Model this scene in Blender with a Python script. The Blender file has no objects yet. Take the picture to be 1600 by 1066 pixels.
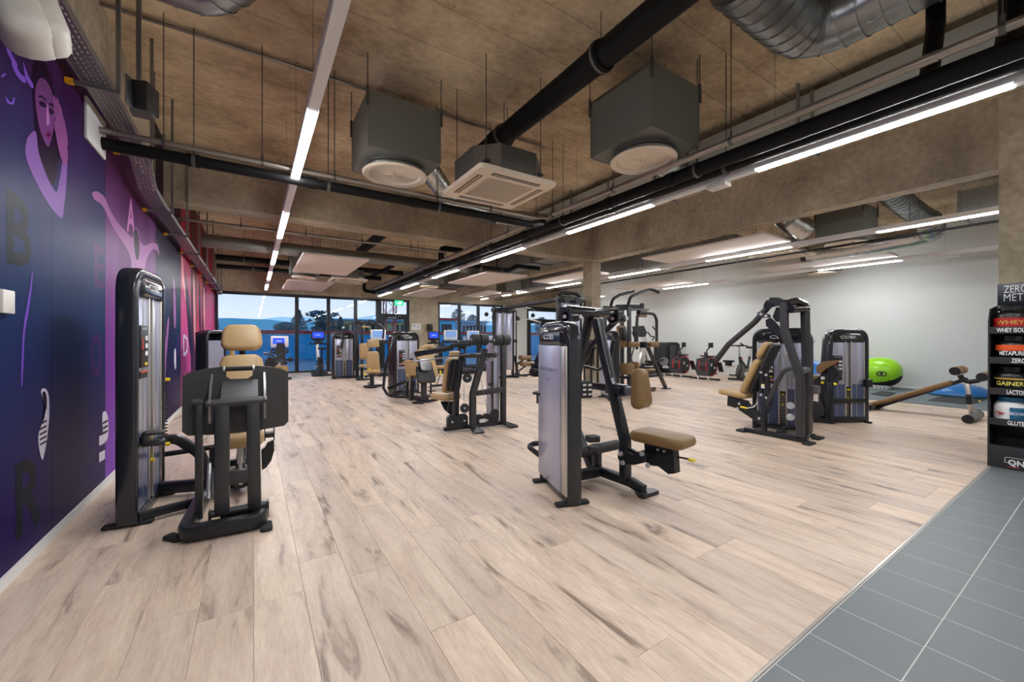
import bpy, bmesh, math, random
from mathutils import Vector, Matrix
random.seed(7)
scene = bpy.context.scene
COL = scene.collection
# ------------------------------------------------------------------ camera
CAM_H = 1.28
FPX, CX, CY = 625.7, 800.0, 528.5            # focal length in pixels of the 1600x1066 frame, horizon row
YAW = math.atan(404.5 / FPX)                 # the camera looks this far to the right of the room's long axis
cam_data = bpy.data.cameras.new('camera')
cam_data.sensor_width = 36.0
cam_data.lens = 36.0 * FPX / 1600.0
cam_data.shift_y = -(533.0 - CY) / 1600.0
cam_data.clip_start = 0.05
cam_data.clip_end = 3000
cam = bpy.data.objects.new('camera', cam_data)
COL.objects.link(cam)
cam.location = (0, 0, CAM_H)
cam.rotation_euler = (math.radians(90), 0, -YAW)
scene.camera = cam
# ------------------------------------------------------------------ sky (dusk), exposure
vs = scene.view_settings
vs.view_transform = 'Standard'; vs.look = 'None'; vs.gamma = 1.0; vs.use_curve_mapping = False
vs.exposure = 0.5
LIGHT_STRENGTH = 85.0
SKY_STRENGTH = 0.95
cy = scene.cycles
cy.use_denoising = True
cy.max_bounces = 8; cy.diffuse_bounces = 5; cy.glossy_bounces = 4; cy.transmission_bounces = 6; cy.transparent_max_bounces = 12
cy.sample_clamp_indirect = 6.0
cy.caustics_reflective = False; cy.caustics_refractive = False
world = bpy.data.worlds.new('dusk_sky'); scene.world = world
world.use_nodes = True
nt = world.node_tree; nt.nodes.clear()
def lin(c):
    return tuple((x / 12.92 if x <= 0.04045 else ((x + 0.055) / 1.055) ** 2.4) for x in c)
def rgb(r, g, b):
    return lin((r / 255, g / 255, b / 255)) + (1.0,)
wo = nt.nodes.new('ShaderNodeOutputWorld'); wb = nt.nodes.new('ShaderNodeBackground')
tc = nt.nodes.new('ShaderNodeTexCoord'); sx = nt.nodes.new('ShaderNodeSeparateXYZ'); cr = nt.nodes.new('ShaderNodeValToRGB')
nt.links.new(tc.outputs['Generated'], sx.inputs[0]); nt.links.new(sx.outputs['Z'], cr.inputs[0])
e = cr.color_ramp.elements
e[0].position = 0.0; e[0].color = rgb(226, 226, 238)
e[1].position = 0.22; e[1].color = rgb(150, 190, 228)
k = cr.color_ramp.elements.new(0.06); k.color = rgb(216, 224, 240)
k = cr.color_ramp.elements.new(0.6); k.color = rgb(128, 168, 214)
nt.links.new(cr.outputs[0], wb.inputs[0]); wb.inputs[1].default_value = SKY_STRENGTH
nt.links.new(wb.outputs[0], wo.inputs[0])

# ------------------------------------------------------------------ where a picture point lies on a plane of the room
S_, C_ = math.sin(YAW), math.cos(YAW)
def _ray(x, y):
    u = (x - CX) / FPX; v = (y - CY) / FPX
    return S_ + u * C_, C_ - u * S_, -v
def PZ(x, y, z=0.0):
    r = _ray(x, y); d = (z - CAM_H) / r[2]; return Vector((r[0] * d, r[1] * d, z))
def PX(x, y, X):
    r = _ray(x, y); d = X / r[0]; return Vector((X, r[1] * d, CAM_H + r[2] * d))
def PY(x, y, Y):
    r = _ray(x, y); d = Y / r[1]; return Vector((r[0] * d, Y, CAM_H + r[2] * d))

# ------------------------------------------------------------------ mesh helpers
V = Vector
class MB:
    def __init__(self): self.bm = bmesh.new()
    def _bev(self, geom_verts, r, seg):
        es = set()
        for v in geom_verts:
            for e_ in v.link_edges: es.add(e_)
        bmesh.ops.bevel(self.bm, geom=list(es), offset=r, segments=seg, affect='EDGES', profile=0.5, clamp_overlap=True)
    def box(self, c, s, yaw=0.0, bev=0.0, seg=2, rot=None):
        m = Matrix.Translation(V(c)) @ ((rot.to_4x4() if rot is not None else Matrix.Rotation(yaw, 4, 'Z'))) @ Matrix.Diagonal((s[0], s[1], s[2], 1))
        g = bmesh.ops.create_cube(self.bm, size=1.0, matrix=m)
        if bev > 0: self._bev(g['verts'], bev, seg)
        return self
    def bb(self, a, b, bev=0.0, seg=2):
        a = V(a); b = V(b)
        return self.box((a + b) / 2, [abs(b[i] - a[i]) for i in range(3)], 0, bev, seg)
    def bar(self, p0, p1, w, h, up=(0, 0, 1), bev=0.0, ext=0.0):
        p0 = V(p0); p1 = V(p1); d = (p1 - p0); L = d.length
        if L < 1e-6: return self
        d.normalize(); up = V(up)
        if abs(d.dot(up)) > 0.98: up = V((0, 1, 0)) if abs(d.y) < 0.9 else V((1, 0, 0))
        x = d.cross(up).normalized(); z = x.cross(d)
        R = Matrix((x, d, z)).transposed()
        return self.box((p0 + p1) / 2, (w, L + 2 * ext, h), 0, bev, 2, R)
    def sweep(self, pts, prof, closed=False, up=(0, 0, 1), caps=True):
        """sweep a closed 2-D profile [(a,b)...] along points; a is sideways, b follows 'up'"""
        pts = [V(p) for p in pts]; n = len(pts); rings = []
        up = V(up); last = None
        for i, p in enumerate(pts):
            if closed: d0 = (p - pts[i - 1]).normalized(); d1 = (pts[(i + 1) % n] - p).normalized()
            else:
                d0 = (p - pts[i - 1]).normalized() if i > 0 else None
                d1 = (pts[i + 1] - p).normalized() if i < n - 1 else None
                if d0 is None: d0 = d1
                if d1 is None: d1 = d0
            t = (d0 + d1)
            t = t.normalized() if t.length > 1e-6 else d1
            if last is None:
                u = up if abs(t.dot(up)) < 0.95 else (V((0, 1, 0)) if abs(t.y) < 0.9 else V((1, 0, 0)))
                x = t.cross(u).normalized()
            else:
                x = last - t * last.dot(t)
                x = x.normalized() if x.length > 1e-6 else t.orthogonal().normalized()
            last = x
            z = x.cross(t).normalized()
            k_ = 1.0 / max(0.5, math.sqrt(max(0.01, (1 + d0.dot(d1)) / 2)))
            # stretch in the plane of the bend
            bend = (d1 - d0)
            ring = []
            for a, b in prof:
                o = x * a + z * b
                if bend.length > 1e-4:
                    bn = bend.normalized(); bn = (bn - t * bn.dot(t)); 
                    if bn.length > 1e-6:
                        bn.normalize(); o = o + bn * o.dot(bn) * (k_ - 1)
                ring.append(self.bm.verts.new(p + o))
            rings.append(ring)
        m = len(prof)
        rng = range(n if closed else n - 1)
        for i in rng:
            A = rings[i]; B = rings[(i + 1) % n]
            for j in range(m):
                self.bm.faces.new((A[j], A[(j + 1) % m], B[(j + 1) % m], B[j]))
        if caps and not closed:
            self.bm.faces.new(rings[0][::-1]); self.bm.faces.new(rings[-1])
        return self
    def tube(self, pts, r, n=10, fil=0.0, closed=False, up=(0, 0, 1)):
        if fil > 0: pts = fillet(pts, fil, closed)
        prof = [(r * math.cos(2 * math.pi * i / n), r * math.sin(2 * math.pi * i / n)) for i in range(n)]
        return self.sweep(pts, prof, closed, up)
    def rtube(self, pts, w, h, fil=0.0, r=0.008, closed=False, up=(0, 0, 1), seg=5):
        if fil > 0: pts = fillet(pts, fil, closed, seg)
        return self.sweep(pts, rrect(w, h, r, 2), closed, up)
    def cyl(self, p0, p1, r, r1=None, n=16):
        p0 = V(p0); p1 = V(p1); r1 = r if r1 is None else r1
        d = (p1 - p0).normalized(); x = d.orthogonal().normalized(); y = d.cross(x)
        A = []; B = []
        for i in range(n):
            a = 2 * math.pi * i / n; o = x * math.cos(a) + y * math.sin(a)
            A.append(self.bm.verts.new(p0 + o * r)); B.append(self.bm.verts.new(p1 + o * r1))
        for i in range(n): self.bm.faces.new((A[i], A[(i + 1) % n], B[(i + 1) % n], B[i]))
        self.bm.faces.new(A[::-1]); self.bm.faces.new(B)
        return self
    def lathe(self, prof, c, axis=(0, 0, 1), n=24):
        """prof: (radius, height along the axis) pairs"""
        c = V(c); d = V(axis).normalized(); x = d.orthogonal().normalized(); y = d.cross(x); rings = []
        for r, z in prof:
            if r < 1e-5: rings.append([self.bm.verts.new(c + d * z)])
            else: rings.append([self.bm.verts.new(c + d * z + (x * math.cos(2 * math.pi * i / n) + y * math.sin(2 * math.pi * i / n)) * r) for i in range(n)])
        for A, B in zip(rings, rings[1:]):
            for i in range(n):
                j = (i + 1) % n
                if len(A) == 1 and len(B) == 1: continue
                if len(A) == 1: self.bm.faces.new((A[0], B[j], B[i]))
                elif len(B) == 1: self.bm.faces.new((A[i], A[j], B[0]))
                else: self.bm.faces.new((A[i], A[j], B[j], B[i]))
        if len(rings[0]) > 1: self.bm.faces.new(rings[0][::-1])
        if len(rings[-1]) > 1: self.bm.faces.new(rings[-1])
        return self
    def prism(self, pts, vec):
        pts = [V(p) for p in pts]; vec = V(vec)
        A = [self.bm.verts.new(p) for p in pts]; B = [self.bm.verts.new(p + vec) for p in pts]
        n = len(pts)
        try:
            self.bm.faces.new(A[::-1]); self.bm.faces.new(B)
        except ValueError: pass
        for i in range(n): self.bm.faces.new((A[i], A[(i + 1) % n], B[(i + 1) % n], B[i]))
        return self
    def pad(self, c, s, yaw=0.0, rot=None, r=None, taper=1.0, corner=None):
        """upholstered pad: rounded outline, rolled edges; taper narrows its local +y end"""
        r = min(r if r else min(s) * 0.42, min(s) * .499)
        M = Matrix.Translation(V(c)) @ (rot.to_4x4() if rot is not None else Matrix.Rotation(yaw, 4, 'Z'))
        ax = sorted(range(3), key=lambda i_: s[i_]); th = ax[0]; u, v = sorted(ax[1:])
        cr_ = corner if corner is not None else max(r * 1.02, min(s[u], s[v]) * .24)
        prof = []
        for q in range(4): a = math.pi / 2 * q / 3; prof.append((r * (1 - math.sin(a)), -s[th] / 2 + r * (1 - math.cos(a))))
        prof += [(i_, -z_) for i_, z_ in reversed(prof)]
        rings = []
        for ins, h in prof:
            ring = []
            for a, b_ in rrect(s[u] - 2 * ins, s[v] - 2 * ins, max(cr_ - ins, .003), 4):
                p = [0, 0, 0]; p[u] = a; p[v] = b_; p[th] = h
                p[0] *= 1 + (taper - 1) * (p[1] / s[1] + .5)
                ring.append(self.bm.verts.new(M @ V(p)))
            rings.append(ring)
        n = len(rings[0])
        for A, B in zip(rings, rings[1:]):
            for i_ in range(n): self.bm.faces.new((A[i_], A[(i_ + 1) % n], B[(i_ + 1) % n], B[i_]))
        self.bm.faces.new(rings[0][::-1]); self.bm.faces.new(rings[-1])
        return self
    def build(self, name, m, parent=None, smooth=True, angle=38):
        bm = self.bm
        bmesh.ops.recalc_face_normals(bm, faces=bm.faces[:])
        if parent is not None:
            o_ = world_origin(parent)
            bmesh.ops.translate(bm, verts=bm.verts[:], vec=-o_)
        me = bpy.data.meshes.new(name); bm.to_mesh(me); bm.free()
        if smooth:
            me.shade_smooth(); me.set_sharp_from_angle(angle=math.radians(angle))
        me.materials.append(MAT[m] if isinstance(m, str) else m)
        o = bpy.data.objects.new(name, me); COL.objects.link(o)
        if parent is not None: o.parent = parent
        return o
def world_origin(o):
    p = V(o.location)
    while o.parent is not None:
        o = o.parent; p = p + V(o.location)
    return p
def rrect(w, h, r, seg=2):
    r = min(r, w / 2 - 1e-4, h / 2 - 1e-4); out = []
    for cx_, cy_, a0 in ((w / 2 - r, h / 2 - r, 0), (-w / 2 + r, h / 2 - r, 90), (-w / 2 + r, -h / 2 + r, 180), (w / 2 - r, -h / 2 + r, 270)):
        for i in range(seg + 1):
            a = math.radians(a0 + 90 * i / seg); out.append((cx_ + r * math.cos(a), cy_ + r * math.sin(a)))
    return out
def fillet(pts, r, closed=False, seg=5):
    pts = [V(p) for p in pts]; out = []; n = len(pts)
    for i in range(n):
        if not closed and i in (0, n - 1): out.append(pts[i]); continue
        a = pts[i - 1]; b = pts[i]; c = pts[(i + 1) % n]
        u = (a - b); v = (c - b); lu = u.length; lv = v.length
        if lu < 1e-6 or lv < 1e-6: continue
        u.normalize(); v.normalize(); ang = u.angle(v)
        if ang > math.radians(176): out.append(b); continue
        t = min(r / math.tan(ang / 2), lu * 0.49, lv * 0.49)
        p0 = b + u * t; p1 = b + v * t
        for k_ in range(seg + 1):
            s = k_ / seg
            out.append(p0 * (1 - s) ** 2 + b * 2 * s * (1 - s) + p1 * s ** 2)
    return out
def tag(o, label, cat, group=None, kind=None):
    o['label'] = label
    if cat: o['category'] = cat
    if group: o['group'] = group
    if kind: o['kind'] = kind
    return o
def struct(o, label=None):
    o['kind'] = 'structure'
    if label: o['label'] = label
    return o
def thing(name, label, cat, loc=(0, 0, 0), group=None):
    o = bpy.data.objects.new(name, None); COL.objects.link(o)
    o.location = loc; o.empty_display_size = 0.1
    return tag(o, label, cat, group)
_txt_cache = {}
def text(name, body, m, parent, pos, xdir, updir, size, width=None, thick=0.002, align='CENTER', shear=0.0, bold=0.0):
    """lettering as a thin mesh: pos is the middle of the word (or its start), xdir reads along, updir points up"""
    cu = bpy.data.curves.new(name, 'FONT'); cu.body = body; cu.size = 1.0; cu.extrude = 0.0; cu.align_x = 'LEFT'; cu.shear = shear
    cu.offset = bold; cu.resolution_u = 2
    ob = bpy.data.objects.new(name, cu); COL.objects.link(ob)
    dg = bpy.context.evaluated_depsgraph_get(); dg.update()
    me = bpy.data.meshes.new_from_object(ob.evaluated_get(dg))
    COL.objects.unlink(ob); bpy.data.objects.remove(ob); bpy.data.curves.remove(cu)
    xs = [v.co.x for v in me.vertices]; ys = [v.co.y for v in me.vertices]
    x0, x1, y0, y1 = min(xs), max(xs), min(ys), max(ys)
    kx = size / (y1 - y0) if width is None else width / (x1 - x0)
    ky = size / (y1 - y0)
    xd = V(xdir).normalized(); ud = V(updir).normalized(); nd = xd.cross(ud).normalized(); o_ = world_origin(parent) if parent else V((0, 0, 0))
    ox = {'CENTER': (x0 + x1) / 2, 'LEFT': x0, 'RIGHT': x1}[align]
    for v in me.vertices:
        v.co = V(pos) + xd * ((v.co.x - ox) * kx) + ud * ((v.co.y - (y0 + y1) / 2) * ky) + nd * (thick) - o_
    me.materials.append(MAT[m] if isinstance(m, str) else m)
    o = bpy.data.objects.new(name, me); COL.objects.link(o); o.parent = parent
    return o

# ------------------------------------------------------------------ materials
MAT = {}
def newmat(name):
    m = bpy.data.materials.new(name); m.use_nodes = True
    n = m.node_tree; b = n.nodes['Principled BSDF']
    MAT[name] = m
    return m, n, b
def plain(name, col, rough=0.5, metal=0.0, noise=0.0, nscale=40.0, bump=0.0, spec=0.5, coat=0.0, stretch=(1, 1, 1)):
    m, n, b = newmat(name)
    b.inputs['Base Color'].default_value = col; b.inputs['Roughness'].default_value = rough; b.inputs['Metallic'].default_value = metal
    b.inputs['Specular IOR Level'].default_value = spec
    if coat: b.inputs['Coat Weight'].default_value = coat; b.inputs['Coat Roughness'].default_value = 0.08
    tcn = n.nodes.new('ShaderNodeTexCoord'); mp = n.nodes.new('ShaderNodeMapping'); mp.inputs['Scale'].default_value = stretch
    nz = n.nodes.new('ShaderNodeTexNoise'); nz.inputs['Scale'].default_value = nscale; nz.inputs['Detail'].default_value = 4
    n.links.new(tcn.outputs['Object'], mp.inputs[0]); n.links.new(mp.outputs[0], nz.inputs['Vector'])
    if noise > 0:
        mx = n.nodes.new('ShaderNodeMix'); mx.data_type = 'RGBA'; mx.blend_type = 'MIX'
        mx.inputs['A'].default_value = tuple(c * (1 - noise) for c in col[:3]) + (1,)
        mx.inputs['B'].default_value = tuple(min(1, c * (1 + noise)) for c in col[:3]) + (1,)
        n.links.new(nz.outputs['Fac'], mx.inputs['Factor']); n.links.new(mx.outputs['Result'], b.inputs['Base Color'])
    if bump > 0:
        bp = n.nodes.new('ShaderNodeBump'); bp.inputs['Strength'].default_value = bump; bp.inputs['Distance'].default_value = 0.004
        n.links.new(nz.outputs['Fac'], bp.inputs['Height']); n.links.new(bp.outputs[0], b.inputs['Normal'])
    return m
def emit(name, col, strength):
    m, n, b = newmat(name)
    b.inputs['Base Color'].default_value = col; b.inputs['Emission Color'].default_value = col; b.inputs['Emission Strength'].default_value = strength
    b.inputs['Roughness'].default_value = 0.4
    return m
plain('frame_black', rgb(34, 36, 41), 0.30, 0.25, 0.06, 60)           # powder coated machine steel
plain('frame_grey', rgb(58, 58, 61), 0.38, 0.35, 0.06, 60)
plain('tower_black', rgb(38, 40, 45), 0.22, 0.1, 0.05, 20, coat=0.25)
plain('gloss_black', rgb(26, 28, 33), 0.16, 0.0, 0.05, 20, coat=0.4)
plain('plastic_black', rgb(30, 30, 33), 0.42, 0.0, 0.08, 80)
plain('rubber_black', rgb(22, 22, 24), 0.7, 0.0, 0.08, 90)
plain('foam_black', rgb(34, 34, 37), 0.62, 0.0, 0.1, 120, 0.2)
plain('shroud_silver', rgb(176, 178, 200), 0.30, 0.55, 0.03, 6)
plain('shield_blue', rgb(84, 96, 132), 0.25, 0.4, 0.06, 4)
plain('shroud_white', rgb(206, 206, 222), 0.35, 0.2, 0.03, 6)
plain('alu', rgb(196, 192, 186), 0.28, 0.8, 0.05, 8, stretch=(60, 60, 1))
plain('chrome', rgb(214, 214, 216), 0.30, 0.6)
plain('steel_grey', rgb(128, 128, 130), 0.32, 0.9, 0.05, 30)
plain('tan', rgb(172, 142, 98), 0.42, 0.0, 0.07, 55, 0.12)
plain('tan_dark', rgb(120, 92, 58), 0.5, 0.0, 0.07, 55)
plain('tan_brown', rgb(122, 94, 56), 0.42, 0.0, 0.07, 55, 0.12)
plain('yellow', rgb(232, 208, 30), 0.45)
plain('orange_cap', rgb(236, 168, 20), 0.5)
plain('white_plastic', rgb(214, 210, 202), 0.4, 0.0, 0.03, 30)
plain('diffuser_white', rgb(226, 212, 192), 0.45, 0.0, 0.02, 20)
plain('panel_white', rgb(222, 212, 204), 0.85, 0.0, 0.03, 200)
plain('box_grey', rgb(112, 113, 106), 0.5, 0.25, 0.06, 14)
plain('galv', rgb(150, 152, 152), 0.30, 0.9, 0.16, 18)
plain('galv_dull', rgb(128, 126, 122), 0.42, 0.85, 0.14, 22)
plain('duct_panel', rgb(160, 162, 156), 0.40, 0.35, 0.06, 5)
plain('foil', rgb(190, 190, 188), 0.26, 1.0, 0.15, 24, 1.0)
plain('pipe_black', rgb(12, 12, 13), 0.62, 0.0, 0.10, 40, spec=0.2)
plain('pipe_steel', rgb(150, 142, 134), 0.34, 0.85, 0.06, 30)
plain('zinc', rgb(138, 138, 138), 0.38, 0.85, 0.12, 60)
plain('rod', rgb(92, 90, 86), 0.45, 0.7)
plain('frame_window', rgb(30, 34, 40), 0.4, 0.2, 0.05, 30)
plain('text_white', rgb(228, 230, 234), 0.5)
plain('text_dark', rgb(38, 38, 44), 0.5)
plain('red', rgb(178, 26, 34), 0.35)
plain('red_dark', rgb(120, 20, 28), 0.4)
plain('placard', rgb(24, 24, 26), 0.35)
plain('placard_red', rgb(150, 48, 34), 0.5)
plain('paper', rgb(214, 214, 216), 0.8)
plain('rail_white', rgb(238, 237, 235), 0.4)
plain('ball_green', rgb(150, 214, 36), 0.32, 0.0, 0.04, 8)
plain('ball_blue', rgb(36, 110, 180), 0.32, 0.0, 0.04, 8)
plain('mat_grey', rgb(104, 114, 120), 0.75, 0.0, 0.08, 120, 0.1)
plain('mat_dark', rgb(44, 47, 50), 0.8, 0.0, 0.08, 120, 0.1)
plain('wall_white', rgb(205, 208, 206), 0.75, 0.0, 0.012, 3)
plain('baseboard', rgb(226, 224, 222), 0.5, 0.0, 0.02, 30)
plain('tile_grey', rgb(106, 113, 117), 0.42, 0.0, 0.05, 10, 0.05)
plain('grout_light', rgb(196, 194, 190), 0.9, 0.0, 0.06, 60)
plain('grout', rgb(150, 132, 118), 0.9, 0.0, 0.1, 60)
plain('tub_black', rgb(22, 20, 22), 0.25, 0.0)
plain('label_red', rgb(176, 24, 22), 0.4, 0, 0.12, 12)
plain('label_orange', rgb(226, 88, 34), 0.4)
plain('label_gold', rgb(206, 170, 84), 0.35, 0.5)
plain('label_yellow', rgb(226, 214, 92), 0.4)
plain('label_white', rgb(226, 226, 228), 0.4)
plain('label_blue', rgb(32, 96, 132), 0.4)
plain('stand_black', rgb(32, 31, 33), 0.5, 0.0, 0.06, 30)
plain('net_dark', rgb(40, 42, 46), 0.6)
emit('screen_blue', rgb(24, 60, 226), 1.2)
emit('screen_white', rgb(120, 160, 220), 0.25)
emit('exit_green', rgb(20, 170, 110), 1.4)
emit('lamp', (0.965, 0.98, 1.0, 1.0), LIGHT_STRENGTH)
def concrete(name, c0, c1, board=False):
    m, n, b = newmat(name)
    g = n.nodes.new('ShaderNodeNewGeometry')
    mp = n.nodes.new('ShaderNodeMapping'); mp.inputs['Scale'].default_value = (1.0, 1.3, 1.0) if board else (1, 1, 1)
    n.links.new(g.outputs['Position'], mp.inputs[0])
    n1 = n.nodes.new('ShaderNodeTexNoise'); n1.inputs['Scale'].default_value = 1.1; n1.inputs['Detail'].default_value = 9; n1.inputs['Roughness'].default_value = 0.62
    n2 = n.nodes.new('ShaderNodeTexNoise'); n2.inputs['Scale'].default_value = 14; n2.inputs['Detail'].default_value = 5
    n.links.new(mp.outputs[0], n1.inputs['Vector']); n.links.new(mp.outputs[0], n2.inputs['Vector'])
    r = n.nodes.new('ShaderNodeValToRGB'); r.color_ramp.elements[0].position = 0.36; r.color_ramp.elements[1].position = 0.66
    r.color_ramp.elements[0].color = c0; r.color_ramp.elements[1].color = c1
    n.links.new(n1.outputs['Fac'], r.inputs[0])
    # small dark pores
    vo = n.nodes.new('ShaderNodeTexVoronoi'); vo.inputs['Scale'].default_value = 3.1 if board else 5.0; n.links.new(mp.outputs[0], vo.inputs['Vector'])
    lt = n.nodes.new('ShaderNodeMapRange'); lt.inputs['From Min'].default_value = 0.02; lt.inputs['From Max'].default_value = 0.07; lt.inputs['To Min'].default_value = 0.55; lt.inputs['To Max'].default_value = 1.0
    n.links.new(vo.outputs['Distance'], lt.inputs['Value'])
    hm = n.nodes.new('ShaderNodeMix'); hm.data_type = 'RGBA'; hm.blend_type = 'MULTIPLY'; hm.inputs['Factor'].default_value = 1.0
    n.links.new(r.outputs[0], hm.inputs['A']); n.links.new(lt.outputs[0], hm.inputs['B'])
    m2 = n.nodes.new('ShaderNodeMix'); m2.data_type = 'RGBA'; m2.blend_type = 'OVERLAY'; m2.inputs['Factor'].default_value = 0.4
    n.links.new(hm.outputs['Result'], m2.inputs['A']); n.links.new(n2.outputs['Fac'], m2.inputs['B'])
    out = m2.outputs['Result']
    hsrc = n2.outputs['Fac']
    if board:
        # joints left by the formwork boards (every 0.5 m along x lines) and sheets (every 2.4 m)
        s = n.nodes.new('ShaderNodeSeparateXYZ'); n.links.new(g.outputs['Position'], s.inputs[0])
        wob = n.nodes.new('ShaderNodeTexNoise'); wob.inputs['Scale'].default_value = 0.7; n.links.new(g.outputs['Position'], wob.inputs['Vector'])
        def line(axis, period, width, off, amt):
            a = n.nodes.new('ShaderNodeMath'); a.operation = 'MULTIPLY_ADD'; a.inputs[1].default_value = 1 / period; a.inputs[2].default_value = off
            n.links.new(s.outputs[axis], a.inputs[0])
            f = n.nodes.new('ShaderNodeMath'); f.operation = 'FRACT'; n.links.new(a.outputs[0], f.inputs[0])
            d = n.nodes.new('ShaderNodeMath'); d.operation = 'SUBTRACT'; d.inputs[1].default_value = 0.5; n.links.new(f.outputs[0], d.inputs[0])
            ab = n.nodes.new('ShaderNodeMath'); ab.operation = 'ABSOLUTE'; n.links.new(d.outputs[0], ab.inputs[0])
            mr = n.nodes.new('ShaderNodeMapRange'); mr.inputs['From Min'].default_value = 0; mr.inputs['From Max'].default_value = width / period
            mr.inputs['To Min'].default_value = amt; mr.inputs['To Max'].default_value = 1.0; n.links.new(ab.outputs[0], mr.inputs['Value'])
            return mr.outputs[0]
        l1 = line('Y', 0.5, 0.012, 0.13, 0.62); l2 = line('X', 2.5, 0.012, 0.24, 0.66); l3 = line('Y', 0.1, 0.006, 0.0, 0.90)
        for l in (l1, l2, l3):
            mm = n.nodes.new('ShaderNodeMix'); mm.data_type = 'RGBA'; mm.blend_type = 'MULTIPLY'; mm.inputs['Factor'].default_value = 1.0
            n.links.new(out, mm.inputs['A']); n.links.new(l, mm.inputs['B']); out = mm.outputs['Result']
    n.links.new(out, b.inputs['Base Color'])
    bp = n.nodes.new('ShaderNodeBump'); bp.inputs['Strength'].default_value = 0.25; bp.inputs['Distance'].default_value = 0.01
    n.links.new(hsrc, bp.inputs['Height']); n.links.new(bp.outputs[0], b.inputs['Normal'])
    b.inputs['Roughness'].default_value = 0.8
    return m
concrete('concrete_ceiling', rgb(160, 138, 110), rgb(216, 194, 160), True)
concrete('concrete', rgb(130, 118, 100), rgb(172, 158, 136))
concrete('concrete_light', rgb(142, 130, 110), rgb(186, 174, 152))
def wood():
    m, n, b = newmat('oak')
    g = n.nodes.new('ShaderNodeNewGeometry')
    at = n.nodes.new('ShaderNodeAttribute'); at.attribute_name = 'rnd'
    sep = n.nodes.new('ShaderNodeSeparateColor'); n.links.new(at.outputs['Color'], sep.inputs[0])
    off = n.nodes.new('ShaderNodeVectorMath'); off.operation = 'MULTIPLY_ADD'
    off.inputs[1].default_value = (37, 53, 17); n.links.new(at.outputs['Color'], off.inputs[0]); n.links.new(g.outputs['Position'], off.inputs[2])
    mp = n.nodes.new('ShaderNodeMapping'); mp.inputs['Scale'].default_value = (1.0, 0.16, 1.0); n.links.new(off.outputs[0], mp.inputs[0])
    n1 = n.nodes.new('ShaderNodeTexNoise'); n1.inputs['Scale'].default_value = 8.5; n1.inputs['Detail'].default_value = 8; n1.inputs['Distortion'].default_value = 0.6; n1.inputs['Roughness'].default_value = 0.6
    n2 = n.nodes.new('ShaderNodeTexNoise'); n2.inputs['Scale'].default_value = 85; n2.inputs['Detail'].default_value = 3
    n.links.new(mp.outputs[0], n1.inputs['Vector']); n.links.new(mp.outputs[0], n2.inputs['Vector'])
    r = n.nodes.new('ShaderNodeValToRGB'); el = r.color_ramp.elements
    el[0].position = 0.31; el[0].color = rgb(126, 108, 94); el[1].position = 0.60; el[1].color = rgb(216, 197, 180)
    q = el.new(0.42); q.color = rgb(197, 177, 160)
    n.links.new(n1.outputs['Fac'], r.inputs[0])
    # knots
    mk = n.nodes.new('ShaderNodeMapping'); mk.inputs['Scale'].default_value = (2.2, 0.85, 1); n.links.new(off.outputs[0], mk.inputs[0])
    vo = n.nodes.new('ShaderNodeTexVoronoi'); vo.inputs['Scale'].default_value = 1.6; n.links.new(mk.outputs[0], vo.inputs['Vector'])
    kr = n.nodes.new('ShaderNodeMapRange'); kr.inputs['From Min'].default_value = 0.02; kr.inputs['From Max'].default_value = 0.20; kr.inputs['To Min'].default_value = 0.42; kr.inputs['To Max'].default_value = 1.0
    n.links.new(vo.outputs['Distance'], kr.inputs['Value'])
    k1 = n.nodes.new('ShaderNodeMix'); k1.data_type = 'RGBA'; k1.blend_type = 'MULTIPLY'; k1.inputs['Factor'].default_value = 1.0
    n.links.new(r.outputs[0], k1.inputs['A']); n.links.new(kr.outputs[0], k1.inputs['B'])
    # fine grain
    k2 = n.nodes.new('ShaderNodeMix'); k2.data_type = 'RGBA'; k2.blend_type = 'OVERLAY'; k2.inputs['Factor'].default_value = 0.28
    n.links.new(k1.outputs['Result'], k2.inputs['A']); n.links.new(n2.outputs['Fac'], k2.inputs['B'])
    # each plank its own tone
    tn = n.nodes.new('ShaderNodeValToRGB'); te = tn.color_ramp.elements
    te[0].position = 0.0; te[0].color = (0.82, 0.81, 0.81, 1); te[1].position = 1.0; te[1].color = (1.04, 1.0, 0.95, 1)
    n.links.new(sep.outputs[0], tn.inputs[0])
    k3 = n.nodes.new('ShaderNodeMix'); k3.data_type = 'RGBA'; k3.blend_type = 'MULTIPLY'; k3.inputs['Factor'].default_value = 1.0
    n.links.new(k2.outputs['Result'], k3.inputs['A']); n.links.new(tn.outputs[0], k3.inputs['B'])
    n.links.new(k3.outputs['Result'], b.inputs['Base Color'])
    b.inputs['Roughness'].default_value = 0.44
    bp = n.nodes.new('ShaderNodeBump'); bp.inputs['Strength'].default_value = 0.06; bp.inputs['Distance'].default_value = 0.003
    n.links.new(n2.outputs['Fac'], bp.inputs['Height']); n.links.new(bp.outputs[0], b.inputs['Normal'])
wood()
def glass(name, tint=(0.93, 0.97, 1.0, 1)):
    m = bpy.data.materials.new(name); m.use_nodes = True; n = m.node_tree; n.nodes.clear(); MAT[name] = m
    o = n.nodes.new('ShaderNodeOutputMaterial'); mx = n.nodes.new('ShaderNodeMixShader'); fr = n.nodes.new('ShaderNodeFresnel'); fr.inputs[0].default_value = 1.5
    t = n.nodes.new('ShaderNodeBsdfTransparent'); t.inputs[0].default_value = tint; gl = n.nodes.new('ShaderNodeBsdfGlossy'); gl.inputs['Roughness'].default_value = 0.0
    n.links.new(fr.outputs[0], mx.inputs[0]); n.links.new(t.outputs[0], mx.inputs[1]); n.links.new(gl.outputs[0], mx.inputs[2]); n.links.new(mx.outputs[0], o.inputs[0])
glass('glass')
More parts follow.
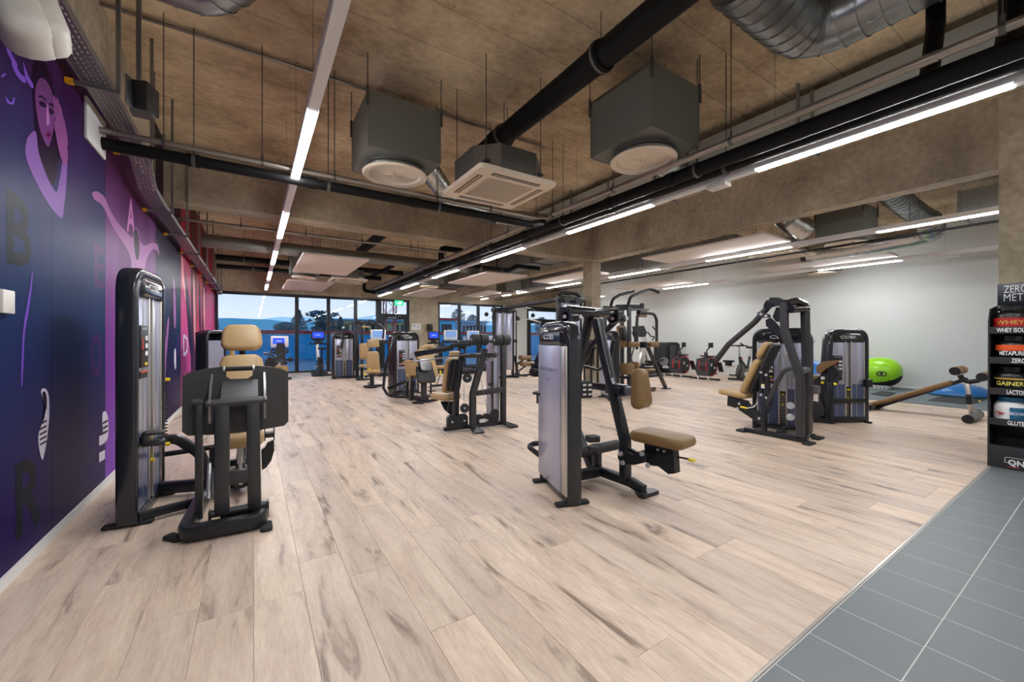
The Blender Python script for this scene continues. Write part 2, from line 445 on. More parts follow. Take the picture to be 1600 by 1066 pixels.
# ================================================================== THE SETTING
LW, RW, FW, BW = -1.076, 13.9, 16.7, -3.2       # left, right, far (window) and back wall planes
CEIL = 4.12; TB = 0.765                           # ceiling height; edge between tiles and planks
fl = MB(); fl.bb((LW - .3, BW - .3, -.30), (RW + .3, FW + .3, -.007)); floor = struct(fl.build('floor', 'grout', None, False))
# --- oak planks, running along the room
PW, PL = 0.2155, 1.50
def in_frame(x, y, z=0.0, mg=40):
    d = x * S_ + y * C_
    if d < 0.3: return False
    px = CX + FPX * (x * C_ - y * S_) / d; py = CY - FPX * (z - CAM_H) / d
    return -mg < px < 1600 + mg and -mg < py < 1066 + mg
planks = []
x = LW
row = 0
while x < RW - 0.01:
    x1 = min(x + PW, RW)
    y = TB + 0.012 - random.choice((0.0, .35, .62, .9, 1.2, 1.38))
    while y < FW:
        a = max(y, TB + 0.012); b_ = min(y + PL, FW)
        if b_ - a > 0.04: planks.append((x, x1, a, b_))
        y += PL
    x = x1
def plank_key(p):
    cx_, cy_ = (p[0] + p[1]) / 2, (p[2] + p[3]) / 2
    return (0 if (in_frame(cx_, cy_) or in_frame(p[0], p[3]) or in_frame(p[1], p[3])) else 1, cx_ * cx_ + cy_ * cy_)
planks.sort(key=plank_key)
GAP = 0.0005
def plank_mesh(name, items):
    vs_, fs, cols = [], [], []
    for (a, b_, c, d) in items:
        i = len(vs_); a += GAP; b_ -= GAP; c += GAP; d -= GAP
        t = 0.0012
        vs_ += [(a, c, -.006), (b_, c, -.006), (b_, d, -.006), (a, d, -.006), (a, c, -t), (b_, c, -t), (b_, d, -t), (a, d, -t),
                (a + t, c + t, 0), (b_ - t, c + t, 0), (b_ - t, d - t, 0), (a + t, d - t, 0)]
        q = [(0, 1, 5, 4), (1, 2, 6, 5), (2, 3, 7, 6), (3, 0, 4, 7), (4, 5, 9, 8), (5, 6, 10, 9), (6, 7, 11, 10), (7, 4, 8, 11), (8, 9, 10, 11)]
        fs += [tuple(i + k_ for k_ in f) for f in q]
        rc = (random.random(), random.random(), random.random(), 1)
        cols += [rc] * len(q)
    me = bpy.data.meshes.new(name); me.from_pydata(vs_, [], fs); me.materials.append(MAT['oak'])
    ca = me.color_attributes.new('rnd', 'FLOAT_COLOR', 'CORNER')
    for p, c in zip(me.polygons, cols):
        for li in p.loop_indices: ca.data[li].color = c
    o = bpy.data.objects.new(name, me); COL.objects.link(o); o.parent = floor
    return o
for p in planks[:300]: plank_mesh('plank', [p])
po = plank_mesh('plank_field', planks[300:]); po['kind'] = 'stuff'
# --- grey tiles in front, thin light profile between
tm = None
TX, TY = 0.3055, 0.2945
for j in range(8):
    for i in range(26):
        x0 = 1.4 + 0.02 - 3 * TX + i * TX + (0.012 if j % 2 else 0); y1 = TB - 0.004 - j * TY
        if x0 > 7.3 and y1 > 0: continue
        if not (in_frame(x0 + .15, y1 - .15, 0, 260)): continue
        if tm is None:
            t = MB(); t.box((TX / 2, -TY / 2, -.004), (TX - .0035, TY - .0035, .006), 0, .001, 1); o = t.build('tile', 'tile_grey', None, False); tm = o.data; o.parent = floor
        else:
            o = bpy.data.objects.new('tile', tm); COL.objects.link(o); o.parent = floor
        o.location = (x0, y1, 0)
t = MB(); t.bb((-.5, TB - 8 * TY - .01, -.0068), (7.6, TB - .001, -.0016)); t.build('grout_bed', 'grout_light', floor, False)
t = MB(); t.bb((LW, TB, -.006), (7.3, TB + .011, .0015)); struct(t.build('trim_1', 'alu', None, False))
# --- walls
def wallbox(name, a, b_, m, label=None):
    w = MB(); w.bb(a, b_); return struct(w.build(name, m, None, False), label)
wall_left = wallbox('wall_left', (LW - .2, BW, -.007), (LW - .004, FW + .25, CEIL), 'concrete_light', 'wall covered with a dark purple dance mural')
wallbox('wall_right', (RW, BW, -.007), (RW + .2, FW + .25, CEIL), 'wall_white')
wallbox('wall_back', (LW, BW - .2, -.007), (RW, BW, CEIL), 'wall_white')
wallbox('ceiling', (LW - .2, BW - .2, CEIL), (RW + .2, FW + .25, CEIL + .25), 'concrete_ceiling')
wf = MB(); wf.bb((LW, FW, 2.89), (RW, FW + .25, CEIL)); wf.bb((5.60, FW - .0, -.007), (6.90, FW + .25, 2.89)); wall_far = struct(wf.build('wall_far', 'concrete_light', None, False))
wallbox('wall_far_pier', (10.3, FW, -.007), (11.7, FW + .25, 2.89), 'wall_white')
# --- beams and columns
wallbox('beam_cross', (LW, 7.50, 3.27), (7.36, 7.93, CEIL), 'concrete')
wallbox('beam_long', (7.36, .25, 3.27), (7.62, FW, CEIL), 'concrete')
wallbox('column_middle', (7.34, 7.56, -.007), (7.66, 7.88, 3.275), 'concrete_light')
wallbox('column_front', (7.34, .30, -.007), (7.70, .845, CEIL), 'concrete_light')
# --- baseboards
wallbox('baseboard_left', (LW - .004, BW, 0), (LW + .014, FW, .062), 'baseboard')
wallbox('baseboard_right', (RW - .014, BW, 0), (RW, FW, .06), 'baseboard')

# ------------------------------------------------------------------ mural on the left wall: printed panels with figures and letters
def mural_mat(name, top, mid, low, nscale=2.0, amt=0.35):
    m, n, b = newmat(name)
    g = n.nodes.new('ShaderNodeNewGeometry'); s = n.nodes.new('ShaderNodeSeparateXYZ'); n.links.new(g.outputs['Position'], s.inputs[0])
    mr = n.nodes.new('ShaderNodeMapRange'); mr.inputs['From Min'].default_value = 0; mr.inputs['From Max'].default_value = 3.5; n.links.new(s.outputs['Z'], mr.inputs['Value'])
    nz = n.nodes.new('ShaderNodeTexNoise'); nz.inputs['Scale'].default_value = nscale; nz.inputs['Detail'].default_value = 3
    mp = n.nodes.new('ShaderNodeMapping'); mp.inputs['Scale'].default_value = (1, 1.3, .35); n.links.new(g.outputs['Position'], mp.inputs[0]); n.links.new(mp.outputs[0], nz.inputs['Vector'])
    ad = n.nodes.new('ShaderNodeMath'); ad.operation = 'MULTIPLY_ADD'; ad.inputs[1].default_value = amt; n.links.new(nz.outputs['Fac'], ad.inputs[0])
    sb = n.nodes.new('ShaderNodeMath'); sb.operation = 'SUBTRACT'; sb.inputs[1].default_value = amt / 2; n.links.new(mr.outputs[0], sb.inputs[0]); n.links.new(sb.outputs[0], ad.inputs[2])
    r = n.nodes.new('ShaderNodeValToRGB'); e_ = r.color_ramp.elements; e_[0].position = 0.08; e_[0].color = low; e_[1].position = 0.9; e_[1].color = top
    q = e_.new(0.45); q.color = mid; n.links.new(ad.outputs[0], r.inputs[0]); n.links.new(r.outputs[0], b.inputs['Base Color'])
    b.inputs['Roughness'].default_value = 0.36; b.inputs['Specular IOR Level'].default_value = 0.02
mural_mat('mural_dark', rgb(52, 14, 66), rgb(30, 48, 84), rgb(36, 24, 74))  # blue middle tone: print colour plus the windows' reflection painted in
mural_mat('mural_dark2', rgb(30, 14, 32), rgb(28, 42, 70), rgb(42, 24, 64))
mural_mat('mural_purple', rgb(58, 18, 52), rgb(112, 58, 122), rgb(118, 62, 164))
mural_mat('mural_pink', rgb(126, 26, 44), rgb(186, 70, 124), rgb(172, 70, 132))
mural_mat('mural_red', rgb(120, 18, 26), rgb(176, 60, 84), rgb(150, 50, 84))
mural_mat('mural_red_dark', rgb(60, 12, 20), rgb(70, 30, 50), rgb(54, 24, 48))
plain('print_skin', rgb(150, 96, 152), .34, 0, 0.28, 7, spec=.02); plain('print_skin_dark', rgb(66, 32, 78), .34, 0, 0.3, 7, spec=.02); plain('print_skin_light', rgb(160, 112, 172), .34, 0, .15, 8, spec=.02)
plain('print_arm', rgb(98, 66, 128), .34, 0, 0.3, 6, spec=.02)
plain('print_hair', rgb(30, 12, 36), .34, 0, 0.2, 10, spec=.02); plain('print_glow', rgb(120, 70, 190), .34, 0, .2, 6, spec=.02); plain('print_white', rgb(206, 200, 216), .34, 0, 0, 40, spec=.02)
plain('print_letter_dark', rgb(22, 26, 34), .34, 0, 0, 40, spec=.02); plain('print_letter_pink', rgb(176, 112, 168), .34, 0, 0, 40, spec=.02); plain('print_letter_plum', rgb(66, 34, 88), .34, 0, 0, 40, spec=.02)
plain('print_shadow', rgb(34, 16, 42), .34, 0, 0, 40, spec=.02); plain('print_lip', rgb(96, 30, 84), .34, 0, 0, 40, spec=.02); plain('print_redskin', rgb(196, 120, 130), .34, 0, .3, 9, spec=.02)
stripes = [(BW, 2.45, 'mural_dark2'), (2.45, 3.735, 'mural_dark'), (3.735, 4.83, 'mural_dark'), (4.83, 6.96, 'mural_purple'), (6.96, 9.15, 'mural_dark2'),
           (9.15, 10.5, 'mural_pink'), (10.5, 11.5, 'mural_red_dark'), (11.5, 12.7, 'mural_red'), (12.7, 13.6, 'mural_red_dark'), (13.6, FW, 'mural_pink')]
for a, b_, m in stripes:
    w = MB(); w.bb((LW - .006, a + .0012, .0), (LW, b_ - .0012, 3.20 if a < 6 else CEIL)); w.build('mural_panel', m, wall_left, False)
def print_tone(name, dark, light):
    m, n, b = newmat(name)
    at = n.nodes.new('ShaderNodeAttribute'); at.attribute_name = 'tone'
    mx = n.nodes.new('ShaderNodeMix'); mx.data_type = 'RGBA'; mx.inputs['A'].default_value = dark; mx.inputs['B'].default_value = light
    n.links.new(at.outputs['Fac'], mx.inputs['Factor']); n.links.new(mx.outputs['Result'], b.inputs['Base Color'])
    b.inputs['Roughness'].default_value = .34; b.inputs['Specular IOR Level'].default_value = .02
print_tone('tone_arm', rgb(38, 22, 60), rgb(116, 80, 144)); print_tone('tone_face', rgb(40, 16, 50), rgb(98, 54, 106)); print_tone('tone_hand', rgb(52, 22, 60), rgb(122, 68, 120))
print_tone('tone_dancer', rgb(64, 28, 74), rgb(146, 94, 144)); print_tone('tone_red', rgb(120, 44, 62), rgb(206, 136, 142)); print_tone('tone_glow', rgb(48, 38, 92), rgb(112, 74, 178))
PR = [0]
def smooth_outline(pts, k_=4):
    out = []; n = len(pts)
    for i in range(n):
        p0, p1, p2, p3 = pts[i - 1], pts[i], pts[(i + 1) % n], pts[(i + 2) % n]
        for q in range(k_):
            t = q / k_; t2, t3 = t * t, t * t * t
            out.append(tuple(.5 * (2 * p1[c] + (p2[c] - p0[c]) * t + (2 * p0[c] - 5 * p1[c] + 4 * p2[c] - p3[c]) * t2 + (3 * p1[c] - p0[c] - 3 * p2[c] + p3[c]) * t3) for c in (0, 1)))
    return out
def printed(name, m, pts, inset=.030, sm=True):
    """flat print: an outline on the mural, given as picture points on the wall plane"""
    PR[0] += 1
    X = LW + 0.0006 + 0.0004 * PR[0]
    if sm: pts = smooth_outline(pts)
    w = MB(); vv = [w.bm.verts.new(PX(px, py, X)) for px, py in pts]
    f = w.bm.faces.new(vv); lay = w.bm.verts.layers.float.new('tone')
    if m.startswith('tone'):
        rim = set(vv)
        bmesh.ops.inset_individual(w.bm, faces=[f], thickness=inset, use_even_offset=False)
        for v in w.bm.verts: v[lay] = 0.0 if v in rim else 1.0
    bmesh.ops.triangulate(w.bm, faces=[f_ for f_ in w.bm.faces if len(f_.verts) > 4])
    return w.build(name, m, wall_left, False)
def letter(ch, m, x0, x1, y0, y1):
    PR[0] = 0
    a = PX((x0 + x1) / 2, (y0 + y1) / 2, LW)
    ya = PX(x0, 528, LW).y; yb = PX(x1, 528, LW).y; zt = PX((x0 + x1) / 2, y0, LW).z; zb = PX((x0 + x1) / 2, y1, LW).z
    PR[0] += 1
    text('letter', ch, m, wall_left, (LW, (ya + yb) / 2, (zt + zb) / 2), (0, 1, 0), (0, 0, 1), zt - zb, yb - ya, 0.0006, bold=0.02)
# woman with a hand beside her face
printed('woman_print', 'print_hair', [(50, 108), (58, 92), (68, 96), (78, 116), (86, 150), (96, 185), (100, 215), (92, 250), (86, 285), (76, 282), (66, 256), (56, 215), (52, 160)])
printed('woman_print', 'tone_arm', [(56, 206), (46, 211), (41, 222), (40, 242), (48, 266), (58, 288), (70, 310), (84, 330), (97, 341), (100, 322), (103, 296), (105, 262), (105, 232), (99, 230), (97, 256), (92, 286), (88, 300), (78, 286), (68, 262), (60, 236)], .034)
printed('woman_print', 'tone_face', [(57, 132), (63, 122), (72, 126), (80, 140), (85, 162), (86, 186), (82, 210), (76, 229), (70, 222), (63, 204), (58, 180), (55, 152)], .055)
printed('woman_print', 'print_shadow', [(61, 161), (66, 158), (71, 163), (72, 168), (66, 167)]); printed('woman_print', 'print_shadow', [(77, 170), (81, 170), (84, 176), (80, 179), (77, 175)])
printed('woman_print', 'print_shadow', [(59, 152), (65, 149), (72, 156), (71, 158), (65, 152)]); printed('woman_print', 'print_shadow', [(77, 161), (82, 162), (85, 168), (82, 166), (77, 164)])
PR[0] = 4
printed('woman_print', 'print_skin', [(73.5, 164), (75.5, 168), (77, 186), (77, 194), (73, 195), (72.5, 184)]); printed('woman_print', 'print_lip', [(72, 208), (76, 204), (80, 208), (80, 213), (76, 217), (72, 213)]); printed('woman_print', 'print_shadow', [(73.5, 210.5), (76, 209), (79, 211), (76, 212.5)])
PR[0] = 4
for f in ([(83, 152), (86, 151), (90, 170), (94, 195), (96, 214), (92, 214), (88, 196), (85, 172)], [(88, 156), (91, 155), (95, 176), (99, 200), (100, 218), (95, 216), (92, 196)], [(92, 166), (95, 166), (99, 184), (103, 206), (104, 224), (99, 222), (96, 202)], [(97, 184), (100, 186), (104, 204), (106, 226), (102, 228), (99, 210)], [(84, 190), (88, 192), (93, 210), (102, 222), (106, 240), (104, 256), (97, 252), (90, 226)]):
    printed('woman_print', 'tone_hand', f, .014)
PR[0] = 0
for f in ([(10, 62), (14, 70), (18, 84), (27, 100), (25, 104), (15, 90), (9, 72)], [(3, 118), (8, 114), (8, 118), (3, 121)], [(8, 150), (14, 158), (19, 160), (21, 152), (23, 156), (20, 163), (12, 161)], [(20, 90), (30, 112), (40, 122), (38, 130), (26, 118), (18, 100)], [(36, 96), (44, 118), (52, 132), (50, 138), (40, 122)]):
    printed('hair_print', 'tone_glow', f, .006)
PR[0] = 0
# dancer with raised arms
printed('dancer_print', 'tone_dancer', [(144, 302), (151, 299), (158, 303), (165, 311), (170, 324), (180, 342), (192, 357), (202, 367), (207, 371), (209, 360), (213, 356), (217, 364), (219, 376), (226, 384), (236, 380), (245, 381), (248, 390), (249, 399), (246, 393), (240, 389), (232, 399), (227, 412), (224, 436), (206, 436), (205, 410), (200, 392), (190, 376), (176, 354), (166, 332), (158, 319), (148, 312)], .03)
printed('dancer_print', 'print_shadow', [(209, 364), (212, 357), (216, 365), (218, 380), (217, 402), (213, 405), (210, 386)])
printed('dancer_print', 'tone_dancer', [(206, 386), (209, 392), (211, 410), (212, 434), (207, 434), (206, 410)], .02)
PR[0] = 0
# lit legs, trainers
printed('leg_print', 'tone_glow', [(50, 425), (47, 450), (40, 490), (36, 520), (34, 560), (33, 600), (35, 600), (37, 560), (39, 520), (44, 490), (49, 455), (51, 430)], .012)
printed('shoe_print', 'print_white', [(64, 612), (70, 607), (76, 618), (77, 650), (75, 672), (73, 690), (70, 706), (66, 719), (61, 700), (60, 680), (65, 664), (70, 650), (71, 635)])
printed('shoe_print', 'print_shadow', [(66, 616), (70, 612), (73, 622), (73, 640), (71, 636)])
for y_ in (662, 670, 678, 686, 694): PR[0] = 2; printed('shoe_lace_print', 'print_shadow', [(62, y_), (73, y_ - 6), (73, y_ - 3), (62, y_ + 3)], sm=False)
PR[0] = 0
printed('shoe_print', 'print_white', [(160, 648), (165, 643), (169, 655), (169, 680), (165, 690), (161, 676)])
for y_ in (660, 668, 676): printed('shoe_lace_print', 'print_shadow', [(161, y_), (168, y_ - 4), (168, y_ - 1), (161, y_ + 3)])
printed('bar_print', 'print_white', [(155, 682), (164, 678), (164, 692), (155, 697)], sm=False); printed('bar_print', 'print_white', [(155, 708), (164, 703), (164, 717), (155, 723)], sm=False)
letter('B', 'print_letter_dark', 10, 49, 306, 416); letter('E', 'print_letter_plum', 147, 162, 384, 450); letter('O', 'print_letter_plum', 142, 159, 520, 590)
letter('R', 'print_letter_dark', 24, 66, 715, 830); letter('A', 'print_letter_pink', 198, 211, 311, 366)
letter('D', 'print_white', 286, 294, 523, 556); letter('O', 'print_letter_plum', 276, 281, 524, 556)
PR[0] = 0
# figures further down the wall, seen at a glancing angle
for pts, m in (([(257, 360), (262, 356), (266, 380), (270, 420), (274, 450), (272, 500), (268, 520), (264, 460), (259, 420)], 'print_shadow'),
               ([(262, 500), (264, 505), (260, 560), (256, 620), (252, 620), (256, 560)], 'print_skin'),
               ([(271, 440), (273, 445), (275, 500), (272, 510)], 'print_skin'),
               ([(273, 545), (275, 550), (275, 575), (273, 576), (272, 560)], 'print_white'),
               ([(251, 612), (254, 600), (255, 615), (253, 640), (249, 650)], 'print_white'),
               ([(284, 398), (286, 410), (288, 440), (292, 452), (291, 470), (287, 455), (284, 425)], 'tone_red'),
               ([(289, 420), (292, 440), (296, 470), (299, 520), (300, 560), (296, 540), (293, 500), (290, 460)], 'print_shadow'),
               ([(302, 430), (304, 440), (306, 500), (307, 560), (304, 540), (302, 490)], 'tone_red'),
               ([(311, 440), (313, 450), (314, 520), (311, 500)], 'print_shadow'),
               ([(318, 452), (320, 460), (321, 530), (318, 500)], 'tone_red')):
    printed('figure_print', m, pts)

# ------------------------------------------------------------------ windows and doors in the far wall
def window(name, x0, x1, z0, z1, mulls, mw=.12):
    fr = MB(); y0, y1 = FW + .02, FW + .12
    fr.bb((x0, y0, z1 - .10), (x1, y1, z1)); fr.bb((x0, y0, z0), (x1, y1, z0 + .06)); fr.bb((x0, y0, z0), (x0 + .08, y1, z1)); fr.bb((x1 - .08, y0, z0), (x1, y1, z1))
    o = struct(fr.build(name, 'frame_window', None, False))
    xs = [x0 + .08] + [v for c in mulls for v in (c - mw / 2, c + mw / 2)] + [x1 - .08]
    for c in mulls:
        f = MB(); f.bb((c - mw / 2, y0 - .01, z0 + .06), (c + mw / 2, y1, z1 - .1)); f.build('mullion', 'frame_window', o, False)
    for a, b_ in zip(xs[::2], xs[1::2]):
        f = MB(); f.bb((a, FW + .06, z0 + .06), (b_, FW + .066, z1 - .1)); f.build('pane', 'glass', o, False)
    return o
window('window_1', LW, 4.30, 0, 2.89, (1.355, 2.43, 3.42))
window('window_2', 6.90, 10.3, 0, 2.89, (7.95, 8.93, 9.8))
def door(name, x0, x1, zt, leaves, top):
    fr = MB(); y0, y1 = FW + .02, FW + .13
    fr.bb((x0, y0, 0), (x0 + .12, y1, top)); fr.bb((x1 - .10, y0, 0), (x1, y1, top)); fr.bb((x0 + .12, y0, top - .08), (x1 - .10, y1, top)); fr.bb((x0 + .12, y0, zt), (x1 - .10, y1, zt + .10))
    o = struct(fr.build(name, 'frame_window', None, False))
    f = MB(); f.bb((x0 + .12, FW + .06, zt + .1), (x1 - .1, FW + .066, top - .08)); f.build('pane', 'glass', o, False)
    a, b_ = x0 + .125, x1 - .105
    for i in range(leaves):
        l0 = a + (b_ - a) * i / leaves; l1 = a + (b_ - a) * (i + 1) / leaves
        f = MB(); w_ = .13
        f.bb((l0, y0 - .02, 0.01), (l0 + w_, y1 - .03, zt - .005)); f.bb((l1 - w_, y0 - .02, 0.01), (l1 - .004, y1 - .03, zt - .005)); f.bb((l0 + w_, y0 - .02, 0.01), (l1 - w_, y1 - .03, .14)); f.bb((l0 + w_, y0 - .02, zt - .13), (l1 - w_, y1 - .03, zt - .005))
        leaf = f.build('door_leaf', 'frame_window', o, False)
        f = MB(); f.bb((l0 + w_, FW + .05, .14), (l1 - w_, FW + .056, zt - .13)); f.build('pane', 'glass', leaf, False)
        f = MB(); f.tube([(l0 + .07, y0 - .02, 1.05), (l0 + .07, y0 - .07, 1.05), (l0 + .2, y0 - .07, 1.05)], .011, 8, .02); f.build('door_handle', 'steel_grey', leaf)
    f = MB(); f.bb((a + .25, y0 - .08, zt - .10), (a + .60, y0 - .02, zt - .03), .008); f.bar((a + .5, y0 - .06, zt - .02), (a + .8, y0 - .05, zt + .02), .02, .015); f.build('door_closer', 'steel_grey', o)
    return o
door('door_1', 4.30, 5.60, 2.19, 1, 2.89)
door('door_2', 11.7, 13.86, 2.17, 2, 2.75)
w = MB(); w.bb((11.7, FW, 2.75), (RW, FW + .25, 2.89)); struct(w.build('trim_2', 'frame_window', None, False))

# ------------------------------------------------------------------ outside, seen through the glass
plain('out_floor', rgb(90, 124, 146), 0.5, 0, 0.08, 5); plain('slat_blue', rgb(62, 184, 232), 0.45, 0, .06, 2); plain('out_red', rgb(156, 36, 50), 0.5, 0, .1, 2)
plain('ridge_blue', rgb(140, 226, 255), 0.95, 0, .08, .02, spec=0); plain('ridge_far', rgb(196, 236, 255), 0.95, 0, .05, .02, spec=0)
plain('leaf_dark', rgb(48, 92, 106), 0.7, 0, .35, .9); plain('bark_dark', rgb(50, 44, 44), 0.8, 0, .2, 6)
plain('build_blue', rgb(70, 136, 170), 0.7, 0, .05, .5); plain('build_yellow', rgb(176, 178, 128), 0.7, 0, .05, .5); plain('build_white', rgb(150, 178, 204), 0.7); plain('crane_red', rgb(166, 40, 52), 0.5)
plain('ground_dusk', rgb(60, 84, 96), 0.9, 0, .2, .1)
o_ = MB(); o_.bb((-40, FW + .25, -.35), (90, 27.2, -.02)); struct(o_.build('terrace', 'out_floor', None, False))
o_ = MB(); o_.bb((-600, 27.2, -3.2), (900, 900, -3.0)); struct(o_.build('ground_outside', 'ground_dusk', None, False))
fe = thing('louvre_fence', 'blue slatted fence with a dark red coping beyond the windows', 'fence', (0, 26.8, 0))
for i in range(14):
    s = MB(); z = .06 + i * .105
    s.prism([(-14, 26.78, z), (-14, 26.86, z + .055), (-14, 26.86, z + .075), (-14, 26.78, z + .02)], (54, 0, 0)); s.build('slat', 'slat_blue', fe, False)
s = MB(); s.bb((-14, 26.86, -.02), (40, 26.9, 1.5)); s.build('backing', 'slat_blue', fe, False)
s = MB(); s.bb((-14, 26.74, 1.52), (40, 26.92, 1.74)); s.build('coping', 'out_red', fe, False)
for i in range(10):
    s = MB(); s.bb((-13 + i * 5.6, 26.72, -.02), (-12.92 + i * 5.6, 26.78, 1.52)); s.build('post', 'slat_blue', fe, False)
def ridge(name, m, Y, prof, label):
    w = MB(); top = [PY(px, py, Y) for px, py in prof]
    pts = [V((top[0].x, Y, -40))] + top + [V((top[-1].x, Y, -40))]
    w.prism(pts, (0, 60, 0)); return tag(struct(w.build(name, m, None, False)), label, 'mountain')
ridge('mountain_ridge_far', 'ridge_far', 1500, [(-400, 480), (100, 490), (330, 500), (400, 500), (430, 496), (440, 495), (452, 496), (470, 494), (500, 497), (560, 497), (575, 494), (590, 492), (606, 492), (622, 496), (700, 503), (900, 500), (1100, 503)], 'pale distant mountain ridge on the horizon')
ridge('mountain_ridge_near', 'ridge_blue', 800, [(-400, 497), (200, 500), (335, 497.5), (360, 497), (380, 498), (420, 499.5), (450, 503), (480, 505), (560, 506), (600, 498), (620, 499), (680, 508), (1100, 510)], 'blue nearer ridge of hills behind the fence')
def far_tree(px, ytop, ybase, Y, wpx, kind, label):
    base = PY(px, ybase, Y); topz = PY(px, ytop, Y).z; H = topz - base.z; base.z = -3.0; 
    t = thing('tree_outside', label, 'tree', base, 'trees beyond the fence')
    k_ = Y / FPX; W = wpx * k_ * 1.15
    tr = MB(); tr.cyl((base.x, Y, -3.02), (base.x, Y, topz - H * .1), .025 * H + .08, .03, 7)
    rnd = random.Random(int(px)); nb = 16
    for i in range(nb):
        z = topz - H * (.08 + .85 * i / nb); a = rnd.random() * 6.28; r = W * (.18 + .36 * (i / nb if kind == 'cone' else math.sin(math.pi * (i + 2) / (nb + 3))))
        tr.cyl((base.x, Y, z - .2), (base.x + r * math.cos(a), Y + r * math.sin(a), z + .1), .04, .015, 5)
    tr.build('trunk', 'bark_dark', t)
    lf = MB(); n = 1300
    for i in range(n):
        s = rnd.random()
        if kind == 'cone': rr = W * .5 * (.08 + .92 * s)
        elif kind == 'pine': rr = W * .5 * (1 if s < .55 else .7) * (.55 + .45 * math.sin(s * 9.5) ** 2)
        else: rr = W * .5 * math.sqrt(max(.05, 1 - (2 * s - 1) ** 2))
        a = rnd.random() * 6.28; q = rr * math.sqrt(rnd.random()); z = topz - H * s * .98
        c = V((base.x + q * math.cos(a), Y + q * math.sin(a), z)); L = W * (.03 + .035 * rnd.random())
        u = V((rnd.uniform(-1, 1), rnd.uniform(-1, 1), rnd.uniform(-.35, .35))).normalized() * L; v = u.orthogonal().normalized() * L * .55
        vv = [lf.bm.verts.new(c + u), lf.bm.verts.new(c + v), lf.bm.verts.new(c - u), lf.bm.verts.new(c - v)]; lf.bm.faces.new(vv)
    f = lf.build('foliage', 'leaf_dark', t, False); f['kind'] = 'stuff'
    return t
far_tree(466, 484, 518, 60, 26, 'cone', 'slim dark tree crossed by the first window mullion')
far_tree(504, 486, 520, 62, 40, 'pine', 'broad layered dark pine outside the second window pane')
far_tree(532, 495, 520, 64, 18, 'cone', 'small pointed dark tree between the pine and the door')
far_tree(446, 504, 520, 46, 26, 'round', 'low rounded shrubby tree left of the slim dark tree')
far_tree(716, 483, 512, 70, 22, 'round', 'rounded dark tree behind the white far building')
far_tree(738, 492, 512, 72, 18, 'round', 'low dark tree beside the rounded tree outside')
far_tree(846, 496, 522, 52, 26, 'round', 'bare dusky tree seen through the double door')
far_tree(338, 492, 518, 60, 8, 'cone', 'thin dark tree at the mural end of the glazing')
def far_building(label, px0, px1, ytop, Y, m, roof, nwin):
    a = PY(px0, ytop, Y); b_ = PY(px1, ytop, Y); t = thing('building_outside', label, 'building', ((a.x + b_.x) / 2, Y, -3))
    w = MB(); w.bb((a.x, Y, -3), (b_.x, Y + 8, a.z - .3)); w.build('wall', m, t, False)
    w = MB(); w.bb((a.x - .3, Y - .4, a.z - .3), (b_.x + .3, Y + 8.3, a.z)); w.build('roof', roof, t, False)
    for i in range(nwin):
        xx = a.x + (b_.x - a.x) * (i + .5) / nwin; ww = (b_.x - a.x) / nwin * .3
        w = MB(); w.bb((xx - ww, Y - .05, a.z - 2.1), (xx + ww, Y + .03, a.z - .8)); w.build('window', 'frame_window', t, False)
far_building('long yellow and blue building behind the pines', 515, 588, 498, 75, 'build_yellow', 'build_blue', 7)
far_building('low yellowish building seen through the glazed door', 617, 640, 500, 66, 'build_yellow', 'build_blue', 3)
far_building('blue flat roofed building with a red edge outside', 684, 711, 497, 50, 'slat_blue', 'out_red', 1)
far_building('pale white glazed building at the right window', 722, 760, 501, 60, 'build_white', 'build_white', 7)
cr_ = thing('tower_crane', 'red lattice crane mast standing outside the door', 'crane', (PY(597, 520, 45).x, 45, -3))
for (cx_px, wpx, yt) in ((591.5, 5.0, 380), (609, 13.5, 380)):
    xx = PY(cx_px, 500, 45).x; hw = wpx * 45 / FPX / 2 * 1.15; ztop = PY(cx_px, yt, 45).z
    w = MB()
    for sx_ in (-1, 1):
        for sy_ in (-1, 1): w.bar((xx + sx_ * hw, 45 + sy_ * hw, -3), (xx + sx_ * hw, 45 + sy_ * hw, ztop), .11, .11)
    z = -3; d = 1
    while z < ztop - 2 * hw:
        for sy_ in (-1, 1): w.bar((xx - d * hw, 45 + sy_ * hw, z), (xx + d * hw, 45 + sy_ * hw, z + 2 * hw), .06, .06)
        for sx_ in (-1, 1): w.bar((xx + sx_ * hw, 45 - d * hw, z), (xx + sx_ * hw, 45 + d * hw, z + 2 * hw), .06, .06)
        z += 2 * hw; d = -d
    w.build('mast', 'crane_red', cr_, False)
# ================================================================== UNDER THE CEILING
def rod(mb, x, y, z, r=.0045): mb.cyl((x, y, z), (x, y, CEIL), r, None, 6)
# ------------------------------------------------------------------ linear lights
def linear_light(X, z, y0, y1, lit, label):
    t = thing('linear_light', label, 'light', (X, (y0 + y1) / 2, z), 'linear ceiling lights')
    w = MB(); w.bb((X - .038, y0, z + .012), (X + .038, y1, z + .085)); w.build('housing', 'rail_white', t, False)
    cur = y0; n = 0
    for a, b_ in lit:
        if a > cur: w = MB(); w.bb((X - .034, cur, z), (X + .034, a, z + .012)); w.build('blank_cover', 'rail_white', t, False)
        w = MB(); w.bb((X - .034, max(a, y0), z - .002), (X + .034, min(b_, y1), z + .012)); w.build('diffuser', 'lamp', t, False)
        cur = b_
    if cur < y1: w = MB(); w.bb((X - .034, cur, z), (X + .034, y1, z + .012)); w.build('blank_cover', 'rail_white', t, False)
    y = y0 + .6
    while y < y1:
        if not (7.4 < y < 8.0 and X < 7.3): w = MB(); w.cyl((X, y, z + .085), (X, y, CEIL), .0016, None, 5); w.build('hanging_wire', 'rod', t)
        y += 1.37
    return t
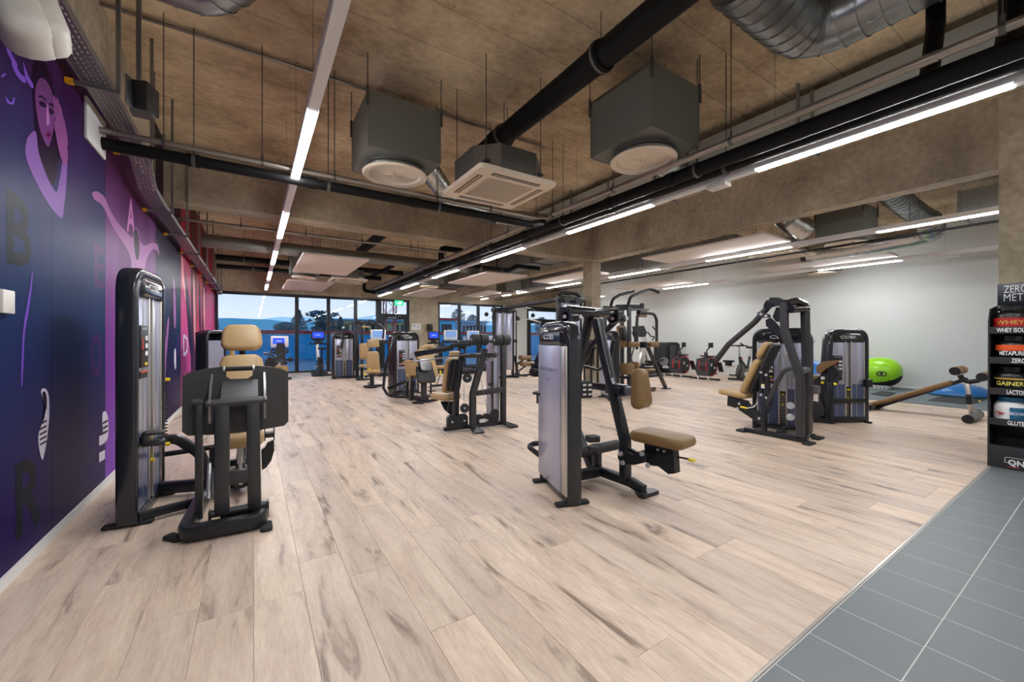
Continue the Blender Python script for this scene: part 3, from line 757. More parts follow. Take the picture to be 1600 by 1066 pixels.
seg = [(.41 + 2.765 * i, .41 + 2.765 * i + 1.56) for i in range(-1, 6)]
linear_light(.36, 2.90, -2.9, 15.97, seg, 'long white strip light running over the leg press beside the mural')
linear_light(4.10, 2.90, -2.9, 15.85, seg, 'long white strip light running beneath the black pipes')
seg3 = [(.55 * 1.09 + 3.0 * i, .55 * 1.09 + 3.0 * i + 1.72) for i in range(-1, 6)]
linear_light(8.80, 3.05, -2.9, 16.2, seg3, 'strip light just behind the long concrete beam')
linear_light(12.45, 3.05, .2, 16.2, [(2.85, 4.45), (7.5, 9.15), (12.1, 13.7)], 'strip light nearest the plain white wall')

# ------------------------------------------------------------------ air diffusers: box, round swirl outlet, hangers
def diffuser(x0, y0, sx_, sy_, zb, zt, label, collar=.07):
    cx_, cy_ = x0 + sx_ / 2, y0 + sy_ / 2
    t = thing('air_diffuser', label, 'air diffuser', (cx_, cy_, zb), 'boxed ceiling air diffusers')
    w = MB(); w.bb((x0, y0, zb), (x0 + sx_, y0 + sy_, zt), .003, 1)
    for a in ((x0 - .003, y0 - .003), (x0 + sx_ - .012, y0 - .003), (x0 - .003, y0 + sy_ - .012)): w.bb((a[0], a[1], zb), (a[0] + .015, a[1] + .015, zt))
    for yy in (y0 - .004, y0 + sy_ - .012): w.bb((x0, yy, zb - .003), (x0 + sx_, yy + .016, zb + .01))
    for xx in (x0 - .004, x0 + sx_ - .012): w.bb((xx, y0, zb - .003), (xx + .016, y0 + sy_, zb + .01))
    w.build('plenum_box', 'box_grey', t, False)
    R = min(sx_, sy_) * .455
    w = MB(); w.lathe([(R * .86, 0), (R * .86, -collar + .05)], (cx_, cy_, zb), n=36); w.tube([(cx_ + R * .86 * math.cos(i * .1745), cy_ + R * .86 * math.sin(i * .1745), zb - collar + .02) for i in range(36)], .022, 6, closed=True); w.build('collar', 'galv_dull', t)
    zc = zb - collar
    w = MB(); w.lathe([(R * .86, 0), (R * 1.0, -.012), (R, -.022), (R * .95, -.034), (R * .80, -.026), (R * .75, .0), (R * .73, .062), (R * .18, .066), (0, .066)], (cx_, cy_, zc), n=40); w.build('outlet_ring', 'diffuser_white', t)
    for i in range(8):
        a = 2 * math.pi * i / 8 + .3; da = 2 * math.pi / 8
        def pt(r_, aa, zz): return V((cx_ + r_ * math.cos(aa), cy_ + r_ * math.sin(aa), zc + zz))
        w = MB(); w.prism([pt(R * .06, a, -.012), pt(R * .70, a, .012), pt(R * .70, a + da * .62, .056), pt(R * .06, a + da * .5, .03)], (0, 0, .004)); w.build('swirl_vane', 'diffuser_white', t, False)
    for dx, dy in ((0, 0), (1, 0), (0, 1), (1, 1)):
        w = MB(); xx, yy = x0 + (sx_ + .01) * dx - .005, y0 + (sy_ + .01) * dy - .005
        rod(w, xx, yy, zt - .08, .005); w.bb((xx - .012, yy - .012, zt - .16), (xx + .012, yy + .012, zt + .01)); w.cyl((xx, yy, zt + .005), (xx, yy, zt + .03), .014, None, 8); w.build('hanger', 'rod', t)
    return t
diffuser(.959, 4.12, .77, .77, 3.199, 3.762, 'grey boxed swirl diffuser nearest the first strip light')
diffuser(3.024, 2.352, .726, .78, 3.199, 3.795, 'grey boxed swirl diffuser hanging beside the thick black pipes')
diffuser(.84, 12.05, .70, .70, 3.04, 3.55, 'far boxed diffuser between the two white panels by the window')
diffuser(4.47, 12.05, .70, .70, 3.04, 3.55, 'far boxed diffuser beside the end of the black pipes')
diffuser(7.98, 12.75, .70, .70, 3.10, 3.60, 'far boxed diffuser behind the long beam by the cable tower')
diffuser(9.08, 2.58, .72, .72, 3.15, 3.70, 'boxed diffuser behind the long beam fed by a foil duct')
diffuser(12.62, 4.22, .70, .70, 3.12, 3.60, 'boxed diffuser closest to the plain white wall')

# ------------------------------------------------------------------ ceiling cassettes
def cassette(cx_, cy_, z, S, label):
    t = thing('ceiling_cassette', label, 'air conditioner', (cx_, cy_, z), 'ceiling air conditioner cassettes')
    h = S / 2
    w = MB(); c = .22 * S; b_ = h * .90
    pts = [(-b_ + c, -b_), (b_ - c, -b_), (b_, -b_ + c), (b_, b_ - c), (b_ - c, b_), (-b_ + c, b_), (-b_, b_ - c), (-b_, -b_ + c)]
    w.prism([(cx_ + a, cy_ + q, z + .04) for a, q in pts], (0, 0, .27)); w.build('body', 'galv_dull', t, False)
    # front panel built as a frame round four air slots and the grille
    w = MB(); out = rrect(S, S, .05, 4); 
    top = [(cx_ + a, cy_ + q, z + .045) for a, q in out]; low = [(cx_ + a * .985, cy_ + q * .985, z) for a, q in out]
    A = [w.bm.verts.new(p) for p in top]; B = [w.bm.verts.new(p) for p in low]
    n = len(A)
    for i in range(n): w.bm.faces.new((A[i], A[(i + 1) % n], B[(i + 1) % n], B[i]))
    w.bm.faces.new(A); 
    I = [w.bm.verts.new((cx_ + a * .60, cy_ + q * .60, z)) for a, q in out]
    for i in range(n): w.bm.faces.new((B[i], B[(i + 1) % n], I[(i + 1) % n], I[i]))
    J = [w.bm.verts.new((cx_ + a * .60, cy_ + q * .60, z + .012)) for a, q in out]
    for i in range(n): w.bm.faces.new((I[i], I[(i + 1) % n], J[(i + 1) % n], J[i]))
    w.bm.faces.new(J)
    w.build('fascia', 'diffuser_white', t)
    for k_ in range(4):
        R_ = Matrix.Rotation(k_ * math.pi / 2, 4, 'Z')
        def tr(x_, y_, z_): v = R_ @ V((x_, y_, z_)); return V((cx_ + v.x, cy_ + v.y, z + v.z))
        w = MB(); w.prism([tr(-h * .62, -h * .86, -.0015), tr(h * .62, -h * .86, -.0015), tr(h * .62, -h * .73, -.0015), tr(-h * .62, -h * .73, -.0015)], (0, 0, .004)); s_ = w.build('air_slot', 'tan_dark' if k_ % 2 else 'plastic_black', t, False)
        w = MB(); w.prism([tr(-h * .60, -h * .80, -.004), tr(h * .60, -h * .80, -.004), tr(h * .60, -h * .785, -.004), tr(-h * .60, -h * .785, -.004)], (0, 0, .003)); w.build('louvre', 'diffuser_white', s_, False)
    g = MB(); q = h * .56; n = 22
    for i in range(n + 1):
        v = -q + 2 * q * i / n
        g.bb((cx_ + v - .006, cy_ - q, z + .002), (cx_ + v + .006, cy_ + q, z + .008)); g.bb((cx_ - q, cy_ + v - .004, z + .002), (cx_ + q, cy_ + v + .004, z + .008))
    g.build('grille', 'diffuser_white', t, False)
    g = MB(); g.bb((cx_ - q, cy_ - q, z + .009), (cx_ + q, cy_ + q, z + .0115)); g.build('filter', 'tan_dark', t, False)
    for dx, dy in ((-1, -1), (1, -1), (-1, 1), (1, 1)):
        w = MB(); rod(w, cx_ + dx * h * .72, cy_ + dy * h * .72, z + .14, .005); w.bb((cx_ + dx * h * .70 - .03, cy_ + dy * h * .70 - .03, z + .13), (cx_ + dx * h * .70 + .03, cy_ + dy * h * .70 + .03, z + .15)); w.build('hanger', 'rod', t)
    return t
cassette(2.295, 3.84, 2.92, .945, 'white four-way ceiling cassette between the two grey diffuser boxes')
cassette(9.86, 4.22, 3.10, 1.0, 'white four-way ceiling cassette behind the long concrete beam')
cassette(2.30, 12.35, 2.92, .95, 'far white four-way ceiling cassette near the window wall')

# ------------------------------------------------------------------ acoustic panels
def acoustic(x0, x1, y0, y1, z, label):
    t = thing('acoustic_panel', label, 'ceiling panel', ((x0 + x1) / 2, (y0 + y1) / 2, z), 'white hanging acoustic panels')
    w = MB(); w.bb((x0, y0, z), (x1, y1, z + .04), .004, 1); w.build('panel_board', 'panel_white', t, False)
    for xx in (x0 + .2, x1 - .2):
        for yy in (y0 + .3, y1 - .3):
            w = MB(); w.cyl((xx, yy, z + .04), (xx, yy, CEIL if not 7.3 < xx < 7.65 else 3.27), .003, None, 5); w.build('hanging_wire', 'rod', t)
acoustic(.83, 2.10, 8.90, 11.47, 2.95, 'hanging white panel nearest the cross beam above the mural side')
acoustic(.83, 2.08, 13.25, 15.9, 2.95, 'hanging white panel directly in front of the large window')
acoustic(5.0, 6.25, 8.89, 11.35, 2.95, 'hanging white panel between the black pipes and the concrete column')
acoustic(4.95, 6.15, 13.2, 15.7, 2.95, 'hanging white panel in front of the concrete wall pier')
acoustic(7.7, 8.65, 12.9 + .75, 16.2, 3.14, 'hanging white panel before the second window behind the long beam')
acoustic(7.68, 8.72, 3.56, 6.26, 3.14, 'hanging white panel along the underside of the long beam')
acoustic(7.75, 8.65, 8.2, 10.8, 3.14, 'hanging white panel just behind the concrete column')
acoustic(11.45, 12.35, 2.88, 5.5, 3.14, 'hanging white panel nearest the white wall at the front')
acoustic(11.45, 12.35, 7.95, 10.6, 3.14, 'hanging white panel near the white wall at the rear')

# ------------------------------------------------------------------ pipes
def pipe(name, m, pts, r, label, group, clamps=(), n=12, fil=.12, joints=(), jm=None):
    pts = [V(p) for p in pts]
    t = thing(name, label, 'pipe', pts[0], group)
    w = MB(); w.tube(pts, r, n, fil); w.build('pipe_run', m, t)
    d = (pts[-1] - pts[0]).normalized() if len(pts) == 2 else (pts[1] - pts[0]).normalized()
    for s in joints:
        p = pts[0] + d * s; w = MB(); w.cyl(p - d * .045, p + d * .045, r * 1.14, None, n); w.build('coupling', jm or m, t)
    for s in clamps:
        p = pts[0] + d * s; w = MB(); w.cyl(p - d * .014, p + d * .014, r * 1.22, None, n); w.cyl((p.x, p.y, p.z + r), (p.x, p.y, CEIL), .0045, None, 6); w.cyl((p.x, p.y, p.z + r), (p.x, p.y, p.z + r + .05), .011, None, 6); w.build('clamp', 'rod', t)
    return t
G1 = 'pipes crossing towards the mural'
pipe('steel_pipe', 'pipe_steel', [(LW, 4.585, 2.985), (3.35, 4.585, 2.985), (3.58, 4.60, 3.03)], .026, 'steel pipe crossing to the white plate on the mural', G1, (.42, 1.15, 1.8, 2.95, 3.7), joints=(.55, 1.9, 3.1))
pipe('insulated_pipe', 'pipe_black', [(LW, 4.66, 2.905), (3.35, 4.66, 2.905), (3.62, 4.72, 3.0), (3.62, 4.9, 3.1)], .052, 'black insulated pipe just below the steel crossing pipe', G1, (.62, 1.75, 3.0), joints=(.62, 1.6, 2.7))
pipe('conduit', 'pipe_steel', [(LW, 4.69, 4.085), (3.6, 4.69, 4.085)], .018, 'steel conduit fixed flat against the ceiling across the room', G1, (), joints=(.9, 2.4))
pipe('steel_pipe', 'pipe_steel', [(LW, 8.35, 3.21), (3.6, 8.35, 3.21), (3.75, 8.6, 3.12)], .024, 'steel pipe crossing just behind the concrete cross beam', G1, (.9, 1.9, 2.9, 3.9))
G2 = 'pipes running along the room'
pipe('steel_pipe', 'pipe_steel', [(3.6, -2.9, 3.05), (3.6, 15.6, 3.05)], .030, 'upper steel pipe running along over the strip light', G2, (3.3, 4.85, 6.25, 7.4, 8.6, 11.5, 13, 14.5, 16), joints=(3.6, 5.5, 7.9, 9.6, 12))
pipe('insulated_pipe', 'pipe_black', [(3.80, -2.9, 2.995), (3.80, 15.5, 2.995)], .066, 'thick black insulated pipe in the middle of the run', G2, (5.3, 7.4, 9.5, 13), joints=(2.6, 5.6, 6.5, 8.4, 10.2, 12))
pipe('insulated_pipe', 'pipe_black', [(3.97, -2.9, 2.985), (3.97, 15.4, 2.985)], .056, 'lower black insulated pipe closest to the strip light', G2, (5.1, 8.3, 12), joints=(3.2, 6.6, 9.2, 11))
pipe('insulated_pipe', 'pipe_black', [(2.537, -2.0, 3.72), (2.537, 5.0, 3.72)], .114, 'very thick black pipe passing over the ceiling cassette', G2, (3.2, 4.5, 6.1), joints=(4.5, 6.3), n=16)
pipe('insulated_pipe', 'pipe_black', [(2.537, 7.93, 3.72), (2.537, 12.0, 3.72)], .114, 'very thick black pipe continuing behind the cross beam', G2, (1.0,), n=16)
pipe('insulated_pipe', 'pipe_black', [(3.4, 11.6, 3.38), (3.4, 15.2, 3.38), (3.4, 15.2, 3.0), (3.8, 15.2, 2.98)], .06, 'black pipe loop turning down beside the window header', G2)
pipe('insulated_pipe', 'pipe_black', [(3.75, 8.9, 3.0), (3.75, 8.9, 3.42), (4.3, 8.9, 3.42)], .07, 'short black pipe loop rising off the run behind the beam', G2)
pipe('insulated_pipe', 'pipe_black', [(4.0, 8.7, 3.02), (5.5, 8.7, 3.02), (5.8, 8.7, 3.16), (6.5, 8.7, 3.16)], .055, 'black branch pipe stepping up behind the cross beam', G1, (.7, 1.3))
pipe('insulated_pipe', 'pipe_black', [(-.8, 12.6, 3.34), (1.0, 12.6, 3.34), (4.0, 12.6, 3.34)], .075, 'upper black pipe of the pair before the window header', G1, (.6, 2.2))
pipe('insulated_pipe', 'pipe_black', [(-.8, 12.9, 3.16), (1.0, 12.9, 3.16), (3.4, 12.9, 3.16)], .062, 'lower black pipe of the pair before the window header', G1, (.8, 2.4))
pipe('insulated_pipe', 'pipe_black', [(9.3, .6, 3.02), (9.3, 15.8, 3.02)], .020, 'black pipe running behind the long beam below the foil duct', G2, (2.2, 4.3, 6.8, 9.2, 12))
pipe('steel_pipe', 'pipe_steel', [(9.16, .6, 3.10), (9.16, 15.8, 3.10)], .014, 'thin steel pipe beside the black pipe behind the beam', G2, (1.4, 3.3, 5.6))
# the plate where the pipes leave through the mural
t = MB(); t.bb((LW, 4.30, 2.80), (LW + .02, 4.76, 3.12), .004, 1); tag(t.build('wall_plate', 'paper'), 'cream square plate on the mural where pipes pass through', 'plate')
# thick black drain pipes dropping at the right corner
pipe('insulated_pipe', 'pipe_black', [(4.33, .80, CEIL), (4.31, .80, 3.62), (4.0, .78, 3.06)], .055, 'short black drop pipe by the corner clamp', 'drop pipes at the front', fil=.06)
pipe('insulated_pipe', 'pipe_black', [(4.50, .44, CEIL), (4.42, .44, 3.5), (4.0, .42, 3.02)], .075, 'stout black drop pipe at the picture edge', 'drop pipes at the front', fil=.06)

# ------------------------------------------------------------------ ducts
def spiral_duct(label, pts, r, m='galv', fil=.3, pitch=.16, n=20, ringr=.008):
    pts = [V(p) for p in pts]; t = thing('spiral_duct', label, 'duct', pts[0], 'round spiral ducts')
    path = fillet(pts, fil, False, 7); w = MB()
    w.tube(path, r, n); w.build('duct_run', m, t)
    # raised seams as separate rings
    acc = 0.0; last = path[0]; nxt = pitch * .5
    for a, b_ in zip(path, path[1:]):
        L = (b_ - a).length; d = (b_ - a).normalized() if L > 1e-6 else V((1, 0, 0))
        while nxt <= acc + L:
            p = a + d * (nxt - acc); w = MB(); w.cyl(p - d * .005, p + d * .005, r + ringr, None, n); w.build('seam', m, t)
            nxt += pitch
        acc += L
    return t
spiral_duct('shiny spiral duct elbow over the pipes at the front', [(2.78, 1.463, 3.817), (3.902, 1.463, 3.817), (3.902, -1.0, 3.817)], .222, fil=.30, pitch=.13)
spiral_duct('spiral duct end above the white loudspeaker', [(-1.06, 3.70, 3.86), (-.30, 3.70, 3.86), (-.11, 3.47, 3.9), (.05, 2.93, 3.92)], .184, fil=.2, pitch=.13)
spiral_duct('spiral duct crossing behind the concrete cross beam', [(-.86, 10.0, 3.22), (5.3, 10.0, 3.22)], .135, 'galv_dull', pitch=.2)
spiral_duct('spiral duct dropping behind the long beam', [(8.4, 2.14, 3.68), (9.6, 2.14, 3.60), (10.35, 2.02, 3.42)], .17, pitch=.14)
def foil_duct(label, pts, r):
    pts = [V(p) for p in pts]; t = thing('foil_duct', label, 'duct', pts[0], 'flexible foil ducts')
    path = fillet(pts, .25, False, 10); rnd = random.Random(5); w = MB(); n = 18
    # resample
    pp = [path[0]]
    for a, b_ in zip(path, path[1:]):
        k_ = max(1, int((b_ - a).length / .022))
        for i in range(1, k_ + 1): pp.append(a.lerp(b_, i / k_))
    rings = []; x = None
    for i, p in enumerate(pp):
        d = (pp[min(i + 1, len(pp) - 1)] - pp[max(i - 1, 0)]).normalized()
        x = d.orthogonal().normalized() if x is None else (x - d * x.dot(d)).normalized(); y = d.cross(x)
        rr = r * (1.0 + (.035 if i % 2 else -.02)); rings.append([w.bm.verts.new(p + (x * math.cos(6.2832 * j / n) + y * math.sin(6.2832 * j / n)) * rr * (1 + rnd.uniform(-.025, .025))) for j in range(n)])
    for A, B in zip(rings, rings[1:]):
        for j in range(n): w.bm.faces.new((A[j], A[(j + 1) % n], B[(j + 1) % n], B[j]))
    w.bm.faces.new(rings[0]); w.bm.faces.new(rings[-1])
    w.build('hose', 'foil', t, True, 80)
    for p in (pp[1], pp[-2]):
        pass
    return t
foil_duct('crinkled foil duct leading from the diffuser to the flat duct', [(3.75, 2.84, 3.47), (4.39, 3.2, 3.49), (5.14, 3.58, 3.74)], .146)
foil_duct('crinkled foil duct behind the first diffuser and cassette', [(1.73, 4.66, 3.42), (2.49, 5.53, 3.34), (3.58, 6.07, 3.42), (5.14, 6.5, 3.69)], .13)
foil_duct('bulging foil duct feeding the diffuser behind the beam', [(8.75, 3.32, 3.30), (8.4, 3.5, 3.5), (8.15, 3.6, 3.75)], .20)
foil_duct('hanging foil duct curving below the spiral duct', [(10.30, 2.02, 3.44), (10.85, 2.05, 3.28), (11.0, 2.9, 3.26), (11.2, 4.2, 3.3)], .19)
def flat_duct(label, a, b_, m='duct_panel', step=1.5):
    a = V(a); b_ = V(b_); t = thing('flat_duct', label, 'duct', ((a.x + b_.x) / 2, a.y, a.z), 'rectangular ducts')
    y = a.y
    while y < b_.y - .05:
        y1 = min(y + step, b_.y); w = MB(); w.bb((a.x, y, a.z), (b_.x, y1 - .004, b_.z), .003, 1); w.build('duct_section', m, t, False)
        w = MB(); w.bb((a.x - .012, y1 - .022, a.z - .012), (b_.x + .012, y1 + .016, b_.z + .012)); w.build('flange', 'galv_dull', t, False)
        y = y1
    y = a.y + .8
    while y < b_.y:
        w = MB(); w.bb((a.x - .055, y, a.z - .03), (b_.x + .05, y + .04, a.z)); w.bb((a.x - .05, y + .005, a.z), (a.x - .02, y + .035, CEIL)); w.bb((b_.x + .02, y + .005, a.z), (b_.x + .05, y + .035, CEIL)); w.build('duct_hanger', 'zinc', t, False)
        y += 1.9
    return t
flat_duct('long flat grey duct hung between the pipes and the long beam', (5.14, -2.6, 3.45), (5.57, 7.3, 3.98))
flat_duct('far flat duct beside the column above the white panels', (6.55, 8.3, 3.40), (7.2, 15.9, 3.76), 'galv_dull')
flat_duct('galvanised flat duct high behind the long beam', (10.1, -2.6, 3.38), (11.2, 1.6, 3.78), 'galv')
flat_duct('dark flat duct above the white panels near the white wall', (9.75, 5.2, 3.40), (10.7, 15.4, 3.8), 'galv_dull')

# ------------------------------------------------------------------ perforated cable tray along the mural
tray = thing('cable_tray', 'perforated steel cable tray hung along the top of the mural', 'cable tray', (-.92, 5, 2.9))
path = [(1.2, 3.07), (4.75, 3.05), (5.25, 2.98), (5.55, 2.81), (6.0, 2.79), (15.9, 2.79)]
def tray_z(y):
    for (a, za), (b_, zb) in zip(path, path[1:]):
        if a <= y <= b_: return za + (zb - za) * (y - a) / (b_ - a)
    return path[-1][1]
X0, X1 = -.99, -.85
vs_, fs = [], []
rows, per = 5, .05; cw = (X1 - X0) / rows; y = 1.2
while y < 15.9:
    y2 = y + per
    for r_ in range(rows):
        a, b_ = X0 + r_ * cw, X0 + (r_ + 1) * cw; s0 = y + .012 + (.012 if r_ % 2 else 0); s1 = s0 + .026; h0, h1 = a + cw * .36, b_ - cw * .36
        for (xa, xb, ya, yb) in ((a, h0, y, y2), (h1, b_, y, y2), (h0, h1, y, s0), (h0, h1, s1, y2)):
            if yb - ya < 1e-4: continue
            i = len(vs_); vs_ += [(xa, ya, tray_z(ya)), (xb, ya, tray_z(ya)), (xb, yb, tray_z(yb)), (xa, yb, tray_z(yb))]; fs.append((i, i + 1, i + 2, i + 3))
    y = y2
me = bpy.data.meshes.new('perforated_base'); me.from_pydata([V(v) - V(tray.location) for v in vs_], [], fs); me.materials.append(MAT['zinc']); o = bpy.data.objects.new('perforated_base', me); COL.objects.link(o); o.parent = tray
for X in (X0, X1):
    w = MB(); w.sweep([V((X, y_, z_ + .028)) for y_, z_ in path], [(-.0015, -.028), (.0015, -.028), (.0015, .028), (-.0015, .028)]); w.build('side_rail', 'zinc', tray, False)
for i, (yy) in enumerate((2.3, 3.93, 5.05, 6.2, 7.5, 9.0, 10.5, 12.0, 13.5, 15.0)):
    z = tray_z(yy) - .02; w = MB(); w.bb((LW + .02, yy - .012, z - .014), (X1 + .05, yy + .012, z + .012)); b = w.build('tray_bracket', 'zinc', tray, False)
    w = MB(); w.bb((LW + .004, yy - .016, z - .02), (LW + .045, yy + .016, z + .016)); w.build('end_cap', 'orange_cap', b, False)
    w = MB(); w.bb((X1 + .03, yy - .012, z), (X1 + .055, yy + .012, CEIL)); w.build('bracket_hanger', 'zinc', tray, False)
w = MB(); w.tube([(X1 - .03, 1.2, 3.14), (X1 - .03, 4.6, 3.12), (X1 - .04, 5.3, 3.02), (X1 - .05, 5.6, 2.86), (X1 - .05, 15.8, 2.84)], .012, 6); w.build('cable', 'rubber_black', tray)
w = MB(); w.tube([(X1 - .055, 1.2, 3.12), (X1 - .055, 4.6, 3.10), (X1 - .065, 5.3, 3.0), (X1 - .07, 5.6, 2.85), (X1 - .07, 15.8, 2.83)], .009, 6); w.build('cable', 'plastic_black', tray)
# end of tray: curved zinc cover by the window
t = MB(); t.bb((-1.0, 15.9, 2.70), (-.84, 16.2, 2.98), .04, 3); tag(t.build('duct_cover', 'galv_dull'), 'rounded zinc cover closing the tray by the window', 'cover')
# ------------------------------------------------------------------ loudspeaker, projector-like box, small wall devices
sp = thing('wall_speaker', 'white rounded loudspeaker high on the mural wall', 'loudspeaker', (LW, 2.86, 2.9), None)
def superbox(w, c, hx, hy, hz, R_, p=3.2, n=28, m_=16, cut=None):
    rings = []
    for i in range(m_ + 1):
        ph = -math.pi / 2 + math.pi * i / m_; ring = []
        for j in range(n):
            th = 2 * math.pi * j / n
            def sp_(v, e_): return math.copysign(abs(v) ** e_, v)
            v = V((hx * sp_(math.cos(ph), 2 / p) * sp_(math.cos(th), 2 / p), hy * sp_(math.cos(ph), 2 / p) * sp_(math.sin(th), 2 / p), hz * sp_(math.sin(ph), 2 / p)))
            ring.append(w.bm.verts.new(V(c) + R_ @ v))
        rings.append(ring)
    for A, B in zip(rings, rings[1:]):
        for j in range(n): w.bm.faces.new((A[j], A[(j + 1) % n], B[(j + 1) % n], B[j]))
    bmesh.ops.remove_doubles(w.bm, verts=w.bm.verts[:], dist=1e-5)
RS = (Matrix.Rotation(math.radians(-18), 4, 'Y') @ Matrix.Rotation(math.radians(12), 4, 'Z')).to_3x3()
w = MB(); w.pad((-.94, 2.85, 2.86), (.20, .29, .42), 0, RS, r=.075); w.build('cabinet', 'white_plastic', sp)
w = MB(); w.pad(V((-.94, 2.85, 2.86)) + RS @ V((.07, 0, -.012)), (.15, .25, .375), 0, RS, r=.07); w.build('grille', 'white_plastic', sp)
w = MB(); w.bar((LW, 2.86, 2.86), (-.97, 2.86, 2.84), .05, .05); w.build('bracket', 'white_plastic', sp)
w = MB(); w.box(V((-.898, 2.855, 2.825)) + RS @ V((.111, .03, -.11)), (.004, .02, .008), rot=RS); w.build('badge', 'zinc', sp)
bx_ = thing('control_box', 'black wall box with a steel bracket under the cable tray', 'box', (-.78, 4.32, 3.1))
w = MB(); w.box((-.74, 4.35, 3.22), (.12, .16, .22), math.radians(-20), .006); w.build('housing', 'plastic_black', bx_)
w = MB(); w.box((-.80, 4.31, 3.22), (.012, .17, .23), math.radians(-20), .004); w.build('cover', 'steel_grey', bx_)
w = MB(); w.bb((-.79, 4.34, 3.32), (-.76, 4.37, CEIL)); w.bb((-.82, 4.3, 3.08), (-.68, 4.4, 3.11)); w.build('bracket', 'zinc', bx_, False)
t = MB(); c = PX(6, 472, LW); t.box((LW + .015, c.y - .03, c.z), (.03, .12, .12), 0, .006); d_ = tag(t.build('wall_sensor', 'white_plastic'), 'small white sensor plate fixed on the mural', 'sensor')
for i, (px, py) in enumerate(((241, 112), (236, 100))):
    p = PZ(px, py, CEIL); t = MB(); t.cyl((p.x, p.y, 3.04), (p.x, p.y, CEIL), .006, None, 6); tag(t.build('threaded_rod', 'rod'), 'bare threaded rod hanging over the crossing pipe, ' + ('first' if i == 0 else 'second') + ' of a pair', 'rod', 'bare hanging rods')
# small white heads along the lights
for i, (X, Y, z, lb) in enumerate(((4.10, 2.35, 2.86, 'small white sensor head clipped to the strip light by the pipes'), (12.45, 2.05, 3.0, 'small white sensor head clipped to the strip light near the white wall'))):
    t = MB(); t.bb((X - .06, Y - .10, z - .01), (X + .06, Y + .10, z + .038), .006); t.cyl((X, Y + .03, z - .02), (X, Y + .03, z - .01), .03, None, 12); tag(t.build('sensor_head', 'white_plastic'), lb, 'sensor')
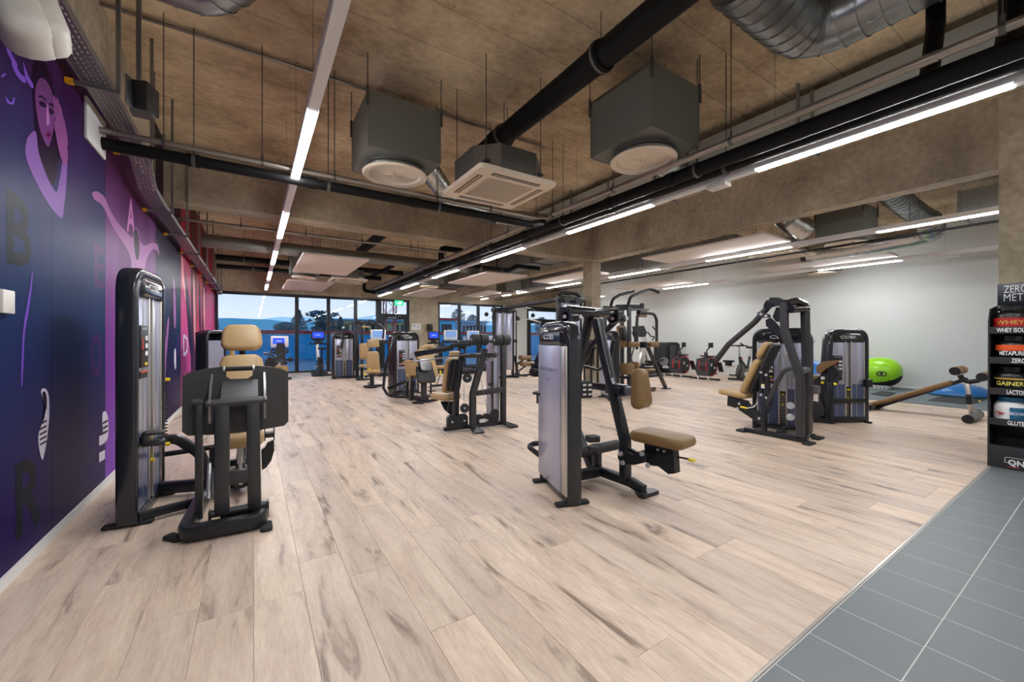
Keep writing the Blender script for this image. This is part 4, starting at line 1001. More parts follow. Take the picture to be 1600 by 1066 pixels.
# ================================================================== MACHINES
def axes(yaw):
    a = math.radians(yaw); return V((math.cos(a), math.sin(a), 0)), V((math.sin(a), -math.cos(a), 0))
def logo(t, pos, e1, size, m='text_white', parent=None):
    """maker's word with its swoosh in front"""
    p = parent or t
    text('lettering', 'CYBEX', m, p, V(pos) + e1 * size * .9, e1, (0, 0, 1), size, size * 3.6, .0015, 'CENTER', .22, .012)
    w = MB(); nrm = e1.cross(V((0, 0, 1))); pts = []
    for i in range(13):
        a = math.radians(35 + 290 * i / 12); pts.append(V(pos) + e1 * (-size * 1.75 + size * .95 * math.cos(a)) + V((0, 0, size * .42 * math.sin(a))) + nrm * .002)
    w.tube(pts, size * .075, 5); w.build('emblem', m, p)
def tower(t, c, yaw, W=.64, H=1.41, D=.17, front=True, back=True, lean=0.0, placard_side=-1, body='shroud_silver', mirror=False, name_back='ROW'):
    """weight tower: arched steel frame, shrouds, head cover with badge, weight stack, feet. Width along e1, front along n"""
    c = V((c[0], c[1], 0)); e1, n = axes(yaw)
    def P(a, b_, z): return c + e1 * a + n * b_ + V((0, 0, z))
    tw = .062; hw = W / 2 - tw / 2; rt = .15
    w = MB()
    pts = [P(-hw, 0, .02), P(-hw + lean, 0, H - tw / 2), P(hw, 0, H - tw / 2), P(hw, 0, .02)]
    path = [pts[0], P(-hw, 0, .35)] + fillet([pts[0], pts[1], pts[2], pts[3]], rt, False, 8)[1:-1] + [P(hw, 0, .35), pts[3]]
    w.sweep(path, rrect(tw, D, .022, 3), False, n)
    w.box(P(0, 0, .045), (W - .02, D * .9, .05), math.radians(yaw), .008)
    fr = w.build('tower_frame', 'tower_black', t)
    zb, zt = .075, H - .195; iw = W - 2 * tw
    for s, on in ((1, front), (-1, back)):
        d = s * (D / 2 - .028); dirn = e1 * s
        if not on: 
            w = MB(); w.box(P(0, d, (zb + zt) / 2), (iw, .012, zt - zb), math.radians(yaw)); w.build('rear_shroud', body, t, False)
            continue
        # head cover with badge
        w = MB(); w.box(P(0, d * (.9 if s == 1 else 1.25), H - .125), ((iw + .01) if s == 1 else W - .03, .04, .17), math.radians(yaw), .012); hd = w.build('head_cover', 'gloss_black', t)
        w = MB(); w.pad(P(0, d + s * (.012 if s == 1 else .03), H - .13), (iw * (.78 if s == 1 else 1.0), .05, .125), math.radians(yaw), r=.024); w.build('badge', 'gloss_black', hd)
        logo(t, P(0, d + s * (.0375 if s == 1 else .0555), H - .125), dirn, .042 * W / .64, 'text_white', hd)
        if s == 1:
            # two shrouds with the stack slot between them
            slot = .075; a0 = -iw / 2; a1 = iw / 2; sc = iw * .04
            w = MB(); w.box(P((a0 + sc - slot / 2) / 2, d, (zb + zt) / 2), (abs(a0) + sc - slot / 2 - .012, .016, zt - zb), math.radians(yaw), .004); w.build('shroud_panel', body, t)
            w = MB(); w.box(P((a1 + sc + slot / 2) / 2, d, (zb + zt) / 2), (a1 - sc - slot / 2 - .012, .016, zt - zb), math.radians(yaw), .004); w.build('shroud_panel', body, t)
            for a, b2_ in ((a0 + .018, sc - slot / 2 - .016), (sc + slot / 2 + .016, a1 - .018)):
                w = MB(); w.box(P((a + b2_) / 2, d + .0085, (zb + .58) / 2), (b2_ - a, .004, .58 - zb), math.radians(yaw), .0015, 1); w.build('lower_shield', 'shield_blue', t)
            for a in (a0 + .008, sc - slot / 2 - .006, sc + slot / 2 + .006, a1 - .008):
                w = MB(); w.box(P(a, d + .006, (zb + zt) / 2), (.018, .022, zt - zb + .004), math.radians(yaw), .003); w.build('trim_strip', 'alu', t)
            for a in (-iw * .26, iw * .28):
                w = MB(); w.box(P(a, d + .006, (zb + zt) / 2), (.006, .010, zt - zb), math.radians(yaw)); w.build('shroud_rib', 'alu', t)
            w = MB(); w.box(P(sc, d - .03, .31), (slot, .02, .46), math.radians(yaw)); w.build('slot_back', 'placard', t, False)
            w = MB(); w.box(P(sc, d - .028, .54 + (zt - .54) / 2), (slot, .012, zt - .54), math.radians(yaw)); w.build('slot_cover', 'shroud_white', t, False)
            for i in range(11):
                w = MB(); w.box(P(sc, d - .016, .11 + i * .037), (slot - .01, .02, .026), math.radians(yaw)); w.build('weight_plate', 'steel_grey', t, False)
            for zz in (.36, .50):
                w = MB(); w.cyl(P(sc, d - .01, zz), P(sc, d + .03, zz), .014, None, 10); w.build('selector_pin', 'yellow', t)
            # instruction placard
            pa = placard_side * iw * .27
            w = MB(); w.box(P(pa, d + .014, zt - .36), (.145, .012, .30), math.radians(yaw), .003); pl = w.build('placard', 'placard', t)
            f0 = P(pa, d + .0205, zt - .36)
            w = MB(); w.box(f0 + e1 * -.04 + V((0, 0, .02)), (.036, .002, .085), math.radians(yaw)); w.build('placard_picture', 'placard_red', pl, False)
            for k_ in range(3):
                w = MB(); w.box(f0 + e1 * .036 + V((0, 0, .06 - .055 * k_)), (.05, .002, .032), math.radians(yaw)); w.build('placard_picture', 'paper', pl, False)
            w = MB(); w.box(f0 + e1 * .03 + V((0, 0, -.125)), (.05, .002, .018), math.radians(yaw)); w.build('placard_mark', 'yellow', pl, False)
            text('lettering', 'EAGLE', 'text_white', pl, f0 + V((0, 0, .128)), e1, (0, 0, 1), .014, .09, .0015)
            w = MB(); w.box(P(pa, d + .012, zt - .56), (.145, .008, .05), math.radians(yaw)); w.build('notice', 'placard', t, False); w = MB(); w.box(P(pa, d + .0165, zt - .541), (.145, .002, .010), math.radians(yaw)); w.build('notice_stripe', 'label_orange', t, False)
        else:
            k_ = 1 if not mirror else -1; fw = W - .02; d = s * (D / 2 + .002); sw = fw * .17
            w = MB(); w.box(P(k_ * sw / 2, d, (zb + zt) / 2), (fw - sw, .018, zt - zb), math.radians(yaw), .007); sh = w.build('rear_shroud', body, t)
            w = MB(); w.box(P(-k_ * (fw / 2 - sw / 2), d - .006 * s, (zb + zt) / 2), (sw, .026, zt - zb), math.radians(yaw), .010); w.build('side_strip', 'alu', t)
            m0 = P(k_ * sw / 2, d + s * .0095, zt - .20)
            text('lettering', 'EAGLE', 'text_dark', sh, m0 - dirn * .04, dirn, (0, 0, 1), .030, .27, .0012)
            text('lettering', '|NX', 'text_dark', sh, m0 + dirn * .15, dirn, (0, 0, 1), .024, .07, .0012)
            text('lettering', name_back, 'text_dark', sh, m0 + V((0, 0, -.085)), dirn, (0, 0, 1), .018, .085, .0012)
    for sa in (-1, 1):
        for sb in (-1, 1):
            w = MB(); w.pad(P(sa * (hw - .02), sb * (D / 2 + .025), .014), (.065, .10, .028), math.radians(yaw), r=.012); w.build('foot', 'rubber_black', t)
    return P
def bolt(t, p, axis, r=.016, m='chrome'):
    a = V(axis).normalized(); w = MB(); w.cyl(V(p) - a * .004, V(p) + a * .012, r, r * .85, 10); w.build('bolt', m, t)
def part(t, name, m, f, smooth=True):
    w = MB(); f(w); return w.build(name, m, t, smooth)
def tilt(yaw, pitch):
    """local x sideways, local y along the pad's length (upwards when pitch is 90), local z its thickness"""
    return (Matrix.Rotation(math.radians(yaw), 4, 'Z') @ Matrix.Rotation(math.radians(pitch), 4, 'X')).to_3x3()

# ------------------------------------------------------------------ leg press beside the mural
plain('plate_grey', rgb(54, 53, 52), .55, 0, .06, 30)
lp = thing('leg_press', 'leg press with black footplate and tan seat beside the mural', 'exercise machine', (-.30, 3.75, 0), 'selectorised weight machines')
TP = tower(lp, (-.691, 4.003), 85.6, .69, 1.775, .115, True, False, 0, -1)
part(lp, 'cup_holder', 'plastic_black', lambda w: (w.box((-.60, 3.82, .60), (.12, .10, .02), 0, .006), w.box((-.60, 3.82, .53), (.12, .11, .035), 0, .012), w.box((-.645, 3.82, .565), (.03, .10, .09), 0, .006)))
coil = [(-.575 + .012 * math.cos(i * .9), 4.10 + .012 * math.sin(i * .9), .93 - .0036 * i) for i in range(130)]
part(lp, 'coil_cord', 'rubber_black', lambda w: w.tube(coil, .0035, 5))
for z in (.955, .45): part(lp, 'pin_knob', 'yellow', lambda w: (w.cyl((-.575, 4.10, z), (-.548, 4.10, z), .015, .013, 10)))
part(lp, 'link_arm', 'frame_grey', lambda w: w.rtube([(-.66, 4.22, .46), (-.52, 4.20, .47), (-.37, 4.15, .34), (-.28, 4.10, .10)], .06, .075, .12, .014))
part(lp, 'base_beam', 'frame_black', lambda w: w.rtube([(-.68, 4.26, .075), (-.20, 4.10, .075), (.02, 4.06, .075)], .07, .09, .03, .012))
part(lp, 'base_beam', 'frame_black', lambda w: w.rtube([(-.66, 3.70, .055), (-.36, 3.80, .055)], .05, .06, 0, .01))
part(lp, 'cross_bar', 'frame_black', lambda w: w.cyl((-.66, 4.42, .30), (.02, 4.40, .33), .022, None, 12))
UY = 3.20
part(lp, 'base_loop', 'frame_black', lambda w: w.rtube([(-.32, 3.95, .06), (-.36, UY, .06), (.045, UY - .02, .06), (.045, UY + .13, .06), (-.18, UY + .16, .06)], .085, .095, .085, .02))
for p, yw in (((-.42, UY + .10, .014), 40), ((.075, UY - .04, .014), 0)): part(lp, 'foot', 'rubber_black', lambda w: w.pad(p, (.07, .13, .028), math.radians(yw), r=.012))
PYC = 3.30
a, b_ = PY(347, 800, PYC), PY(346, 632, PYC); part(lp, 'carriage_upright', 'frame_grey', lambda w: w.bar((a.x, PYC, .10), (b_.x + .004, PYC, .84), .085, .055, (0, 1, 0), .012))
a2, b2 = PY(398, 792, PYC), PY(395, 630, PYC); part(lp, 'carriage_upright', 'frame_grey', lambda w: w.bar((a2.x, PYC, .10), (b2.x, PYC, .84), .08, .055, (0, 1, 0), .012))
part(lp, 'pivot_tube', 'frame_grey', lambda w: w.cyl((PY(330, 813, PYC).x, PYC, .115), (PY(418, 790, PYC).x, PYC, .115), .024, None, 14))
part(lp, 'pivot_tube', 'frame_grey', lambda w: w.cyl((PY(322, 631, PYC).x, PYC, .845), (PY(417, 625, PYC).x, PYC, .845), .030, None, 14))
for px in (328, 418):
    xx = PY(px, 700, PYC).x
    part(lp, 'pivot_bracket', 'frame_grey', lambda w: w.bar((xx, PYC, .14), (xx, PYC + .005, -.0 + .03), .016, .05, (0, 1, 0)))
part(lp, 'brace', 'frame_grey', lambda w: w.bar((a.x, PYC, .34), (a2.x, PYC, .34), .05, .09, (0, 0, 1), .008))
part(lp, 'carriage_tray', 'frame_grey', lambda w: w.prism([(a.x - .01, PYC + .02, .86), (a2.x + .02, PYC + .02, .86), (a2.x + .02, PYC + .19, .965), (a.x - .01, PYC + .19, .965)], (0, -.006, .014)))
for xx in (PY(328, 600, PYC).x, PY(414, 600, PYC).x):
    part(lp, 'carriage_cheek', 'steel_grey', lambda w: w.prism([(xx - .007, PYC - .02, .72), (xx - .007, PYC + .02, .74), (xx - .007, PYC + .10, .90), (xx - .007, 3.49, 1.00), (xx - .007, 3.49, 1.03), (xx - .007, PYC + .06, .97), (xx - .007, PYC - .03, .86)], (.014, 0, 0)))
# footplate with the hand cut-out
def plate_outline():
    x0, x1, zb, zt = -.405, .226, .615, 1.035; pts = [(x0, zb + .03), (x0 + .03, zb)]
    pts += [(x0 + .18, zb - .012), ((x0 + x1) / 2, zb - .018), (x1 - .18, zb - .012)]
    pts += [(x1 - .03, zb), (x1, zb + .03), (x1, zt - .02), (x1 - .03, zt + .005), (x1 - .12, zt + .03), (.005, zt + .042)]
    pts += [(-.002, zt + .02), (-.004, zt - .03), (-.03, zt - .05), (-.135, zt - .05), (-.162, zt - .03), (-.164, zt + .02), (-.172, zt + .042)]
    pts += [(x0 + .12, zt + .03), (x0 + .03, zt + .005), (x0, zt - .02)]
    return pts
part(lp, 'footplate', 'plate_grey', lambda w: w.prism([(x_, 3.50 + (z_ - .8) * .06, z_) for x_, z_ in plate_outline()], (0, .022, 0)), False)
part(lp, 'footplate_grip', 'rubber_black', lambda w: w.cyl((-.168, 3.50, 1.06), (.0, 3.50, 1.06), .017, None, 12))
for xx in (-.172, .004): part(lp, 'grip_bracket', 'chrome', lambda w: w.cyl((xx - .006, 3.50, 1.06), (xx + .006, 3.50, 1.06), .021, None, 12))
part(lp, 'stop_post', 'frame_grey', lambda w: (w.bar((PY(311, 800, 3.42).x, 3.42, .06), (PY(311, 640, 3.42).x, 3.42, .83), .042, .05, (0, 1, 0), .006), w.cyl((PY(301, 630, 3.42).x, 3.42, .845), (PY(319, 630, 3.42).x, 3.42, .845), .028, None, 12)))
part(lp, 'damper', 'chrome', lambda w: (w.cyl((PY(325, 790, 3.5).x, 3.5, .16), (PY(327, 750, 3.6).x, 3.6, .38), .012, None, 8), w.cyl((-.235, 3.52, .20), (-.23, 3.56, .32), .020, None, 10)))
SXC = -.09
part(lp, 'seat_pad', 'tan', lambda w: w.pad((SXC, 4.12, .425), (.34, .42, .11), 0, tilt(0, -4), r=.045))
part(lp, 'back_pad', 'tan', lambda w: w.pad((SXC, 4.55, .84), (.36, .60, .085), 0, tilt(0, 68), r=.035, taper=.96))
bp_ = part(lp, 'head_pad', 'tan', lambda w: w.pad((SXC, 4.70, 1.285), (.355, .265, .085), 0, tilt(0, 68), r=.036, taper=.84, corner=.085))
for s in (-1, 1): part(lp, 'stitching', 'tan_dark', lambda w: w.bar((SXC + s * .115, 4.697 - .052, 1.165), (SXC + s * .095, 4.735 - .042, 1.385), .003, .003))
for s in (-1, 1): part(lp, 'stitching', 'tan_dark', lambda w: w.bar((SXC + s * .115, 4.46 - .0, .66), (SXC + s * .115, 4.60 - .024, 1.10), .003, .003))
part(lp, 'back_frame', 'frame_black', lambda w: (w.bar((SXC, 4.62, .55), (SXC, 4.83, 1.25), .12, .05, (1, 0, 0), .01), w.bar((SXC, 4.2, .40), (SXC, 4.75, .40), .10, .06)))
part(lp, 'rail', 'frame_grey', lambda w: (w.bar((SXC, 3.9, .10), (SXC, 4.9, .36), .07, .07), w.bar((SXC, 4.95, .04), (SXC, 4.9, .36), .07, .07)))
part(lp, 'seat_post', 'chrome', lambda w: (w.bar((SXC, 4.1, .22), (SXC, 4.12, .43), .045, .03), w.cyl((SXC + .01, 3.75, .15), (SXC, 4.0, .30), .012, None, 8)))
part(lp, 'adjust_knob', 'yellow', lambda w: w.pad((SXC + .0, 3.98, .43), (.05, .03, .022), r=.01))
part(lp, 'swing_arm', 'frame_black', lambda w: w.prism([PY(px_, py_, 4.1) for px_, py_ in ((428, 688), (428.5, 704), (424, 720), (416, 731), (409, 735), (408, 704), (414, 700), (418, 692))], (0, .03, 0)))
q = PY(421, 679, 4.1); part(lp, 'side_handle', 'frame_grey', lambda w: (w.cyl((q.x - .03, 4.1, q.z), (q.x + .03, 4.1, q.z), .028, None, 12), w.bar((q.x - .035, 4.1, q.z - .05), (q.x - .035, 4.1, q.z + .06), .008, .04), w.bar((q.x + .035, 4.1, q.z - .05), (q.x + .035, 4.1, q.z + .06), .008, .04)))
part(lp, 'swing_arm', 'frame_black', lambda w: w.prism([PY(px_, py_, 4.0) for px_, py_ in ((327, 700), (336, 699), (336, 736), (330, 728), (327, 718))], (0, .03, 0)))
part(lp, 'support_frame', 'frame_black', lambda w: (w.bar((-.22, 4.10, .08), (-.22, 4.85, .06), .06, .06), w.bar((.0, 4.10, .08), (.0, 4.85, .06), .06, .06), w.bar((-.22, 4.82, .05), (.0, 4.82, .05), .06, .06), w.bar((-.22, 4.08, .08), (.0, 4.08, .08), .06, .06)))
# ------------------------------------------------------------------ seated row in the middle of the room
UX = 2.66
rw = thing('row_machine', 'seated row machine with a tan chest pad and tower back in the centre', 'exercise machine', (2.35, 2.45, 0), 'selectorised weight machines')
# tower: its plain back looks to the left of the picture, normal about (-0.95, 0.33)
tower(rw, (2.135, 2.585), 73, .63, 1.415, .125, False, True, 0, -1, 'shroud_silver', False)
def R(px, py, X=UX): return PX(px, py, X)
part(rw, 'base_beam', 'frame_black', lambda w: (w.rtube([(2.20, 2.66, .075), (2.40, 2.64, .075), (2.62, 2.62, .075)], .075, .085, 0, .012), w.rtube([(2.645, 2.72, .07), (2.67, 2.28, .07), (2.69, 2.17, .035)], .075, .075, .05, .012)))
part(rw, 'foot', 'frame_black', lambda w: w.prism([(2.60, 2.10, 0), (2.79, 2.10, 0), (2.80, 2.15, 0), (2.74, 2.22, 0), (2.64, 2.22, 0), (2.595, 2.15, 0)], (0, 0, .032)))
part(rw, 'foot_post', 'frame_black', lambda w: w.bar((2.645, 2.66, .08), (2.645, 2.66, .24), .06, .075, (0, 1, 0), .008))
for s in (0, 1): part(rw, 'foot_roller', 'foam_black', lambda w: w.cyl((2.37 + .30 * s, 2.66, .265), (2.61 + .30 * s, 2.66, .265), .047, None, 18))
part(rw, 'roller_clamp', 'frame_black', lambda w: w.cyl((2.60, 2.66, .265), (2.68, 2.66, .265), .051, None, 18))
lo, be, tp = R(977, 752), R(977, 690), R(932, 500)
part(rw, 'main_upright', 'frame_black', lambda w: w.rtube([(UX, lo.y, .06), (UX, be.y, be.z), (UX, tp.y, tp.z)], .075, .085, .08, .014, up=(1, 0, 0)))
part(rw, 'warning_label', 'paper', lambda w: w.bar(R(956, 591, UX - .043), R(959, 600, UX - .043), .03, .002, (1, 0, 0)), False)
tl, tr_ = PX(903, 483, UX - .26), PX(962, 488, UX + .16)
TZ = 1.53; ty = tp.y + .02
part(rw, 'top_tube', 'gloss_black', lambda w: w.tube([(UX - .32, ty + .05, TZ), (UX - .05, ty - .02, TZ - .015), (UX + .12, ty - .02, TZ - .015), (UX + .36, ty + .05, TZ)], .045, 16, .1))
for s in (-1, 1):
    xx = UX + .02 + s * .30
    part(rw, 'pivot_housing', 'frame_black', lambda w: (w.cyl((xx - .07, ty + .01, TZ - .06), (xx + .07, ty + .01, TZ - .06), .042, None, 16), w.prism([(xx - .07, ty + .08, TZ + .03), (xx - .07, ty - .05, TZ + .02), (xx - .07, ty - .06, TZ - .09), (xx - .07, ty + .05, TZ - .12), (xx - .07, ty + .10, TZ - .05)], (.02, 0, 0))))
    bolt(rw, (xx - .072, ty + .01, TZ - .06), (-1, 0, 0), .02); bolt(rw, (xx + .05, ty - .05, TZ - .06), (0, -1, 0), .02)
    ya = ty + .01
    part(rw, 'lever_arm', 'frame_black', lambda w: (w.rtube([(xx, ya, TZ - .06), (xx - .05, ya + .32, 1.20), (xx - .06, ya + .52, .93)], .05, .055, .1, .012), w.rtube([(xx, ya + .50, .98), (xx + .02, ya + .28, .95), (xx + .0, ya + .10, 1.03)], .032, .032, .06, .014)))
    part(rw, 'grip', 'rubber_black', lambda w: w.cyl((xx, ya + .12, 1.02), (xx + .0, ya + .06, 1.26), .019, None, 12))
    part(rw, 'grip', 'rubber_black', lambda w: w.cyl((xx - .03, ya + .34, 1.02), (xx - .02, ya + .30, 1.24), .017, None, 12))
part(rw, 'lever_crossbar', 'frame_black', lambda w: (w.bar((UX - .33, ty + .53, .93), (UX + .27, ty + .53, .93), .06, .07, (0, 0, 1), .01), w.bar((UX - .02, ty + .53, .93), (2.24, ty + .40, 1.02), .05, .06, (0, 0, 1), .01)))
part(rw, 'mast', 'frame_black', lambda w: w.rtube([(2.645, 2.72, .07), (UX, ty + .36, .55), (UX - .01, ty + .06, TZ - .04)], .07, .07, .2, .012, up=(1, 0, 0)))
hz_ = R(985, 612)
part(rw, 'pad_slide', 'steel_grey', lambda w: w.bar((UX + .01, hz_.y + .20, .835), (UX + .01, hz_.y - .05, .835), .055, .07, (0, 0, 1), .006))
part(rw, 'slide_housing', 'frame_black', lambda w: (w.bar((UX + .01, hz_.y + .26, .835), (UX + .01, hz_.y + .05, .835), .085, .09, (0, 0, 1), .01), w.cyl((UX - .06, hz_.y + .1, .835), (UX + .06, hz_.y + .1, .835), .03, None, 12)))
part(rw, 'slide_tip', 'frame_black', lambda w: w.bar((UX + .01, hz_.y + .26, .835), (UX + .01, hz_.y + .44, .835), .05, .06, (0, 0, 1), .006))
part(rw, 'chest_pad', 'tan_brown', lambda w: w.pad((UX + .045, hz_.y - .07, .862), (.27, .33, .11), 0, tilt(14, 86), r=.05, taper=.48))
sc_ = PZ(1033, 680, .50)
part(rw, 'seat_pad', 'tan_brown', lambda w: w.pad((2.735, 2.03, .485), (.30, .46, .085), math.radians(7), r=.038))
part(rw, 'seat_bracket', 'frame_black', lambda w: w.prism([(2.69, 2.17, .445), (2.69, 1.90, .445), (2.69, 1.885, .25), (2.69, 1.94, .23), (2.69, 2.03, .265), (2.69, 2.14, .25), (2.69, 2.16, .34)], (.07, 0, 0)))
part(rw, 'seat_link', 'frame_black', lambda w: (w.prism([(2.685, 2.36, .335), (2.685, 2.30, .345), (2.685, 2.22, .325), (2.685, 2.12, .385), (2.685, 2.08, .36), (2.685, 2.10, .29), (2.685, 2.20, .245), (2.685, 2.33, .225), (2.685, 2.375, .26)], (.02, 0, 0)), w.prism([(2.605, 2.36, .335), (2.605, 2.30, .345), (2.605, 2.22, .325), (2.605, 2.12, .385), (2.605, 2.08, .36), (2.605, 2.10, .29), (2.605, 2.20, .245), (2.605, 2.33, .225), (2.605, 2.375, .26)], (.02, 0, 0))))
for p in ((2.60, 2.335, .305), (2.60, 2.315, .235), (2.60, 2.115, .36), (2.60, 2.06, .28)): bolt(rw, p, (-1, 0, 0), .021)
for p in ((2.688, 2.03, .40), (2.688, 1.97, .40)): bolt(rw, p, (-1, 0, 0), .010)
part(rw, 'seat_lever', 'yellow', lambda w: w.pad((2.78, 1.80, .36), (.05, .05, .016), .2, r=.007)); part(rw, 'lever_stalk', 'frame_black', lambda w: w.cyl((2.74, 1.90, .365), (2.775, 1.82, .362), .008, None, 6))
part(rw, 'cup_shelf', 'plastic_black', lambda w: w.box((2.30, 2.36, .47), (.10, .08, .05), math.radians(-18), .008))
part(rw, 'cup_shelf', 'plastic_black', lambda w: w.box((2.30, 2.36, .39), (.08, .08, .025), math.radians(-18), .008))
part(rw, 'side_loop', 'frame_black', lambda w: w.tube([(2.36, 2.86, .30), (2.20, 3.02, .30), (2.13, 3.02, .28), (2.22, 2.78, .16)], .024, 10, .06))
part(rw, 'side_tray', 'plastic_black', lambda w: (w.prism([(2.27, 2.98, .77), (2.20, 3.00, .77), (2.13, 2.95, .77), (2.14, 2.80, .77), (2.28, 2.80, .77)], (0, 0, .02)), w.prism([(2.26, 2.96, .69), (2.20, 2.97, .69), (2.15, 2.92, .69), (2.16, 2.80, .69), (2.27, 2.80, .69)], (0, 0, .08))))
# ------------------------------------------------------------------ machine with black rollers, pads turned away from the view
MY = 5.0
def Q(px, py, Y=MY): return PY(px, py, Y)
rm = thing('rear_delt_machine', 'cable-arm machine with four black foam rollers on top', 'exercise machine', (2.65, 5.0, 0), 'selectorised weight machines')
part(rm, 'base_beam', 'frame_black', lambda w: (w.bar((2.17, 5.06, .045), (3.06, 5.0, .045), .075, .05, bev=.008)))
for a, b_ in (((2.55, 4.96), (2.55, 4.76)), ((3.04, 5.0), (3.12, 4.80))): part(rm, 'foot', 'frame_black', lambda w: w.prism([(a[0] - .05, a[1], .05), (a[0] + .05, a[1], .05), (b_[0] + .07, b_[1], .012), (b_[0] + .07, b_[1] - .03, .0), (b_[0] - .07, b_[1] - .03, 0), (b_[0] - .07, b_[1], .012)], (0, 0, .022)))
part(rm, 'front_upright', 'frame_grey', lambda w: w.rtube([(Q(736, 668).x, 4.95, .06), (Q(736, 615).x, 4.95, Q(736, 615).z), (Q(752, 558).x, 4.95, Q(750, 558).z), (Q(754, 545).x, 4.95, Q(754, 545).z)], .085, .075, .05, .012, up=(0, 1, 0)))
part(rm, 'rear_upright', 'frame_black', lambda w: w.rtube([(Q(712, 658, 5.1).x, 5.1, .06), (Q(713, 612, 5.1).x, 5.1, Q(713, 612, 5.1).z), (Q(722, 552, 5.1).x, 5.1, Q(722, 552, 5.1).z)], .07, .07, .05, .012, up=(0, 1, 0)))
part(rm, 'tower_post', 'frame_grey', lambda w: w.bar((Q(786, 662).x, 5.0, .05), (Q(786, 538).x, 5.0, Q(786, 536).z), .075, .08, (0, 1, 0), .012))
part(rm, 'stack_shroud', 'shroud_silver', lambda w: w.box((Q(774, 600).x + .02, 5.11, .70), (.11, .20, 1.22), .1, .02))
part(rm, 'shroud_strip', 'alu', lambda w: w.box((Q(770, 600).x, 5.02, .70), (.025, .03, 1.22), .1, .006))
part(rm, 'stack_knob', 'plastic_black', lambda w: (w.cyl((2.86, 4.95, .62), (2.86, 5.02, .62), .035, None, 10), w.bar((2.88, 4.98, .10), (2.88, 4.98, .95), .02, .02)))
part(rm, 'cross_beam', 'frame_grey', lambda w: w.bar((Q(742, 614).x, 4.96, Q(742, 614).z), (Q(788, 608).x, 4.98, Q(788, 608).z), .06, .075, (0, 0, 1), .01))
part(rm, 'top_beam', 'frame_grey', lambda w: w.bar((Q(724, 556).x, 4.98, Q(724, 556).z), (Q(772, 554).x, 4.94, Q(772, 555).z), .07, .065, (0, 0, 1), .01))
part(rm, 'arm', 'frame_black', lambda w: w.bar(Q(648, 554, 5.25), Q(708, 543, 5.02), .05, .075, (0, 0, 1), .01))
part(rm, 'arm_tip', 'chrome', lambda w: w.cyl(Q(647, 553, 5.25), Q(645, 552, 5.27), .016, None, 10))
part(rm, 'arm', 'frame_black', lambda w: w.rtube([Q(704, 541, 5.02), Q(720, 538, 4.95), Q(736, 538, 4.9)], .055, .06, .03, .01))
part(rm, 'pivot_block', 'frame_black', lambda w: (w.box(Q(722, 539, 4.98), (.10, .10, .12), 0, .015), w.cyl(Q(719, 531, 4.98), Q(719, 527, 4.98), .03, None, 12)))
part(rm, 'pivot_cap', 'chrome', lambda w: w.cyl(Q(726, 531, 4.93), Q(726, 526, 4.93), .024, None, 12))
part(rm, 'roller_axle', 'frame_black', lambda w: (w.cyl(Q(730, 536, 4.96), Q(796, 531, 4.96), .022, None, 10), w.cyl(Q(741, 532, 4.80), Q(752, 531, 5.1), .014, None, 10)))
for k_, (px, py) in enumerate(((737, 531), (772.5, 531.5))):
    c0 = Q(px, py, 4.80); ax = V((1, -.06, 0)).normalized()
    for q in (0, .118): part(rm, 'foam_roller', 'foam_black', lambda w: w.lathe([(0, 0), (.068, 0), (.077, .008), (.077, .10), (.068, .108), (0, .108)], c0 + ax * q, ax, 22))
    part(rm, 'roller_cap', 'chrome', lambda w: w.cyl(c0 - ax * .006, c0 + ax * .001, .02, None, 12))
part(rm, 'side_arm', 'steel_grey', lambda w: (w.cyl(Q(735, 553, 4.9), Q(650, 565, 5.2), .010, None, 8), w.cyl(Q(774, 553, 4.86), Q(755, 566, 4.98), .009, None, 8), w.cyl(Q(772, 551, 4.86), Q(778, 553, 4.84), .014, None, 8)))
part(rm, 'cable', 'steel_grey', lambda w: (w.cyl(Q(712, 560, 4.96), Q(697, 655, 5.02), .003, None, 5), w.cyl(Q(748, 577, 4.9), Q(762, 645, 4.94), .003, None, 5), w.cyl(Q(725, 600, 5.0), Q(725, 655, 5.0), .003, None, 5)))
for (xa, xb, zt, px) in ((2.20, 2.50, .235, 0), (2.62, 2.86, .20, 1), (2.88, 3.0, .25, 2)):
    part(rm, 'pulley_guard', 'frame_black', lambda w: w.prism([(xa, 5.0, .06), (xb, 4.99, .06), (xb, 4.99, zt - .04), (xb - .03, 4.99, zt), (xb - .09, 4.99, zt), ((xa + xb) / 2, 4.99, zt - .03), (xa + .09, 5.0, zt), (xa + .03, 5.0, zt), (xa, 5.0, zt - .04)], (0, .05, 0)), False)
    for xx in (xa + .06, xb - .06): bolt(rm, (xx, 4.985, zt - .09), (0, -1, 0), .014)
part(rm, 'maker_label', 'paper', lambda w: w.box((2.73, 4.985, .11), (.10, .004, .05)), False)
for (px, py) in ((730, 591), (726, 638)): part(rm, 'pulley', 'plastic_black', lambda w: w.cyl(Q(px, py, 4.98), Q(px, py, 5.04), .065, None, 18)); bolt(rm, Q(px, py, 4.975), (0, -1, 0), .012)
part(rm, 'back_pad', 'tan', lambda w: w.pad(Q(707, 586, 5.32), (.33, .52, .075), 0, tilt(200, 80), r=.034))
part(rm, 'back_board', 'plastic_black', lambda w: w.pad(Q(711, 586, 5.25), (.27, .46, .04), 0, tilt(200, 80), r=.018))
part(rm, 'head_pad', 'tan', lambda w: w.pad(Q(710, 556, 5.42), (.20, .14, .07), 0, tilt(200, 80), r=.03))
part(rm, 'seat_pad', 'tan', lambda w: w.pad(Q(696, 619, 5.45), (.32, .40, .09), math.radians(20), r=.04))
